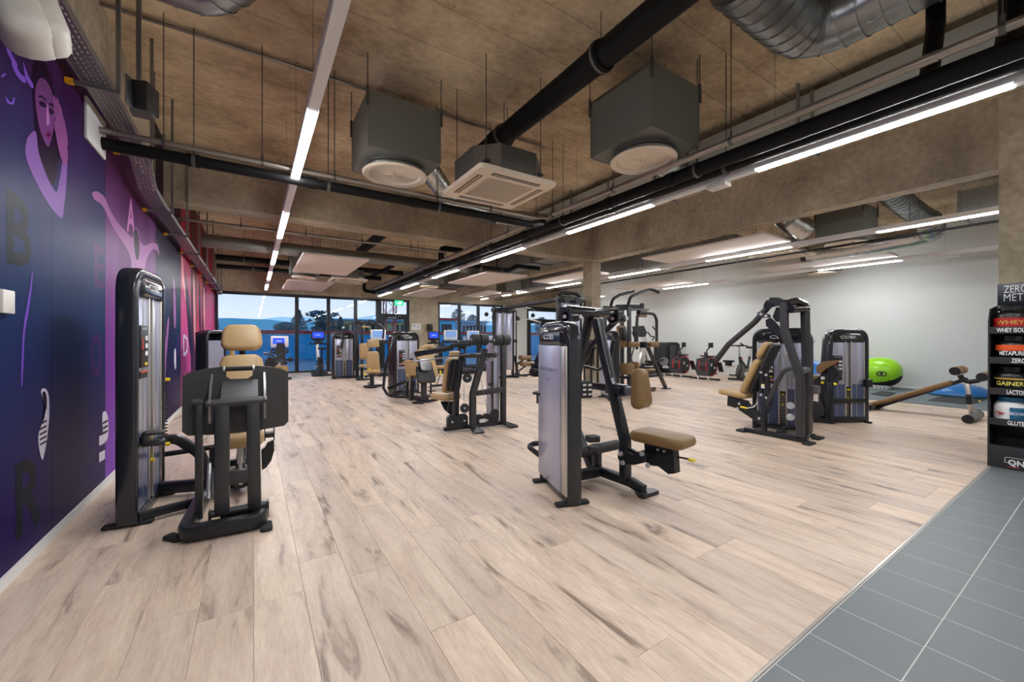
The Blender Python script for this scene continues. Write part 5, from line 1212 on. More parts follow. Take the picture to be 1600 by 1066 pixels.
part(rm, 'seat_support', 'frame_black', lambda w: (w.prism([Q(688, 628, 5.4), Q(708, 628, 5.35), Q(709, 650, 5.2), Q(703, 648, 5.2), Q(694, 640, 5.3)], (.06, .04, 0)), w.bar(Q(704, 650, 5.3), (2.40, 5.08, .06), .06, .06)))
# ------------------------------------------------------------------ hip machine, tower turned to the left
hp = thing('hip_machine', 'hip abduction machine seen from behind its black seat shell', 'exercise machine', (2.85, 8.3, 0), 'selectorised weight machines')
tower(hp, (2.92, 9.10), 21, .70, 1.42, .26, True, False, 0, -1)
part(hp, 'guard_tube', 'gloss_black', lambda w: w.tube([PY(636, 521, 8.85), PY(617, 523, 8.75), PY(608, 552, 8.7), PY(602, 575, 8.7), PY(599, 606, 8.65), PY(606, 618, 8.55), PY(632, 622, 8.45)], .030, 12, .12))
part(hp, 'base_beam', 'frame_black', lambda w: (w.bar((2.72, 8.60, .05), (2.90, 7.62, .05), .10, .08, bev=.01), w.bar((2.62, 7.55, .025), (3.14, 7.70, .025), .09, .04, bev=.008), w.bar((2.62, 7.62, .02), (2.80, 7.50, .02), .07, .035)))
part(hp, 'seat_column', 'frame_grey', lambda w: w.bar((2.84, 7.62, .05), (2.86, 7.66, .50), .10, .10, (0, 1, 0), .012))
part(hp, 'side_column', 'frame_black', lambda w: w.bar((2.62, 7.72, .05), (2.66, 7.74, .42), .08, .06, (0, 1, 0), .01))
part(hp, 'seat_shell', 'plastic_black', lambda w: w.pad(PY(664, 580, 7.58), (.42, .50, .05), 0, tilt(8, 68), r=.022, taper=.8))
part(hp, 'shell_plate', 'steel_grey', lambda w: w.pad(PY(665, 570, 7.52), (.24, .24, .02), 0, tilt(8, 68), r=.008))
part(hp, 'back_pad', 'tan', lambda w: w.pad(PY(666, 568, 7.68), (.46, .62, .08), 0, tilt(8, 70), r=.035, taper=.8))
part(hp, 'head_loop', 'tan', lambda w: w.tube([PY(655, 556, 7.75), PY(658, 545, 7.78), PY(668, 541, 7.8), PY(678, 543, 7.8), PY(681, 550, 7.78)], .045, 12, .06))
part(hp, 'seat_pad', 'tan', lambda w: w.pad((2.80, 7.95, .52), (.36, .40, .08), 0, r=.036))
for (px, py, yw) in ((640.5, 573, 60), (646, 577, 60)): part(hp, 'knee_pad', 'tan', lambda w: w.pad(PY(px, py, 7.75 + (px - 640) * -.02), (.05, .20, .26), math.radians(yw), r=.022))
part(hp, 'knee_bracket', 'frame_black', lambda w: (w.bar(PY(643, 560, 7.75), PY(643, 600, 7.75), .03, .10), w.bar(PY(643, 598, 7.75), (2.7, 7.95, .42), .05, .05)))
part(hp, 'foot_arms', 'frame_black', lambda w: (w.rtube([(2.72, 8.35, .36), (2.45, 8.25, .30), (2.30, 8.2, .26)], .05, .06, .1, .01), w.rtube([(2.72, 8.25, .28), (2.50, 8.05, .20), (2.34, 8.05, .2)], .05, .05, .1, .01), w.cyl((2.60, 7.9, .12), (2.60, 7.9, .40), .03, None, 10)))
part(hp, 'gear_disc', 'plastic_black', lambda w: (w.cyl((2.98, 7.70, .10), (2.98, 7.70, .13), .15, None, 24), w.cyl((3.05, 7.72, .20), (3.05, 7.72, .215), .08, None, 20), w.cyl((3.02, 7.7, .10), (3.02, 7.7, .40), .02, None, 8)))
part(hp, 'release_lever', 'frame_black', lambda w: w.tube([(2.98, 7.75, .28), (3.15, 7.72, .32), (3.26, 7.8, .50), (3.28, 7.82, .58)], .010, 8, .06)); part(hp, 'lever_grip', 'yellow', lambda w: w.cyl((3.262, 7.80, .51), (3.285, 7.823, .60), .02, None, 10))
part(hp, 'pin_knob', 'yellow', lambda w: (w.cyl((2.60, 8.0, .34), (2.60, 7.97, .34), .02, None, 8), w.cyl((2.77, 7.7, .40), (2.77, 7.66, .40), .02, None, 8)))
# ------------------------------------------------------------------ tan seat in front of the hip machine tower: second seat machine
sm = thing('leg_extension_machine', 'tan high-backed seat machine standing behind the hip machine', 'exercise machine', (2.45, 11.0, 0), 'selectorised weight machines')
c = PY(581, 560, 11.0)
part(sm, 'back_pad', 'tan', lambda w: w.pad(PY(583, 566, 11.0), (.36, .58, .09), 0, tilt(15, 82), r=.04))
part(sm, 'head_pad', 'tan', lambda w: w.pad(PY(583, 537, 11.05), (.34, .22, .09), 0, tilt(15, 82), r=.04))
part(sm, 'seat_pad', 'tan', lambda w: w.pad(PY(582, 575, 10.8) + V((0, 0, -.10)), (.36, .40, .09), 0, r=.04))
part(sm, 'column', 'frame_black', lambda w: (w.bar((c.x, 11.0, .05), (c.x, 11.1, 1.0), .10, .08, (0, 1, 0), .01), w.bar((c.x - .25, 10.8, .03), (c.x + .25, 10.8, .03), .09, .05), w.bar((c.x, 11.3, .04), (c.x, 10.6, .04), .08, .06)))
part(sm, 'foot_disc', 'plastic_black', lambda w: (w.cyl((c.x - .10, 10.65, .02), (c.x - .10, 10.65, .05), .16, None, 20), w.cyl((c.x - .1, 10.65, .05), (c.x - .1, 10.65, .34), .03, None, 10), w.box((c.x - .1, 10.6, .32), (.16, .12, .06), .2, .01)))
part(sm, 'lever', 'yellow', lambda w: w.cyl(PY(575, 577, 10.8), PY(579, 577, 10.8), .02, None, 8))
# ------------------------------------------------------------------ pec fly by the window
pf = thing('pec_fly_machine', 'pec fly machine with hanging arms in front of the window', 'exercise machine', (2.75, 13.4, 0), 'selectorised weight machines')
tower(pf, (2.42, 13.72), 8, .68, 1.46, .20, True, False, 0, -1)
FY = 13.3
part(pf, 'column', 'frame_black', lambda w: (w.bar((PY(558, 590, FY).x, FY, .03), (PY(558, 506, FY).x, FY, PY(558, 506, FY).z), .10, .09, (0, 1, 0), .012), w.bar((PY(566, 592, 12.9).x, 12.95, .03), (PY(566, 560, 12.9).x, 12.95, .62), .08, .08, (0, 1, 0), .01), w.bar((PY(566, 545, FY).x, FY, PY(566, 545, FY).z), (PY(565, 506, FY).x, FY, PY(565, 506, FY).z), .07, .07, (0, 1, 0), .01)))
part(pf, 'base', 'frame_black', lambda w: (w.bar((PY(556, 590, FY).x, 13.8, .035), (PY(567, 593, 12.6).x, 12.6, .035), .09, .06, bev=.008), w.bar((2.2, 13.75, .04), (2.9, 13.5, .04), .08, .06), w.bar((2.6, 12.65, .03), (3.0, 12.65, .03), .08, .05), w.rtube([(2.87, 12.7, .10), (3.05, 12.55, .16), (3.12, 12.5, .18)], .06, .07, .05, .01)))
part(pf, 'top_hub', 'frame_black', lambda w: (w.box(PY(562, 504, FY), (.22, .16, .12), 0, .015), w.box(PY(578, 504, FY), (.10, .12, .20), 0, .01), w.bar(PY(552, 505, FY), PY(592, 504, FY), .07, .06)))
part(pf, 'hub_pad', 'tan', lambda w: w.pad(PY(571, 511, FY - .1), (.22, .10, .05), r=.02))
part(pf, 'fly_arm', 'frame_black', lambda w: w.rtube([PY(556, 503, FY), PY(547, 505, FY - .1), PY(538, 512, FY - .2), PY(536, 530, FY - .2), PY(534, 545, FY - .2)], .05, .05, .2, .015))
part(pf, 'fly_arm', 'frame_black', lambda w: w.rtube([PY(585, 506, FY), PY(595, 508, FY - .2), PY(600, 514, FY - .3), PY(598, 530, FY - .3)], .05, .05, .2, .015))
for px, py in ((536.5, 512), (599.5, 513)): part(pf, 'arm_joint', 'chrome', lambda w: w.cyl(PY(px, py, FY - .26), PY(px, py, FY - .20), .035, None, 10))
part(pf, 'grip', 'rubber_black', lambda w: w.cyl(PY(534, 535, FY - .25), PY(533, 546, FY - .25), .03, None, 10))
part(pf, 'back_pad', 'tan', lambda w: w.pad(PY(569, 549, 12.95), (.30, .50, .09), 0, tilt(10, 88), r=.042))
part(pf, 'seat_pad', 'tan', lambda w: w.pad(PY(570, 571.5, 12.8), (.34, .36, .08), 0, r=.036))
part(pf, 'lever', 'yellow', lambda w: (w.cyl(PY(568, 583, 12.7), PY(571, 587, 12.7), .03, None, 8)))
# ------------------------------------------------------------------ machine by the mural behind the leg press
lc = thing('leg_curl_machine', 'leg curl machine with a purple-tinted tower beside the mural', 'exercise machine', (-.3, 9.3, 0), 'selectorised weight machines')
tower(lc, (-.66, 9.45), 64.0, .62, 1.43, .20, False, True, 0, -1, 'shroud_silver', False, 'CURL')
def G(px, py, Y=9.0): return PY(px, py, Y)
part(lc, 'arc_cover', 'plastic_black', lambda w: w.prism([G(414, 566), G(420, 557), G(428, 561), G(432, 568), G(431, 580), G(428, 584), G(412, 584)], (0, .10, 0)))
part(lc, 'arm_plate', 'frame_grey', lambda w: w.prism([G(425, 561), G(444, 551), G(446, 552), G(446, 574), G(443, 575), G(441, 562), G(432, 565)], (0, .03, 0)))
part(lc, 'shin_roller', 'tan', lambda w: w.cyl(G(434, 575), G(446, 577, 8.8), .065, None, 16))
part(lc, 'roller_cap', 'chrome', lambda w: w.cyl(G(433, 571.5, 8.98), G(436, 573, 8.98), .07, None, 16))
part(lc, 'top_rail', 'frame_grey', lambda w: w.rtube([G(412, 553), G(420, 553), G(428, 557), G(431, 562)], .04, .04, .08, .012))
part(lc, 'base_frame', 'frame_black', lambda w: (w.bar((-.55, 9.4, .05), (.35, 9.05, .05), .09, .08, bev=.01), w.bar((.35, 9.4, .03), (.35, 8.6, .03), .09, .05), w.bar((.30, 9.05, .05), (.34, 9.05, .62), .08, .08, (0, 1, 0), .01), w.bar((-.3, 9.0, .4), (.32, 9.05, .5), .06, .08), w.bar((-.25, 9.2, .05), (-.28, 9.0, .45), .08, .08, (0, 1, 0))))
part(lc, 'seat_pad', 'tan', lambda w: w.pad((-.1, 9.0, .52), (.45, .40, .08), r=.036)); part(lc, 'back_pad', 'tan', lambda w: w.pad((-.33, 9.0, .82), (.08, .40, .52), r=.036))
for k_ in range(2): bolt(lc, G(422 + 5 * k_, 576, 8.99), (0, -1, 0), .02, 'label_gold')
# ------------------------------------------------------------------ cable crossover
cc = thing('cable_crossover', 'tall cable crossover station joined by a long top bar', 'exercise machine', (6.55, 9.3, 0))
def stack_station(cx_, cy_, H, n):
    for s in (-1, 1):
        part(cc, 'station_post', 'frame_grey', lambda w: w.bar((cx_ + s * .36, cy_, .04), (cx_ + s * .36, cy_, H), .07, .09, (0, 1, 0), .012))
        part(cc, 'stack_shroud', 'shroud_silver', lambda w: w.box((cx_ + s * .19, cy_ + .02, H * .5 + .04), (.24, .20, H - .42), 0, .03))
        part(cc, 'shroud_rib', 'alu', lambda w: w.box((cx_ + s * .10, cy_ - .09, H * .5 + .04), (.02, .03, H - .42), 0, .005))
        part(cc, 'guide_rail', 'frame_black', lambda w: w.cyl((cx_ + s * .43, cy_ - .10, .06), (cx_ + s * .43, cy_ - .10, H - .1), .02, None, 10))
        part(cc, 'pulley_carriage', 'plastic_black', lambda w: (w.box((cx_ + s * .45, cy_ - .13, H - .35), (.07, .10, .14), 0, .012), w.cyl((cx_ + s * .45, cy_ - .22, H - .38), (cx_ + s * .45, cy_ - .15, H - .38), .05, None, 14)))
        part(cc, 'low_pulley', 'plastic_black', lambda w: (w.cyl((cx_ + s * .42, cy_ - .20, .10), (cx_ + s * .42, cy_ - .14, .10), .09, None, 16)))
        part(cc, 'station_foot', 'frame_black', lambda w: w.bar((cx_ + s * .36, cy_ - .32, .03), (cx_ + s * .36, cy_ + .32, .03), .08, .05, bev=.01))
    part(cc, 'top_housing', 'plastic_black', lambda w: (w.box((cx_, cy_, H - .10), (.80, .26, .13), 0, .03), w.cyl((cx_ - .18, cy_ - .14, H - .12), (cx_ - .18, cy_ + .14, H - .12), .09, None, 16), w.cyl((cx_ + .18, cy_ - .14, H - .12), (cx_ + .18, cy_ + .14, H - .12), .09, None, 16)))
    part(cc, 'station_base', 'frame_black', lambda w: w.bar((cx_ - .36, cy_, .04), (cx_ + .36, cy_, .04), .12, .07, bev=.01))
stack_station(6.78, 11.0, 2.28, 0); stack_station(6.62, 7.62, 2.34, 1)
part(cc, 'arch', 'frame_black', lambda w: w.tube([(6.26, 7.60, 2.0), (6.26, 7.60, 2.40), (6.98, 7.60, 2.40), (6.98, 7.60, 2.0)], .045, 12, .2))
part(cc, 'top_bar', 'frame_grey', lambda w: (w.bar((6.70, 7.7, 2.32), (6.78, 10.9, 2.27), .07, .07, bev=.01), w.bar((6.84, 7.7, 2.28), (6.92, 10.9, 2.23), .03, .04)))
part(cc, 'chin_bar', 'frame_black', lambda w: (w.tube([(7.05, 10.2, 2.22), (7.35, 10.3, 2.22), (7.7, 10.5, 2.18)], .018, 8, .1), w.cyl((7.45, 10.3, 2.22), (7.45, 10.3, 2.07), .006, None, 6)))
part(cc, 'ball_stop', 'rubber_black', lambda w: (w.lathe([(0, -.07), (.05, -.05), (.07, 0), (.05, .05), (0, .07)], (7.45, 10.3, 2.0), n=14), w.lathe([(0, -.07), (.05, -.05), (.07, 0), (.05, .05), (0, .07)], (6.1, 10.9, 2.02), n=14)))
part(cc, 'pull_bar', 'chrome', lambda w: w.tube([PY(806, 503, 10.4), PY(816, 500, 10.4), PY(826, 499, 10.4), PY(836, 501, 10.4), PY(845, 504, 10.4)], .015, 8, .1))
part(cc, 'pull_bar', 'frame_black', lambda w: w.tube([PY(728, 512, 11.3), PY(740, 510, 11.3), PY(752, 509, 11.3)], .018, 8, .1))
part(cc, 'cable', 'rod', lambda w: (w.cyl(PY(826, 499, 10.4), (7.45, 10.3, 2.0), .005, None, 5), w.cyl((6.34, 10.85, 2.0), PY(746, 509, 11.3), .005, None, 5)))
part(cc, 'side_grip', 'rubber_black', lambda w: (w.cyl(PY(803, 533, 10.6), PY(807, 533, 10.6), .05, None, 10), w.bar((7.21, 10.95, 1.22), PY(804, 533, 10.6), .03, .03)))
# ------------------------------------------------------------------ leg-hold bench behind
bn = thing('decline_bench', 'bench with tan leg rollers between cable station and door', 'bench', (7.75, 11.2, 0), 'workout benches')
YB = 11.2
def B_(px, py, Y=YB): return PY(px, py, Y)
part(bn, 'frame', 'frame_black', lambda w: (w.rtube([B_(808, 588), B_(807, 572), B_(804, 556)], .07, .07, .1, .012, up=(0, 1, 0)), w.bar(B_(807, 570), B_(822, 558), .06, .06), w.bar((7.5, YB, .03), (8.3, YB, .03), .07, .05), w.bar((7.62, YB - .3, .02), (7.62, YB + .3, .02), .07, .04), w.bar(B_(810, 580), B_(822, 571), .05, .05)))
for px, py in ((822, 559), (824, 569)): part(bn, 'leg_roller', 'tan_dark', lambda w: w.cyl(B_(px - 9, py, 10.95), B_(px + 6, py, 11.35), .075, None, 16))
part(bn, 'pad', 'tan', lambda w: w.pad((8.2, 11.25, .44), (.75, .30, .07), 0, r=.03))
fb = thing('flat_bench', 'long tan bench behind the hip machine', 'bench', (3.95, 9.4, 0), 'workout benches')
c = PY(690, 574, 9.4)
part(fb, 'pad', 'tan', lambda w: w.pad(PY(692, 573.5, 9.4), (.85, .28, .075), math.radians(6), r=.032))
part(fb, 'leg', 'frame_grey', lambda w: (w.bar(PY(679, 577, 9.4), PY(678, 596, 9.4), .07, .09, (0, 1, 0), .01), w.bar(PY(678, 597, 9.1) , PY(678, 597, 9.7) * 1, .07, .04)))
part(fb, 'leg', 'frame_grey', lambda w: (w.bar((c.x + .38, 9.4, .03), (c.x + .38, 9.4, .50), .07, .09, (0, 1, 0), .01)))
part(fb, 'rail', 'frame_grey', lambda w: w.bar((c.x - .25, 9.4, .10), (c.x + .40, 9.4, .10), .06, .06))
# ------------------------------------------------------------------ chin and dip machine
dm = thing('chin_dip_machine', 'assisted chin and dip machine with high curved bars', 'exercise machine', (7.2, 6.2, 0), 'selectorised weight machines')
tower(dm, (6.33, 5.98), 67, .60, 1.43, .17, False, True, 0, -1, 'shroud_silver', False, 'CHIN')
DY = 6.3
def D_(px, py, Y=DY): return PY(px, py, Y)
for (px, yb, yt, Y) in ((983, 596, 480, 6.25), (945, 520, 478, 6.6), (972, 560, 478, 6.62)):
    part(dm, 'upright', 'frame_grey', lambda w: w.bar(V((D_(px, yb, Y).x, Y, .03)), V((D_(px, yt, Y).x, Y, D_(px, yt, Y).z)), .075, .08, (0, 1, 0), .012))
part(dm, 'top_beam', 'frame_grey', lambda w: (w.bar(D_(962, 480, 6.5), D_(1006, 479, 6.2), .08, .11, (0, 0, 1), .012), w.bar(D_(944, 482, 6.62), D_(985, 482, 6.62), .08, .10, (0, 0, 1), .01), w.bar(D_(966, 480, 6.62), D_(982, 480, 6.25), .07, .08), w.cyl(D_(1003, 474, 6.2), D_(1003, 482, 6.2), .045, None, 12)))
for pts in ([(954, 481), (957, 468), (968, 461), (990, 455)], [(981, 478), (985, 464), (1000, 457), (1013, 452), (1020, 453), (1029, 457)]):
    Yb = 6.62 if pts[0][0] < 960 else 6.2
    part(dm, 'chin_bar', 'frame_black', lambda w: w.tube([D_(px, py, Yb) for px, py in pts], .036, 12, .2))
part(dm, 'dip_arm', 'frame_grey', lambda w: w.tube([D_(1008, 489), D_(1022, 491), D_(1026, 500), D_(1026, 548)], .036, 12, .12)); part(dm, 'dip_arm', 'frame_grey', lambda w: w.tube([D_(1002, 489), D_(996, 492), D_(995, 505), D_(995, 546)], .036, 12, .1))
part(dm, 'arm_hinge', 'plastic_black', lambda w: (w.box(D_(1003, 489), (.28, .12, .10), 0, .02), w.bar(D_(985, 485), D_(1013, 484), .05, .025)))
part(dm, 'chin_pad', 'tan_brown', lambda w: w.pad(D_(1003, 494, 6.2), (.26, .12, .05), r=.02))
for px in (990.5, 1021): part(dm, 'knee_pad', 'tan_brown', lambda w: w.pad(D_(px, 538.5, 6.15), (.33, .12, .13), 0, r=.045))
part(dm, 'knee_bar', 'frame_black', lambda w: (w.bar(D_(980, 539, 6.2), D_(1030, 539, 6.2), .05, .05), w.box(D_(1006, 539, 6.18), (.12, .14, .14), 0, .01)))
part(dm, 'stay_leg', 'frame_grey', lambda w: (w.bar(D_(1012, 543, 6.25), PZ(1040, 606, .01), .07, .08, (0, 1, 0), .01), w.box(PZ(1041, 607, .012), (.18, .16, .022))))
part(dm, 'back_pad', 'tan_brown', lambda w: w.pad(D_(972, 526, 6.45), (.30, .52, .07), 0, tilt(0, 84), r=.03)); part(dm, 'back_plate', 'plastic_black', lambda w: w.pad(D_(974, 522, 6.39), (.20, .30, .05), 0, tilt(0, 84), r=.02))
part(dm, 'foot_pad', 'tan_brown', lambda w: w.pad(D_(979, 576.5, 5.9), (.30, .26, .24), math.radians(10), r=.05)); part(dm, 'foot_pad', 'tan_brown', lambda w: w.pad(D_(990, 574.5, 6.0), (.09, .26, .26), math.radians(10), r=.03))
part(dm, 'step', 'frame_black', lambda w: (w.bar((6.5, 6.0, .05), (8.2, 6.3, .05), .09, .08, bev=.01), w.bar(D_(975, 590, 6.1), D_(995, 590, 6.1), .3, .06), w.bar(D_(1010, 588, 6.5), D_(1032, 586, 6.5), .2, .05, bev=.01)))
part(dm, 'step_pad', 'tan_brown', lambda w: w.pad(D_(1017, 579, 6.6), (.30, .22, .08), r=.03))
# ------------------------------------------------------------------ chest press on the right
CPX = 5.66
def K(px, py, X=CPX): return PX(px, py, X)
cp = thing('chest_press', 'chest press with long black arms and reclined tan seat', 'exercise machine', (5.75, 2.5, 0), 'selectorised weight machines')
tower(cp, (6.22, 2.66), -76, .70, 1.42, .17, True, False, 0, -1)
part(cp, 'base_beam', 'frame_black', lambda w: (w.bar((CPX, 2.88, .03), (CPX, 2.14, .045), .075, .06, bev=.01), w.bar((CPX, 2.45, .05), (6.15, 2.60, .05), .07, .06), w.bar((CPX, 2.18, .045), (6.1, 2.3, .045), .07, .07)))
for p, s in (((CPX - .02, 2.90, .014), (.16, .12, .028)), ((CPX - .04, 2.11, .014), (.18, .10, .028)), ((6.02, 2.16, .014), (.18, .10, .028)), ((6.1, 2.28, .014), (.16, .09, .028))): part(cp, 'foot', 'rubber_black', lambda w: w.pad(p, s, 0, r=.012))
part(cp, 'seat_post', 'frame_black', lambda w: w.bar((CPX, K(1194, 670).y, .05), (CPX, K(1194, 670).y, .50), .055, .06, (0, 1, 0), .01))
part(cp, 'main_post', 'frame_grey', lambda w: w.rtube([(CPX, 2.215, .05), (CPX, 2.215, K(1249, 590).z), K(1226, 518) + V((0, 0, 0)), K(1225, 473)], .085, .075, .04, .014, up=(1, 0, 0)))
rp = PX(1260, 480, 5.98)
part(cp, 'rear_post', 'frame_grey', lambda w: w.rtube([(5.98, rp.y, .04), (5.98, rp.y, .9), (5.98, rp.y + .015, rp.z + .02)], .085, .10, 0, .016, up=(1, 0, 0)))
part(cp, 'head_tube', 'gloss_black', lambda w: (w.tube([K(1229, 474), V((5.82, 2.33, K(1229, 474).z + .03)), V((5.98, rp.y + .02, rp.z + .03))], .05, 16, .04), w.cyl(K(1236, 484) , V((5.98, rp.y, rp.z - .02)), .045, None, 14)))
part(cp, 'head_plate', 'frame_black', lambda w: w.prism([K(1194, 473), K(1202, 465), K(1216, 465), K(1234, 473), K(1234, 483), K(1222, 482), K(1214, 477), K(1205, 480)], (.05, 0, 0)))
part(cp, 'pivot_hub', 'frame_black', lambda w: (w.cyl(K(1199, 478, CPX - .12), K(1199, 478, CPX + .12), .045, None, 14), w.cyl(K(1219, 492, CPX + .02), K(1219, 492, CPX + .30), .07, None, 14), w.prism([K(1196, 500), K(1203, 497), K(1226, 520), K(1222, 535), K(1210, 520), K(1197, 510)], (.045, 0, 0)), w.prism([K(1213, 480), K(1222, 483), K(1221, 500), K(1212, 503), K(1207, 495)], (.2, 0, 0))))
for px, py in ((1200, 467), (1189, 491), (1197, 494)): bolt(cp, K(px, py, CPX - .13 if px != 1200 else CPX - .01), (-1, 0, 0), .018)
for dx in (-.02,):
    part(cp, 'press_arm', 'frame_grey', lambda w: w.rtube([K(1205, 476) + V((dx, 0, 0)), K(1180, 504) + V((dx, 0, 0)), K(1140, 538) + V((dx * 1.1, 0, 0)), K(1120, 564) + V((dx * 1.2, 0, 0))], .06, .085, .3, .016, up=(1, 0, 0)))
    part(cp, 'arm_link', 'frame_grey', lambda w: w.prism([K(1186, 490) + V((dx - .04, 0, 0)), K(1190, 487) + V((dx - .04, 0, 0)), K(1206, 492) + V((dx - .04, 0, 0)), K(1206, 497) + V((dx - .04, 0, 0)), K(1194, 497) + V((dx - .04, 0, 0))], (.025, 0, 0)))
def slab(t, name, m, p0, p1, width, thick, yaw, taper=1.0):
    """pad between two points along its length"""
    d = V(p1) - V(p0); L = d.length; y_ = d.normalized(); x_ = V((math.cos(math.radians(yaw)), math.sin(math.radians(yaw)), 0)); z_ = x_.cross(y_).normalized(); x_ = y_.cross(z_)
    Rm = Matrix((x_, y_, z_)).transposed()
    return part(t, name, m, lambda w: w.pad((V(p0) + V(p1)) / 2, (width, L, thick), 0, Rm, r=thick * .45, taper=taper))
bx = CPX + .10
slab(cp, 'back_pad', 'tan', K(1165, 614, bx), K(1190, 561, bx), .30, .075, 0); slab(cp, 'head_pad', 'tan', K(1189, 559, bx), K(1203, 535, bx), .26, .075, 0, .9)
slab(cp, 'back_board', 'plastic_black', K(1174, 613, bx) + V((0, -.02, 0)), K(1211, 538, bx) + V((0, -.02, 0)), .24, .05, 0)
slab(cp, 'seat_pad', 'tan', K(1172, 619, bx), K(1128, 610, bx), .30, .08, 0)
part(cp, 'seat_bracket', 'frame_black', lambda w: w.prism([K(1137, 618), K(1166, 627), K(1173, 637), K(1190, 650), K(1191, 660), K(1186, 662), K(1165, 648), K(1150, 638), K(1136, 634)], (.06, 0, 0)))
part(cp, 'back_link', 'frame_black', lambda w: (w.prism([K(1194, 581), K(1200, 584), K(1201, 622), K(1196, 624), K(1194, 600)], (.05, 0, 0)), w.prism([K(1187, 579), K(1191, 577), K(1193, 600), K(1190, 615), K(1186, 612)], (.05, 0, 0))))
part(cp, 'lift_arm', 'frame_grey', lambda w: w.rtube([K(1250, 577), K(1236, 576), K(1224, 580), K(1214, 598), K(1205, 618), K(1198, 632), K(1194, 640)], .05, .045, .1, .012, up=(1, 0, 0)))
part(cp, 'lift_hub', 'steel_grey', lambda w: (w.cyl(K(1236, 586, CPX - .03), K(1236, 586, CPX + .16), .055, None, 16), w.cyl(K(1252, 580, CPX), V((6.0, rp.y, K(1252, 580).z)), .045, None, 14)))
for px, py in ((1189, 582), (1197, 586), (1189, 617), (1197, 622), (1155, 631), (1152.5, 638.5), (1186.5, 654)): bolt(cp, K(px, py, CPX - .012), (-1, 0, 0), .018)
part(cp, 'seat_lever', 'yellow', lambda w: w.cyl(K(1157, 636, CPX - .05), K(1167, 638, CPX - .05), .013, None, 10)); part(cp, 'lever_stalk', 'chrome', lambda w: w.tube([K(1167, 638, CPX - .05), K(1178, 636, CPX - .04), K(1184, 628, CPX - .02)], .007, 6, .03))
part(cp, 'cable', 'rod', lambda w: [w.cyl(K(px, y0, CPX + .12), K(px2, y1, CPX + .12), .003, None, 5) for px, y0, px2, y1 in ((1222, 540, 1232, 592), (1231, 592, 1231, 676), (1237, 592, 1237, 640))])
for px, py in ((1235, 634), (1235, 652)): part(cp, 'pulley', 'chrome', lambda w: w.cyl(K(px, py, CPX + .09), K(px, py, CPX + .13), .045, None, 16))
part(cp, 'warning_label', 'paper', lambda w: w.box(K(1192, 604, CPX - .006), (.003, .04, .05)), False); part(cp, 'warning_label', 'yellow', lambda w: w.box(K(1192, 601, CPX - .008), (.003, .04, .012)), False)
part(cp, 'damper', 'plastic_black', lambda w: w.cyl(K(1208, 623, CPX + .05), K(1200, 645, CPX + .05), .012, None, 8))
part(cp, 'rear_stub', 'steel_grey', lambda w: w.box(V((6.06, rp.y - .06, .62)), (.10, .10, .10), 0, .008))
# ------------------------------------------------------------------ arm curl
ac = thing('arm_curl_machine', 'arm curl machine with a tan wedge pad before its tower', 'exercise machine', (7.45, 2.35, 0), 'selectorised weight machines')
tower(ac, (7.60, 2.40), -33, .66, 1.42, .17, True, False, .07, -1)
AX = 7.32
def A_(px, py, X=AX): return PX(px, py, X)
part(ac, 'front_post', 'frame_black', lambda w: w.bar((AX, A_(1298, 650).y, .03), (AX, A_(1298, 600).y, A_(1298, 598).z), .075, .065, (0, 1, 0), .01))
part(ac, 'base_beam', 'frame_black', lambda w: (w.bar(A_(1298, 656) , V((7.80, 2.20, .05)), .06, .075, (0, 0, 1), .01), w.bar(A_(1298, 627), V((7.80, 2.20, A_(1298, 627).z)), .05, .07, (0, 0, 1), .01), w.bar((AX, A_(1298, 656).y, .04), (7.05, 2.72, .04), .06, .06), w.bar((7.05, 2.72, .04), (7.4, 2.66, .04), .06, .06), w.box((AX, A_(1298, 660).y, .012), (.16, .12, .022))))
part(ac, 'curl_shell', 'gloss_black', lambda w: w.prism([A_(1268, 598), A_(1280, 588), A_(1292, 576), A_(1300, 570), A_(1310, 580), A_(1313, 590), A_(1309, 600), A_(1297, 604), A_(1284, 606), A_(1272, 604)], (.10, .05, 0)))
part(ac, 'shell_edge', 'plastic_black', lambda w: w.tube([A_(1300, 570), A_(1310, 579), A_(1313, 588), A_(1307, 596)], .022, 10, .04))
part(ac, 'wedge_pad', 'tan_brown', lambda w: w.prism([A_(1275, 581, 7.26), A_(1276, 572, 7.26), A_(1284, 566, 7.26), A_(1299, 564, 7.26), A_(1312, 563.5, 7.26), A_(1304, 569, 7.26), A_(1290, 577, 7.26), A_(1281, 585, 7.26)], (.36, .10, 0)))
part(ac, 'seat_pad', 'tan_brown', lambda w: w.pad(A_(1272, 589.5, 7.5), (.34, .36, .07), .3, r=.03))
part(ac, 'seat_stem', 'frame_black', lambda w: w.bar((7.1, 2.75, .04), (7.4, 2.78, .52), .07, .07, (0, 1, 0), .01))
for px, py in ((1285, 598), (1305, 600)): part(ac, 'pin_knob', 'yellow', lambda w: w.cyl(A_(px, py, AX - .02), A_(px, py, AX + .01), .022, None, 12))
part(ac, 'warning_label', 'paper', lambda w: w.box(A_(1285.5, 591, AX - .004), (.003, .05, .045)), False)
part(ac, 'stack_handle', 'plastic_black', lambda w: w.box((7.80, 2.17, .60), (.09, .10, .12), math.radians(-33), .012))
part(ac, 'cam', 'plastic_black', lambda w: (w.cyl(A_(1272, 640, 7.2), A_(1272, 640, 7.26), .13, None, 20), w.cyl(A_(1279, 647, 7.19), A_(1279, 647, 7.2), .03, None, 10)))
part(ac, 'cable', 'rod', lambda w: w.cyl(A_(1275, 532, 7.35), A_(1262, 545, 7.1), .004, None, 5))
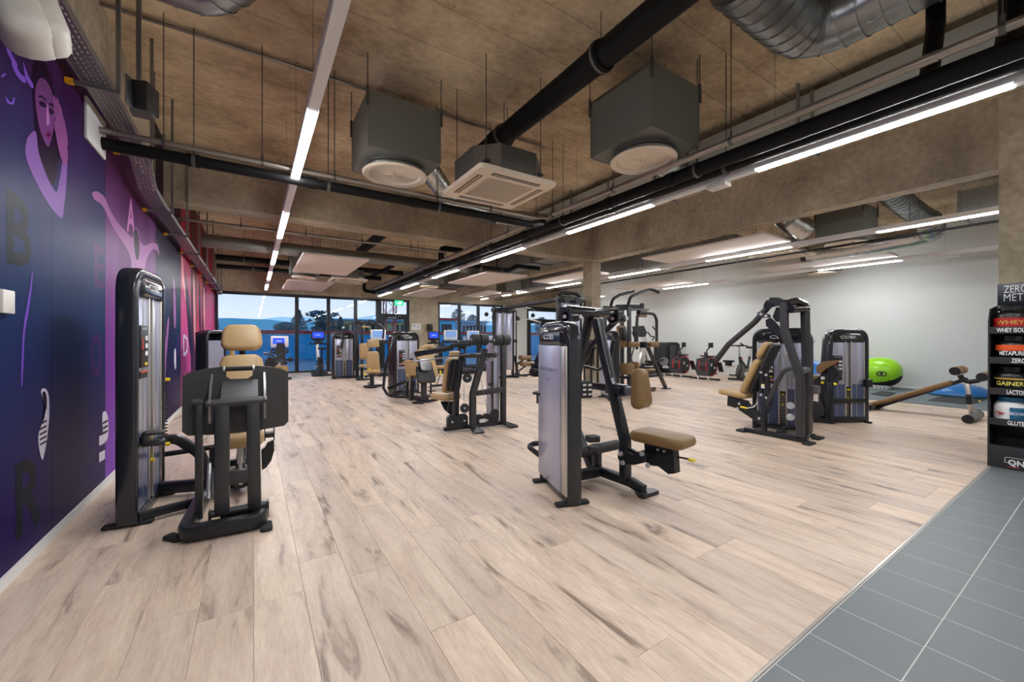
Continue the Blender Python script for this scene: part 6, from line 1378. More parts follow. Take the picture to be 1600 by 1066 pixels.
# ------------------------------------------------------------------ sit-up bench, balls and mats by the white wall
wallmat = MB(); wallmat.bb((10.82, 1.0, 0), (RW - .02, 4.6, .012)); tag(wallmat.build('floor_mat', 'mat_grey', None, False), 'large grey floor mat along the white wall', 'mat')
for pts, lb in (([(1450, 626), (1515, 632.5), (1541, 625), (1475, 618.5)], 'thin dark exercise mat under the sit-up bench'), ([(1361, 616), (1388, 620), (1400, 614.5), (1378, 611.5)], 'thin dark exercise mat in front of the green ball')):
    w = MB(); w.prism([PZ(a, b_, .0125) for a, b_ in pts], (0, 0, .010)); tag(w.build('exercise_mat', 'mat_dark', None, False), lb, 'mat', 'thin exercise mats')
sb = thing('sit_up_bench', 'inclined tan sit-up bench with foot rollers by the white wall', 'bench', (9.4, 1.9, 0))
def S2(px, py, X=9.4): return PX(px, py, X)
slab(sb, 'pad', 'tan_brown', S2(1356, 634), S2(1489, 597), .30, .075, 0)
part(sb, 'spine', 'frame_black', lambda w: w.bar(S2(1358, 640), S2(1512, 592), .06, .06, (0, 0, 1), .01))
part(sb, 'foot_tube', 'steel_grey', lambda w: (w.cyl((9.12, 2.52, .055), (9.75, 2.52, .055), .05, None, 16), w.bar((9.4, 2.52, .08), S2(1372, 634), .05, .05)))
part(sb, 'foot_tube', 'steel_grey', lambda w: (w.cyl((9.0, 1.33, .065), (9.72, 1.33, .065), .06, None, 16)))
for xx in (9.11, 9.76): part(sb, 'foot_cap', 'rubber_black', lambda w: w.cyl((xx - .015, 2.52, .055), (xx + .015, 2.52, .055), .053, None, 16))
for xx in (8.99, 9.73): part(sb, 'foot_cap', 'rubber_black', lambda w: w.cyl((xx - .015, 1.33, .065), (xx + .015, 1.33, .065), .064, None, 16))
part(sb, 'post', 'alu', lambda w: w.bar((9.4, 1.35, .08), S2(1511, 600), .055, .07, (1, 0, 0), .008)); part(sb, 'post_sleeve', 'frame_black', lambda w: w.bar(S2(1515, 632), S2(1514, 616), .065, .08, (1, 0, 0), .008))
part(sb, 'leg_tube', 'frame_black', lambda w: w.tube([S2(1500, 586), S2(1504, 594), S2(1515, 597), S2(1528, 595), S2(1540, 588)], .035, 12, .08))
for px, py in ((1498, 579), (1540, 588)):
    c = S2(px, py)
    for s in (-1, 1):
        part(sb, 'foot_roller', 'tan_brown', lambda w: w.cyl((c.x + s * .04, c.y, c.z), (c.x + s * .26, c.y, c.z), .065, None, 18)); part(sb, 'roller_end', 'rubber_black', lambda w: w.cyl((c.x + s * .26, c.y, c.z), (c.x + s * .27, c.y, c.z), .062, None, 18))
part(sb, 'pop_pin', 'yellow', lambda w: w.cyl(S2(1529, 627, 9.4), S2(1532, 627, 9.4), .012, None, 8))
bl = thing('exercise_ball', 'bright green egg-shaped exercise ball on a white stand', 'ball', (13.3, 3.42, .0), 'exercise balls')
w = MB(); superbox(w, (13.3, 3.44, .44), .36, .41, .355, Matrix.Rotation(.0, 3, 'X'), 2.15, 32, 20); w.build('ball_skin', 'ball_green', bl)
w = MB(); superbox(w, (13.31, 3.42, .40), .335, .385, .345, Matrix.Rotation(math.radians(0), 3, 'X'), 2.15, 32, 20); w.build('ball_underside', 'rubber_black', bl)
nn = V((-.955, -.26, -.10)).normalized(); c = V((13.3 + .367 * nn.x, 3.44 + .418 * nn.y, .44 + .36 * nn.z)); ua = nn.cross(V((0, 0, 1))).normalized(); ub = ua.cross(nn)
w = MB()
for k_, rr in ((-.035, .05), (.035, .05)): w.tube([c + ua * (k_ + rr * math.cos(a * .5236)) + ub * rr * 1.1 * math.sin(a * .5236) for a in range(12)], .012, 6, closed=True)
w.build('ball_mark', 'text_dark', bl)
w = MB(); w.box((13.2, 3.42, .055), (.30, .34, .085), 0, .01); st = w.build('ball_stand', 'paper', bl)
for i in range(4):
    for j in range(2): w = MB(); w.box((13.045, 3.30 + i * .075, .04 + j * .03), (.01, .03, .014)); w.build('stand_slot', 'text_dark', st, False)
b2 = thing('exercise_ball', 'blue exercise ball half hidden behind the arm curl tower', 'ball', (11.9, 4.0, 0), 'exercise balls')
c = PY(1271, 566, 4.02); w = MB(); superbox(w, (c.x, 4.02, .39), .36, .36, .37, Matrix.Rotation(0, 3, 'X'), 2.05, 28, 18); w.build('ball_skin', 'ball_blue', b2)
w = MB(); w.lathe([(.035, 0), (.035, .012), (.0, .014)], (c.x - .34, 4.0, .42), (-1, 0, .2), 12); w.build('valve', 'rubber_black', b2)
bo = thing('balance_dome', 'blue half-ball balance trainer on the grey mat', 'balance trainer', (13.1, 2.05, 0.012))
w = MB(); w.lathe([(.50, .045), (.485, .09), (.44, .15), (.36, .205), (.24, .245), (.10, .265), (0, .268)], (13.1, 2.08, 0.012), n=40); w.build('dome', 'ball_blue', bo)
w = MB(); w.lathe([(.47, 0), (.505, .012), (.515, .03), (.505, .05), (.47, .055), (0, .055)], (13.1, 2.08, 0.012), n=40); w.build('rim', 'label_blue', bo)
# ------------------------------------------------------------------ rowing machines
def rower(x, y, label, yaw=0):
    t = thing('rowing_machine', label, 'rowing machine', (x, y, 0), 'rowing machines')
    part(t, 'front_foot', 'frame_black', lambda w: (w.cyl((x, y - .42, .035), (x, y + .42, .035), .030, None, 12), w.cyl((x, y - .42, .035), (x, y - .47, .035), .036, None, 12), w.cyl((x, y + .42, .035), (x, y + .47, .035), .036, None, 12)))
    for s in (-.16, .16): part(t, 'transport_wheel', 'chrome', lambda w: w.cyl((x - .05, y + s - .02, .05), (x - .05, y + s + .02, .05), .05, None, 14))
    part(t, 'front_shield', 'frame_grey', lambda w: w.prism([(x - .07, y - .20, .12), (x - .07, y + .20, .12), (x - .13, y + .23, .30), (x - .08, y + .21, .62), (x - .02, y + .15, .66), (x - .02, y - .15, .66), (x - .08, y - .21, .62), (x - .13, y - .23, .30)], (.03, 0, 0)))
    part(t, 'flywheel_cage', 'plastic_black', lambda w: w.lathe([(0, -.16), (.22, -.16), (.29, -.10), (.29, .10), (.22, .16), (0, .16)], (x + .18, y, .40), (0, 1, 0), 30))
    for s in (-1, 1):
        part(t, 'red_ring', 'red', lambda w: w.tube([(x + .18 + .285 * math.cos(a * .2618), y + s * .115, .40 + .285 * math.sin(a * .2618)) for a in range(24)], .020, 6, closed=True))
        part(t, 'vent', 'paper', lambda w: w.box((x + .10, y + s * .163, .46), (.07, .006, .10), 0, .004)); part(t, 'vent', 'paper', lambda w: w.box((x + .28, y + s * .163, .36), (.08, .006, .05), 0, .004))
        part(t, 'footplate', 'plastic_black', lambda w: w.prism([(x + .62, y + s * .17 - .07, .22), (x + .62, y + s * .17 + .07, .22), (x + .48, y + s * .17 + .07, .52), (x + .48, y + s * .17 - .07, .52)], (.03, 0, .012))); part(t, 'foot_strap', 'red_dark', lambda w: w.bar((x + .60, y + s * .17 - .07, .38), (x + .60, y + s * .17 + .07, .38), .04, .02))
    part(t, 'rail', 'rail_white', lambda w: w.bar((x + .40, y, .30), (x + 2.02, y, .37), .07, .10, (0, 0, 1), .012))
    part(t, 'rear_leg', 'frame_grey', lambda w: (w.bar((x + 1.92, y, .34), (x + 1.86, y, .05), .07, .07, (0, 1, 0), .01), w.cyl((x + 1.86, y - .25, .035), (x + 1.86, y + .25, .035), .03, None, 12)))
    part(t, 'seat', 'rubber_black', lambda w: (w.pad((x + 1.35, y, .53), (.22, .32, .055), r=.024), w.box((x + 1.35, y, .50), (.14, .20, .02))))
    part(t, 'seat_carriage', 'plastic_black', lambda w: (w.box((x + 1.27, y, .44), (.025, .12, .12)), w.box((x + 1.43, y, .44), (.025, .12, .12)), w.box((x + 1.35, y, .39), (.22, .13, .03))))
    part(t, 'handle', 'rubber_black', lambda w: (w.cyl((x + .18, y - .26, .72), (x + .18, y + .26, .72), .018, None, 10), w.bar((x + .2, y - .08, .70), (x + .2, y + .08, .70), .04, .05)))
    part(t, 'console_arm', 'frame_grey', lambda w: (w.bar((x + .06, y, .64), (x + .08, y, .84), .10, .08, (0, 1, 0), .01), w.tube([(x + .08, y, .82), (x + .15, y, .92), (x + .24, y - .04, 1.01)], .020, 10, .05)))
    part(t, 'console', 'plastic_black', lambda w: w.box((x + .25, y - .05, 1.06), (.035, .17, .16), math.radians(-12), .01)); part(t, 'display', 'net_dark', lambda w: w.box((x + .27, y - .055, 1.07), (.008, .12, .09), math.radians(-12)))
    return t
rower(11.68, 7.14, 'rowing machine with a clear view of its console and long rail')
rower(11.82, 8.16, 'rowing machine standing in front of the black elliptical housing')
# ------------------------------------------------------------------ spinning bikes
def spin_bike(x, y, label):
    t = thing('spinning_bike', label, 'exercise bike', (x, y, 0), 'spinning bikes')
    part(t, 'stabiliser', 'frame_black', lambda w: (w.cyl((x - .45, y - .28, .035), (x - .45, y + .28, .035), .032, None, 12))); part(t, 'stabiliser', 'frame_black', lambda w: w.cyl((x + .50, y - .26, .035), (x + .50, y + .26, .035), .032, None, 12))
    part(t, 'frame', 'frame_black', lambda w: (w.rtube([(x - .45, y, .06), (x - .25, y, .35), (x - .32, y, .72)], .06, .08, .1, .02), w.rtube([(x - .28, y, .62), (x + .0, y, .40), (x + .18, y, .36)], .05, .09, .1, .02), w.rtube([(x + .50, y, .06), (x + .10, y, .30), (x + .26, y, .70)], .05, .07, .08, .02), w.bar((x - .45, y, .07), (x + .5, y, .07), .05, .05)))
    part(t, 'flywheel', 'steel_grey', lambda w: w.lathe([(0, -.02), (.20, -.02), (.235, -.012), (.235, .012), (.20, .02), (0, .02)], (x - .28, y, .31), (0, 1, 0), 28))
    part(t, 'chain_guard', 'plastic_black', lambda w: w.prism([(x - .30, y + .05, .22), (x + .10, y + .05, .22), (x + .16, y + .05, .32), (x + .08, y + .05, .42), (x - .30, y + .05, .36)], (0, .03, 0)))
    part(t, 'crank', 'chrome', lambda w: (w.cyl((x + .06, y - .12, .32), (x + .06, y + .12, .32), .02, None, 10), w.bar((x + .06, y - .11, .32), (x - .06, y - .11, .20), .02, .025), w.bar((x + .06, y + .11, .32), (x + .18, y + .11, .44), .02, .025)))
    for s, dx, dz in ((-1, -.06, .20), (1, .18, .44)): part(t, 'pedal', 'plastic_black', lambda w: w.box((x + dx, y + s * .17, dz), (.10, .10, .025), 0, .006))
    part(t, 'handlebar_post', 'alu', lambda w: w.bar((x - .32, y, .70), (x - .37, y, 1.02), .045, .045, (0, 1, 0), .008))
    part(t, 'handlebar', 'rubber_black', lambda w: (w.tube([(x - .68, y - .20, 1.13), (x - .52, y - .22, 1.06), (x - .38, y - .16, 1.05), (x - .34, y, 1.05), (x - .38, y + .16, 1.05), (x - .52, y + .22, 1.06), (x - .68, y + .20, 1.13)], .020, 10, .06), w.cyl((x - .37, y - .26, 1.05), (x - .37, y + .26, 1.05), .018, None, 10), w.box((x - .36, y, 1.05), (.12, .10, .05), 0, .012)))
    part(t, 'resistance_knob', 'red', lambda w: w.cyl((x - .24, y, .62), (x - .20, y, .67), .03, None, 10))
    part(t, 'saddle_post', 'alu', lambda w: w.bar((x + .26, y, .66), (x + .31, y, .96), .04, .04, (0, 1, 0), .008))
    part(t, 'saddle', 'rubber_black', lambda w: w.pad((x + .33, y, .99), (.16, .27, .06), math.radians(90), r=.027, taper=1.3)); part(t, 'saddle_tip', 'red', lambda w: w.box((x + .48, y, .985), (.03, .12, .04), 0, .008))
    return t
spin_bike(12.72, 6.45, 'black spinning bike with red details nearest the rowing machines')
spin_bike(13.05, 5.55, 'black spinning bike mostly hidden behind the chest press')
# ------------------------------------------------------------------ elliptical and step trainer in the far corner
el = thing('elliptical_trainer', 'elliptical trainer with a tall black rear housing', 'cardio machine', (12.6, 9.4, 0), 'cardio machines')
def E_(px, py, Y=9.4): return PY(px, py, Y)
part(el, 'housing', 'rubber_black', lambda w: w.prism([E_(1040, 577), E_(1041, 545), E_(1043, 538), E_(1047, 535), E_(1058, 535), E_(1062, 538), E_(1063, 577)], (.0, .55, 0)))
part(el, 'housing_rib', 'gloss_black', lambda w: w.prism([E_(1046, 577, 9.37), E_(1046, 540, 9.37), E_(1056, 540, 9.37), E_(1055, 577, 9.37)], (0, .04, 0)))
part(el, 'crank_cover', 'steel_grey', lambda w: w.cyl(E_(1037.5, 565, 9.3), E_(1037.5, 565, 9.42), .16, None, 22))
part(el, 'side_plate', 'rail_white', lambda w: w.prism([E_(1037, 575, 9.28), E_(1040, 568, 9.28), E_(1047, 576, 9.28)], (0, .05, 0)))
part(el, 'base', 'frame_black', lambda w: (w.bar(E_(1003, 575, 9.6), E_(1046, 577, 9.4), .12, .10), w.box(E_(1044, 579, 9.35), (.55, .4, .20), 0, .03), w.bar((E_(1005, 580).x, 9.3, .03), (E_(1005, 580).x, 9.9, .03), .08, .06), w.bar(V((E_(1044, 579).x - .3, 9.4, .05)), V((E_(1005, 579).x, 9.6, .05)), .10, .08)))
part(el, 'pedal_arm', 'frame_black', lambda w: (w.rtube([E_(1036, 562, 9.3), E_(1020, 567, 9.3), E_(1004, 571, 9.3)], .06, .07, .1, .02), w.rtube([E_(1037, 560, 9.8), E_(1022, 566, 9.8), E_(1006, 569, 9.8)], .06, .07, .1, .02)))
part(el, 'pedal', 'rubber_black', lambda w: (w.box(E_(1015, 567, 9.3) + V((0, 0, .05)), (.38, .16, .05), 0, .015), w.box(E_(1024, 571, 9.8) + V((0, 0, .05)), (.38, .16, .05), 0, .015)))
st_ = thing('step_trainer', 'step trainer with slanted silver legs behind the chin bars', 'cardio machine', (11.1, 9.3, 0), 'cardio machines')
part(st_, 'mast', 'alu', lambda w: (w.bar(E_(1000, 574, 9.2), E_(1005, 543, 9.3), .20, .12, (0, 1, 0), .03), w.bar(E_(1012, 572, 9.5), E_(1006, 545, 9.4), .10, .10, (0, 1, 0), .03), w.bar(E_(1005, 545, 9.3), E_(1007, 527, 9.3), .16, .12, (0, 1, 0), .03)))
part(st_, 'console', 'plastic_black', lambda w: (w.prism([E_(992, 510), E_(1006, 509), E_(1011, 520), E_(1008, 527), E_(994, 526)], (0, .12, 0))))
part(st_, 'side_arm', 'frame_black', lambda w: (w.tube([E_(1012, 519, 9.1), E_(1017, 526, 9.1), E_(1023, 526, 9.0), E_(1019, 532, 9.0)], .022, 8, .05), w.tube([E_(1024, 516, 9.0), E_(1019, 510, 9.1)], .022, 8), w.tube([E_(988, 519, 9.5), E_(992, 530, 9.5), E_(990, 545, 9.4), E_(986, 560, 9.3), E_(990, 572, 9.2)], .026, 8, .1)))
part(st_, 'base', 'frame_black', lambda w: (w.bar(V((E_(990, 585).x, 9.2, .05)), V((E_(1020, 585).x, 9.4, .05)), .16, .09, bev=.02), w.bar(V((E_(1000, 580).x, 8.9, .03)), V((E_(1000, 580).x, 9.7, .03)), .10, .05), w.bar(V((E_(1000, 576).x, 9.2, .05)), E_(1000, 570, 9.2), .16, .12, (0, 1, 0))))
part(st_, 'step_plate', 'rubber_black', lambda w: (w.box((E_(1012, 580).x, 9.15, .18), (.36, .16, .05), 0, .015), w.box((E_(1018, 580).x, 9.5, .30), (.36, .16, .05), 0, .015)))
# ------------------------------------------------------------------ cardio machines along the window
def upright_bike(x, y, label, console='screen_blue', facing=0):
    t = thing('upright_bike', label, 'exercise bike', (x, y, 0), 'bikes and consoles along the window')
    part(t, 'base', 'plastic_black', lambda w: (w.pad((x, y - .05, .04), (.60, .14, .06), r=.025), w.pad((x + .05, y + .85, .04), (.55, .14, .06), r=.025), w.bar((x, y, .07), (x + .05, y + .85, .07), .12, .08, bev=.02)))
    part(t, 'body', 'plastic_black', lambda w: w.prism([(x - .06, y + .10, .10), (x - .06, y + .75, .10), (x - .06, y + .70, .45), (x - .06, y + .50, .62), (x - .06, y + .30, .55), (x - .06, y + .12, .35)], (.14, 0, 0)))
    part(t, 'mast', 'rail_white', lambda w: w.bar((x - .02, y + .60, .50), (x - .04, y + .72, 1.12), .09, .09, (1, 0, 0), .02))
    part(t, 'handlebar', 'rubber_black', lambda w: (w.tube([(x - .28, y + .42, 1.10), (x - .30, y + .62, 1.08), (x, y + .70, 1.08), (x + .30, y + .62, 1.08), (x + .28, y + .42, 1.10)], .022, 10, .08), w.box((x, y + .68, 1.12), (.26, .10, .10), 0, .02)))
    cn = part(t, 'console', 'plastic_black', lambda w: w.pad((x - .02, y + .66, 1.36), (.44, .05, .34), 0, r=.022))
    part(t, 'console_neck', 'plastic_black', lambda w: w.box((x - .02, y + .70, 1.17), (.12, .06, .14), 0, .012))
    part(t, 'screen', console, lambda w: w.box((x - .02, y + .632, 1.39), (.34, .006, .20)), False)
    part(t, 'screen_text', 'text_white', lambda w: (w.box((x - .02, y + .627, 1.39), (.16, .003, .03))), False)
    part(t, 'screen_mark', 'red', lambda w: w.box((x - .16, y + .627, 1.315), (.05, .003, .03)), False)
    part(t, 'saddle', 'rubber_black', lambda w: w.pad((x + .03, y + .12, .93), (.24, .28, .07), r=.03)); part(t, 'saddle_post', 'frame_black', lambda w: w.bar((x + .03, y + .22, .45), (x + .03, y + .13, .90), .05, .05, (1, 0, 0), .01))
    part(t, 'crank', 'chrome', lambda w: (w.cyl((x - .18, y + .36, .30), (x + .20, y + .36, .30), .02, None, 8), w.bar((x - .17, y + .36, .30), (x - .17, y + .22, .20), .02, .03))); part(t, 'pedal', 'plastic_black', lambda w: w.box((x - .23, y + .22, .19), (.10, .12, .03), 0, .006)); part(t, 'pedal', 'plastic_black', lambda w: w.box((x + .25, y + .50, .40), (.10, .12, .03), 0, .006))
    return t
upright_bike(1.93, 14.82, 'upright bike with blue screen in front of the second window pane')
upright_bike(5.72, 13.6, 'exercise bike with blue screen before the concrete pier')
def console_trainer(px, y, label):
    x = PY(px, 520, y).x; t = thing('treadmill', label, 'treadmill', (x, y, 0), 'bikes and consoles along the window')
    part(t, 'deck', 'plastic_black', lambda w: w.box((x, y - .55, .09), (.78, 1.75, .14), 0, .03)); part(t, 'belt', 'rubber_black', lambda w: w.box((x, y - .60, .166), (.52, 1.55, .012)), False)
    for s in (-1, 1):
        part(t, 'side_post', 'frame_black', lambda w: w.rtube([(x + s * .38, y + .15, .12), (x + s * .38, y + .20, .95), (x + s * .34, y + .10, 1.15)], .06, .09, .1, .02)); part(t, 'handrail', 'rubber_black', lambda w: w.tube([(x + s * .40, y + .18, 1.02), (x + s * .40, y - .35, 1.0)], .028, 10))
    part(t, 'console_bar', 'plastic_black', lambda w: w.box((x, y + .10, 1.14), (.76, .12, .10), 0, .03)); part(t, 'console', 'rail_white', lambda w: w.box((x, y + .16, 1.40), (.56, .05, .38), 0, .02)); part(t, 'screen', 'screen_white', lambda w: w.box((x, y + .132, 1.43), (.44, .006, .25)), False)
    return t
console_trainer(593, 14.9, 'treadmill with pale screen behind the hip machine tower'); console_trainer(707, 14.2, 'treadmill with pale screen left of the cable station'); console_trainer(742, 14.9, 'treadmill with pale screen beside the second window')
rb = thing('recumbent_bike', 'recumbent bike with mesh seat back before the large window', 'exercise bike', (.95, 14.9, 0), 'bikes and consoles along the window')
c = PY(437.5, 547, 14.4)
part(rb, 'seat_back', 'net_dark', lambda w: w.prism([PY(433, 536, 14.3), PY(444, 536, 14.3), PY(447, 545, 14.3), PY(446, 555, 14.3), PY(441, 558, 14.3), PY(433, 556, 14.3), PY(429, 551, 14.3)], (0, .08, 0)))
part(rb, 'armrest', 'rubber_black', lambda w: w.tube([PY(430, 551, 14.3), PY(424, 551, 14.5), PY(424, 546, 14.6), PY(430, 546, 14.5)], .03, 8, .08)); part(rb, 'armrest', 'rubber_black', lambda w: w.tube([PY(446, 551, 14.3), PY(450, 550, 14.4), PY(449, 546, 14.5)], .03, 8, .08))
part(rb, 'seat', 'rubber_black', lambda w: w.pad((c.x, 14.55, .50), (.42, .40, .10), r=.045))
part(rb, 'frame', 'frame_black', lambda w: (w.bar((c.x, 14.2, .08), (c.x, 15.8, .08), .14, .10, bev=.02), w.bar((c.x - .3, 14.2, .04), (c.x + .3, 14.2, .04), .10, .06), w.bar((c.x - .3, 15.8, .04), (c.x + .3, 15.8, .04), .10, .06), w.bar((c.x, 14.4, .1), (c.x, 14.5, .5), .1, .1, (0, 1, 0)), w.bar((c.x, 15.6, .1), (c.x, 15.7, 1.1), .10, .10, (0, 1, 0), .02)))
part(rb, 'drive_housing', 'plastic_black', lambda w: w.box((c.x, 15.45, .45), (.16, .6, .5), 0, .05)); part(rb, 'console', 'rail_white', lambda w: w.box(PY(437, 534, 15.5), (.52, .06, .38), 0, .03)); part(rb, 'screen', 'screen_blue', lambda w: w.box(PY(435.5, 533, 15.46), (.34, .008, .20)), False)
part(rb, 'screen_text', 'text_white', lambda w: w.box(PY(436, 533, 15.45), (.16, .004, .035)), False)
part(rb, 'pedal', 'plastic_black', lambda w: (w.bar(PY(444, 562, 15.2), PY(455, 562, 15.2), .05, .06), w.box(PY(454, 562, 15.1), (.14, .14, .12), 0, .02)))
# ------------------------------------------------------------------ supplement stand at the edge of the tiles
plain('sign_blue_black', rgb(26, 32, 42), .3, 0, .2, 3)
sd = thing('supplement_stand', 'black cardboard supplement display stand by the front column', 'display stand', (6.45, .50, 0))
SX = 6.20; Y0, Y1 = .20, .775
part(sd, 'side_panel', 'stand_black', lambda w: w.prism([(SX, Y1, 0), (SX + .42, Y1, 0), (SX + .42, Y1, 1.62), (SX + .12, Y1, 1.58), (SX + .03, Y1, 1.45)], (0, .012, 0)), False)
part(sd, 'side_panel', 'stand_black', lambda w: w.prism([(SX, Y0, 0), (SX + .42, Y0, 0), (SX + .42, Y0, 1.62), (SX + .12, Y0, 1.58), (SX + .03, Y0, 1.45)], (0, .012, 0)), False)
part(sd, 'back_panel', 'stand_black', lambda w: w.bb((SX + .40, Y0, 0), (SX + .42, Y1, 1.62)), False)
hdz = (PX(1562, 480, SX + .36).z, PX(1562, 444, SX + .36).z)
hd = part(sd, 'header', 'sign_blue_black', lambda w: w.bb((SX + .36, Y0 - .0, hdz[0]), (SX + .385, Y1 - .01, hdz[1]), .006), True)
up = (0, 0, 1); rd = (0, -1, 0)
def lettering(body, px0, px1, py, X, parent, size_px, m='text_white', bold=.01):
    a = PX(px0, py, X); b_ = PX(px1, py, X); k_ = X / _ray((px0 + px1) / 2, py)[0] / FPX
    text('lettering', body, m, parent, (X, a.y, a.z), rd, up, size_px * k_, abs(a.y - b_.y), .0012, 'LEFT', 0, bold)
lettering('ZERO', 1568.5, 1606, 452.5, SX + .359, hd, 11.5, bold=-.005); lettering('MET', 1568.5, 1599, 465.5, SX + .359, hd, 11.5, bold=-.005)
shelves = [(516, 'WHEY ISOL', 1557, 1601), (563.5, 'ZERO', 1580, 1603), (612.5, 'LACTOS', 1573, 1602), (660.5, 'GLUTE', 1574, 1601)]
tubs = [('black supplement tub with a red whey label on the top shelf', 'label_red', 'WHEY', 'label_gold'), ('black supplement tub with an orange label on the second shelf', 'label_orange', 'METAPURE', 'text_white'), ('black supplement tub with a gold band on the third shelf', 'tub_black', 'GAINER', 'label_yellow'), ('white and blue supplement tub on the fourth shelf', 'label_white', 'ISO100', 'text_white')]
for i, (py, wd, x0_, x1_) in enumerate(shelves):
    zs = PX(1575, py, SX).z
    part(sd, 'shelf', 'stand_black', lambda w: (w.bb((SX, Y0 + .012, zs - .006), (SX + .40, Y1, zs + .004))), False)
    fp = part(sd, 'shelf_front', 'stand_black', lambda w: w.bb((SX - .006, Y0 + .012, zs - .033), (SX, Y1, zs + .033)), False)
    lettering(wd, x0_, x1_, py, SX - .0062, fp, 7.0, bold=.02)
    lb, lm, wd2, tm_ = tubs[i]
    zt_ = zs + .005; ty_ = .650 - (.012 if i == 1 else 0.0); tx_ = SX + .155
    tt = thing('supplement_tub', lb, 'tub', (tx_, ty_, zt_), 'supplement tubs')
    Rr = .116; Hh = .205
    part(tt, 'body', 'tub_black' if i < 3 else 'label_white', lambda w: w.lathe([(0, 0), (Rr * .93, 0), (Rr, .012), (Rr, Hh * .72), (Rr * .92, Hh * .84), (Rr * .72, Hh * .92), (Rr * .72, Hh * .94)], (tx_, ty_, zt_), n=32))
    part(tt, 'lid', 'tub_black' if i < 3 else 'label_blue', lambda w: w.lathe([(Rr * .74, Hh * .92), (Rr * .76, Hh * .93), (Rr * .76, Hh * 1.14), (Rr * .70, Hh * 1.17), (0, Hh * 1.17)], (tx_, ty_, zt_), n=28))
    z0_, z1_ = ((.10, .58) if i == 0 else (.44, .72) if i == 1 else (.12, .60) if i == 2 else (.10, .66))
    part(tt, 'label_band', lm, lambda w: w.lathe([(Rr + .0012, Hh * z0_), (Rr + .0012, Hh * z1_)], (tx_, ty_, zt_), n=32))
    if i == 2: part(tt, 'gold_band', 'label_gold', lambda w: w.lathe([(Rr + .0020, Hh * .54), (Rr + .0020, Hh * .62)], (tx_, ty_, zt_), n=32))
    if i == 3:
        part(tt, 'blue_patch', 'label_blue', lambda w: [w.bm.faces.new([w.bm.verts.new((tx_ + (Rr + .002) * math.cos(a), ty_ + (Rr + .002) * math.sin(a), zt_ + z)) for a, z in ((math.radians(180 + k_ * 9), Hh * .06), (math.radians(189 + k_ * 9), Hh * .06), (math.radians(189 + k_ * 9), Hh * .68), (math.radians(180 + k_ * 9), Hh * .68))]) for k_ in range(8)])
        part(tt, 'red_mark', 'label_red', lambda w: (w.prism([(tx_ - Rr * .93, ty_ + .075, zt_ + .055), (tx_ - Rr * .98, ty_ + .045, zt_ + .075), (tx_ - Rr * .93, ty_ + .075, zt_ + .10), (tx_ - Rr * .96, ty_ + .06, zt_ + .075)], (-.012, 0, 0)), w.bar((tx_ - Rr * .90, ty_ + .09, zt_ + .078), (tx_ - Rr * 1.0, ty_ + .03, zt_ + .078), .012, .006)))
    # word bent round the tub
    o = text('lettering', wd2, tm_, tt, (tx_, ty_, zt_ + Hh * (.36 if i in (0, 2) else .32 if i == 1 else .40)), rd, up, .042 if i != 3 else .03, .19 if i in (0, 2) else .17 if i == 1 else .10, 0, bold=.02)
    for v in o.data.vertices:
        a = v.co.y / Rr + (-.45 if i == 3 else 0); v.co.x = -(Rr + .0022) * math.cos(a); v.co.y = (Rr + .0022) * math.sin(a)
zl = PX(1575, 708, SX).z
fp = part(sd, 'base_front', 'stand_black', lambda w: (w.bb((SX - .012, Y0, 0), (SX, Y1, zl)), w.bb((SX, Y0, zl - .01), (SX + .40, Y1, zl))), False)
part(sd, 'base_lip', 'net_dark', lambda w: w.bb((SX - .014, Y0, zl), (SX - .004, Y1, zl + .065)), False)
lettering('QNT', 1575, 1612, 723, SX - .0125, fp, 11, 'text_white', .03)
o0 = PX(1570, 714, SX - .013); o1 = PX(1620, 733, SX - .013)
part(sd, 'emblem_frame', 'paper', lambda w: w.tube([(SX - .013, o0.y - .012, o0.z), (SX - .013, .25, o0.z), (SX - .013, .25, o1.z + .015), (SX - .013, o0.y, o1.z + .015), (SX - .013, o0.y, o0.z - .012)], .0022, 5, closed=True))
part(sd, 'red_stroke', 'red', lambda w: w.tube([PX(1574, 729.5, SX - .0135), PX(1584, 731, SX - .0135), PX(1594, 733, SX - .0135)], .0035, 5))
# ------------------------------------------------------------------ small things on walls and floor
ex = thing('exit_sign', 'green emergency exit sign hanging above the glazed door', 'sign', PY(623.5, 473, 16.4), None)
c = PY(623.5, 473.5, 16.4)
part(ex, 'sign_body', 'exit_green', lambda w: w.box(c, (.36, .03, .20), 0, .004)); part(ex, 'hanger', 'steel_grey', lambda w: (w.box((c.x, c.y, c.z + .11), (.36, .04, .02)), w.cyl((c.x - .12, c.y, c.z + .11), (c.x - .12, c.y, CEIL), .006, None, 6), w.cyl((c.x + .12, c.y, c.z + .11), (c.x + .12, c.y, CEIL), .006, None, 6)))
emit('exit_white', rgb(230, 255, 245), 1.6)
f = c + V((0, -.017, 0))
part(ex, 'running_figure', 'exit_white', lambda w: (w.cyl(f + V((.075, 0, .055)), f + V((.075, -.002, .055)), .018, None, 10), w.bar(f + V((.072, 0, .035)), f + V((.06, 0, -.015)), .002, .03), w.bar(f + V((.06, 0, -.015)), f + V((.09, 0, -.045)), .002, .018), w.bar(f + V((.06, 0, -.015)), f + V((.035, 0, -.06)), .002, .018), w.bar(f + V((.072, 0, .03)), f + V((.105, 0, .01)), .002, .014), w.bar(f + V((.07, 0, .03)), f + V((.035, 0, .012)), .002, .014)), False)
part(ex, 'arrow', 'exit_white', lambda w: (w.bar(f + V((-.09, 0, .05)), f + V((-.09, 0, -.03)), .002, .02), w.prism([f + V((-.13, 0, -.015)), f + V((-.05, 0, -.015)), f + V((-.09, 0, -.06))], (0, -.002, 0))), False)
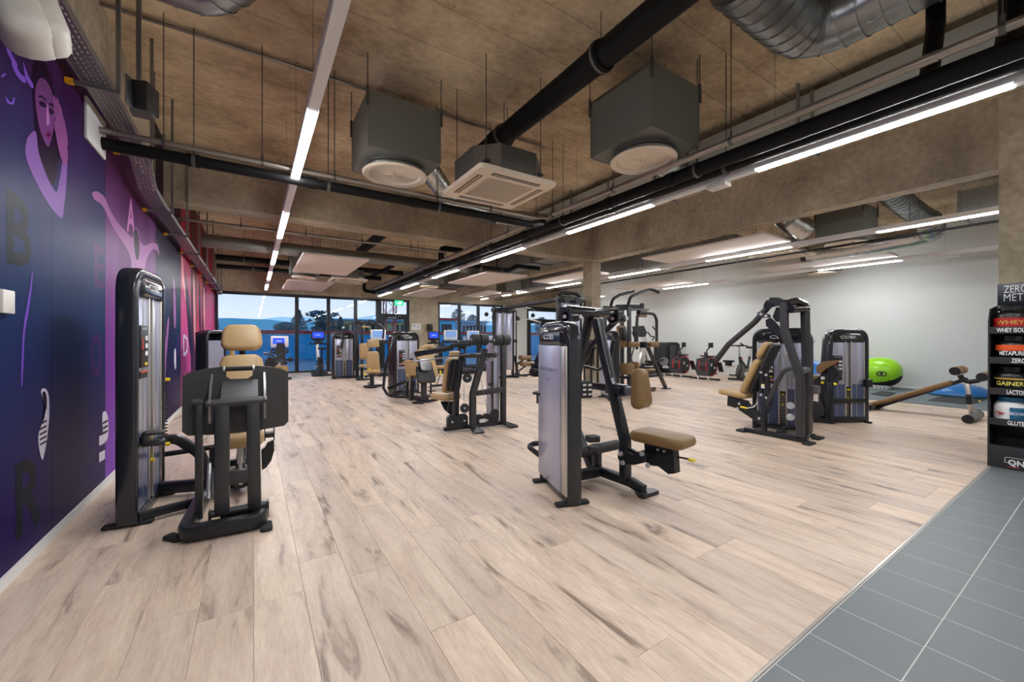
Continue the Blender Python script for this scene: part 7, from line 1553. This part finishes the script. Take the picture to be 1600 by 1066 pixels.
part(ex, 'door_symbol', 'exit_white', lambda w: w.box(f + V((.0, 0, -.005)), (.04, .002, .12)), False)
nt_ = thing('notice_sheet', 'white notice with a red mark on the concrete pier', 'notice', PY(651, 511, FW), None)
c = PY(650.5, 510.5, FW - .006); part(nt_, 'sheet', 'paper', lambda w: w.box(c, (.42, .008, .29)), False); part(nt_, 'red_mark', 'red', lambda w: w.prism([c + V((.02, -.005, .02)), c + V((.12, -.005, -.07)), c + V((.15, -.005, -.05)), c + V((.10, -.005, -.03))], (0, -.001, 0)), False)
for k_ in range(3): part(nt_, 'text_line', 'steel_grey', lambda w: w.box(c + V((-.10, -.005, .09 - .035 * k_)), (.14, .002, .012)), False)
bs = thing('black_speaker', 'black loudspeaker on the concrete pier by the window', 'loudspeaker', PY(672, 512, FW), None)
c = PY(671.5, 512, FW - .10); part(bs, 'cabinet', 'plastic_black', lambda w: w.box(c, (.22, .18, .31), 0, .02)); part(bs, 'cone', 'net_dark', lambda w: w.lathe([(.075, 0), (.07, .01), (.03, -.0), (0, .0)], c + V((0, -.092, -.04)), (0, -1, 0), 18)); part(bs, 'tweeter', 'net_dark', lambda w: w.cyl(c + V((0, -.092, .09)), c + V((0, -.10, .09)), .03, None, 14)); part(bs, 'bracket', 'frame_black', lambda w: w.bb((c.x - .03, FW - .02, c.z - .05), (c.x + .03, FW, c.z + .05)), False)
bk = thing('accessory_rack', 'black accessory box and rack at the foot of the concrete column', 'rack', (6.95, 7.0, 0))
c = PZ(913, 622, 0.0); part(bk, 'crate', 'net_dark', lambda w: w.box((c.x, c.y + .12, .18), (.42, .30, .34), math.radians(-20), .012)); 
for i in range(3):
    for j in range(3): part(bk, 'crate_print', 'paper', lambda w: w.box((c.x + .03 + (i - 1) * .115 - .055, c.y - .036 - (i - 1) * .042, .08 + j * .10), (.07, .008, .04), math.radians(-20)), False)
part(bk, 'rack_frame', 'plastic_black', lambda w: (w.bb((7.07, 7.30, 0), (7.33, 7.52, .03)), w.bb((7.07, 7.30, 0), (7.11, 7.34, 1.25)), w.bb((7.29, 7.30, 0), (7.33, 7.34, 1.25)), w.bb((7.07, 7.30, 1.0), (7.33, 7.52, 1.05)), w.bb((7.07, 7.46, .6), (7.33, 7.52, 1.2)), w.bb((7.07, 7.3, .5), (7.33, 7.52, .53))), False)
sb_ = thing('spray_bottle', 'white spray bottle on the rack by the column', 'bottle', (7.2, 7.4, 1.05))
part(sb_, 'bottle_body', 'paper', lambda w: w.lathe([(0, 0), (.04, 0), (.042, .02), (.042, .12), (.015, .17), (.015, .19), (0, .19)], (7.2, 7.4, 1.05), n=16)); part(sb_, 'trigger', 'white_plastic', lambda w: (w.box((7.19, 7.39, 1.255), (.06, .03, .035), 0, .006), w.bar((7.165, 7.385, 1.24), (7.16, 7.38, 1.20), .012, .012)))
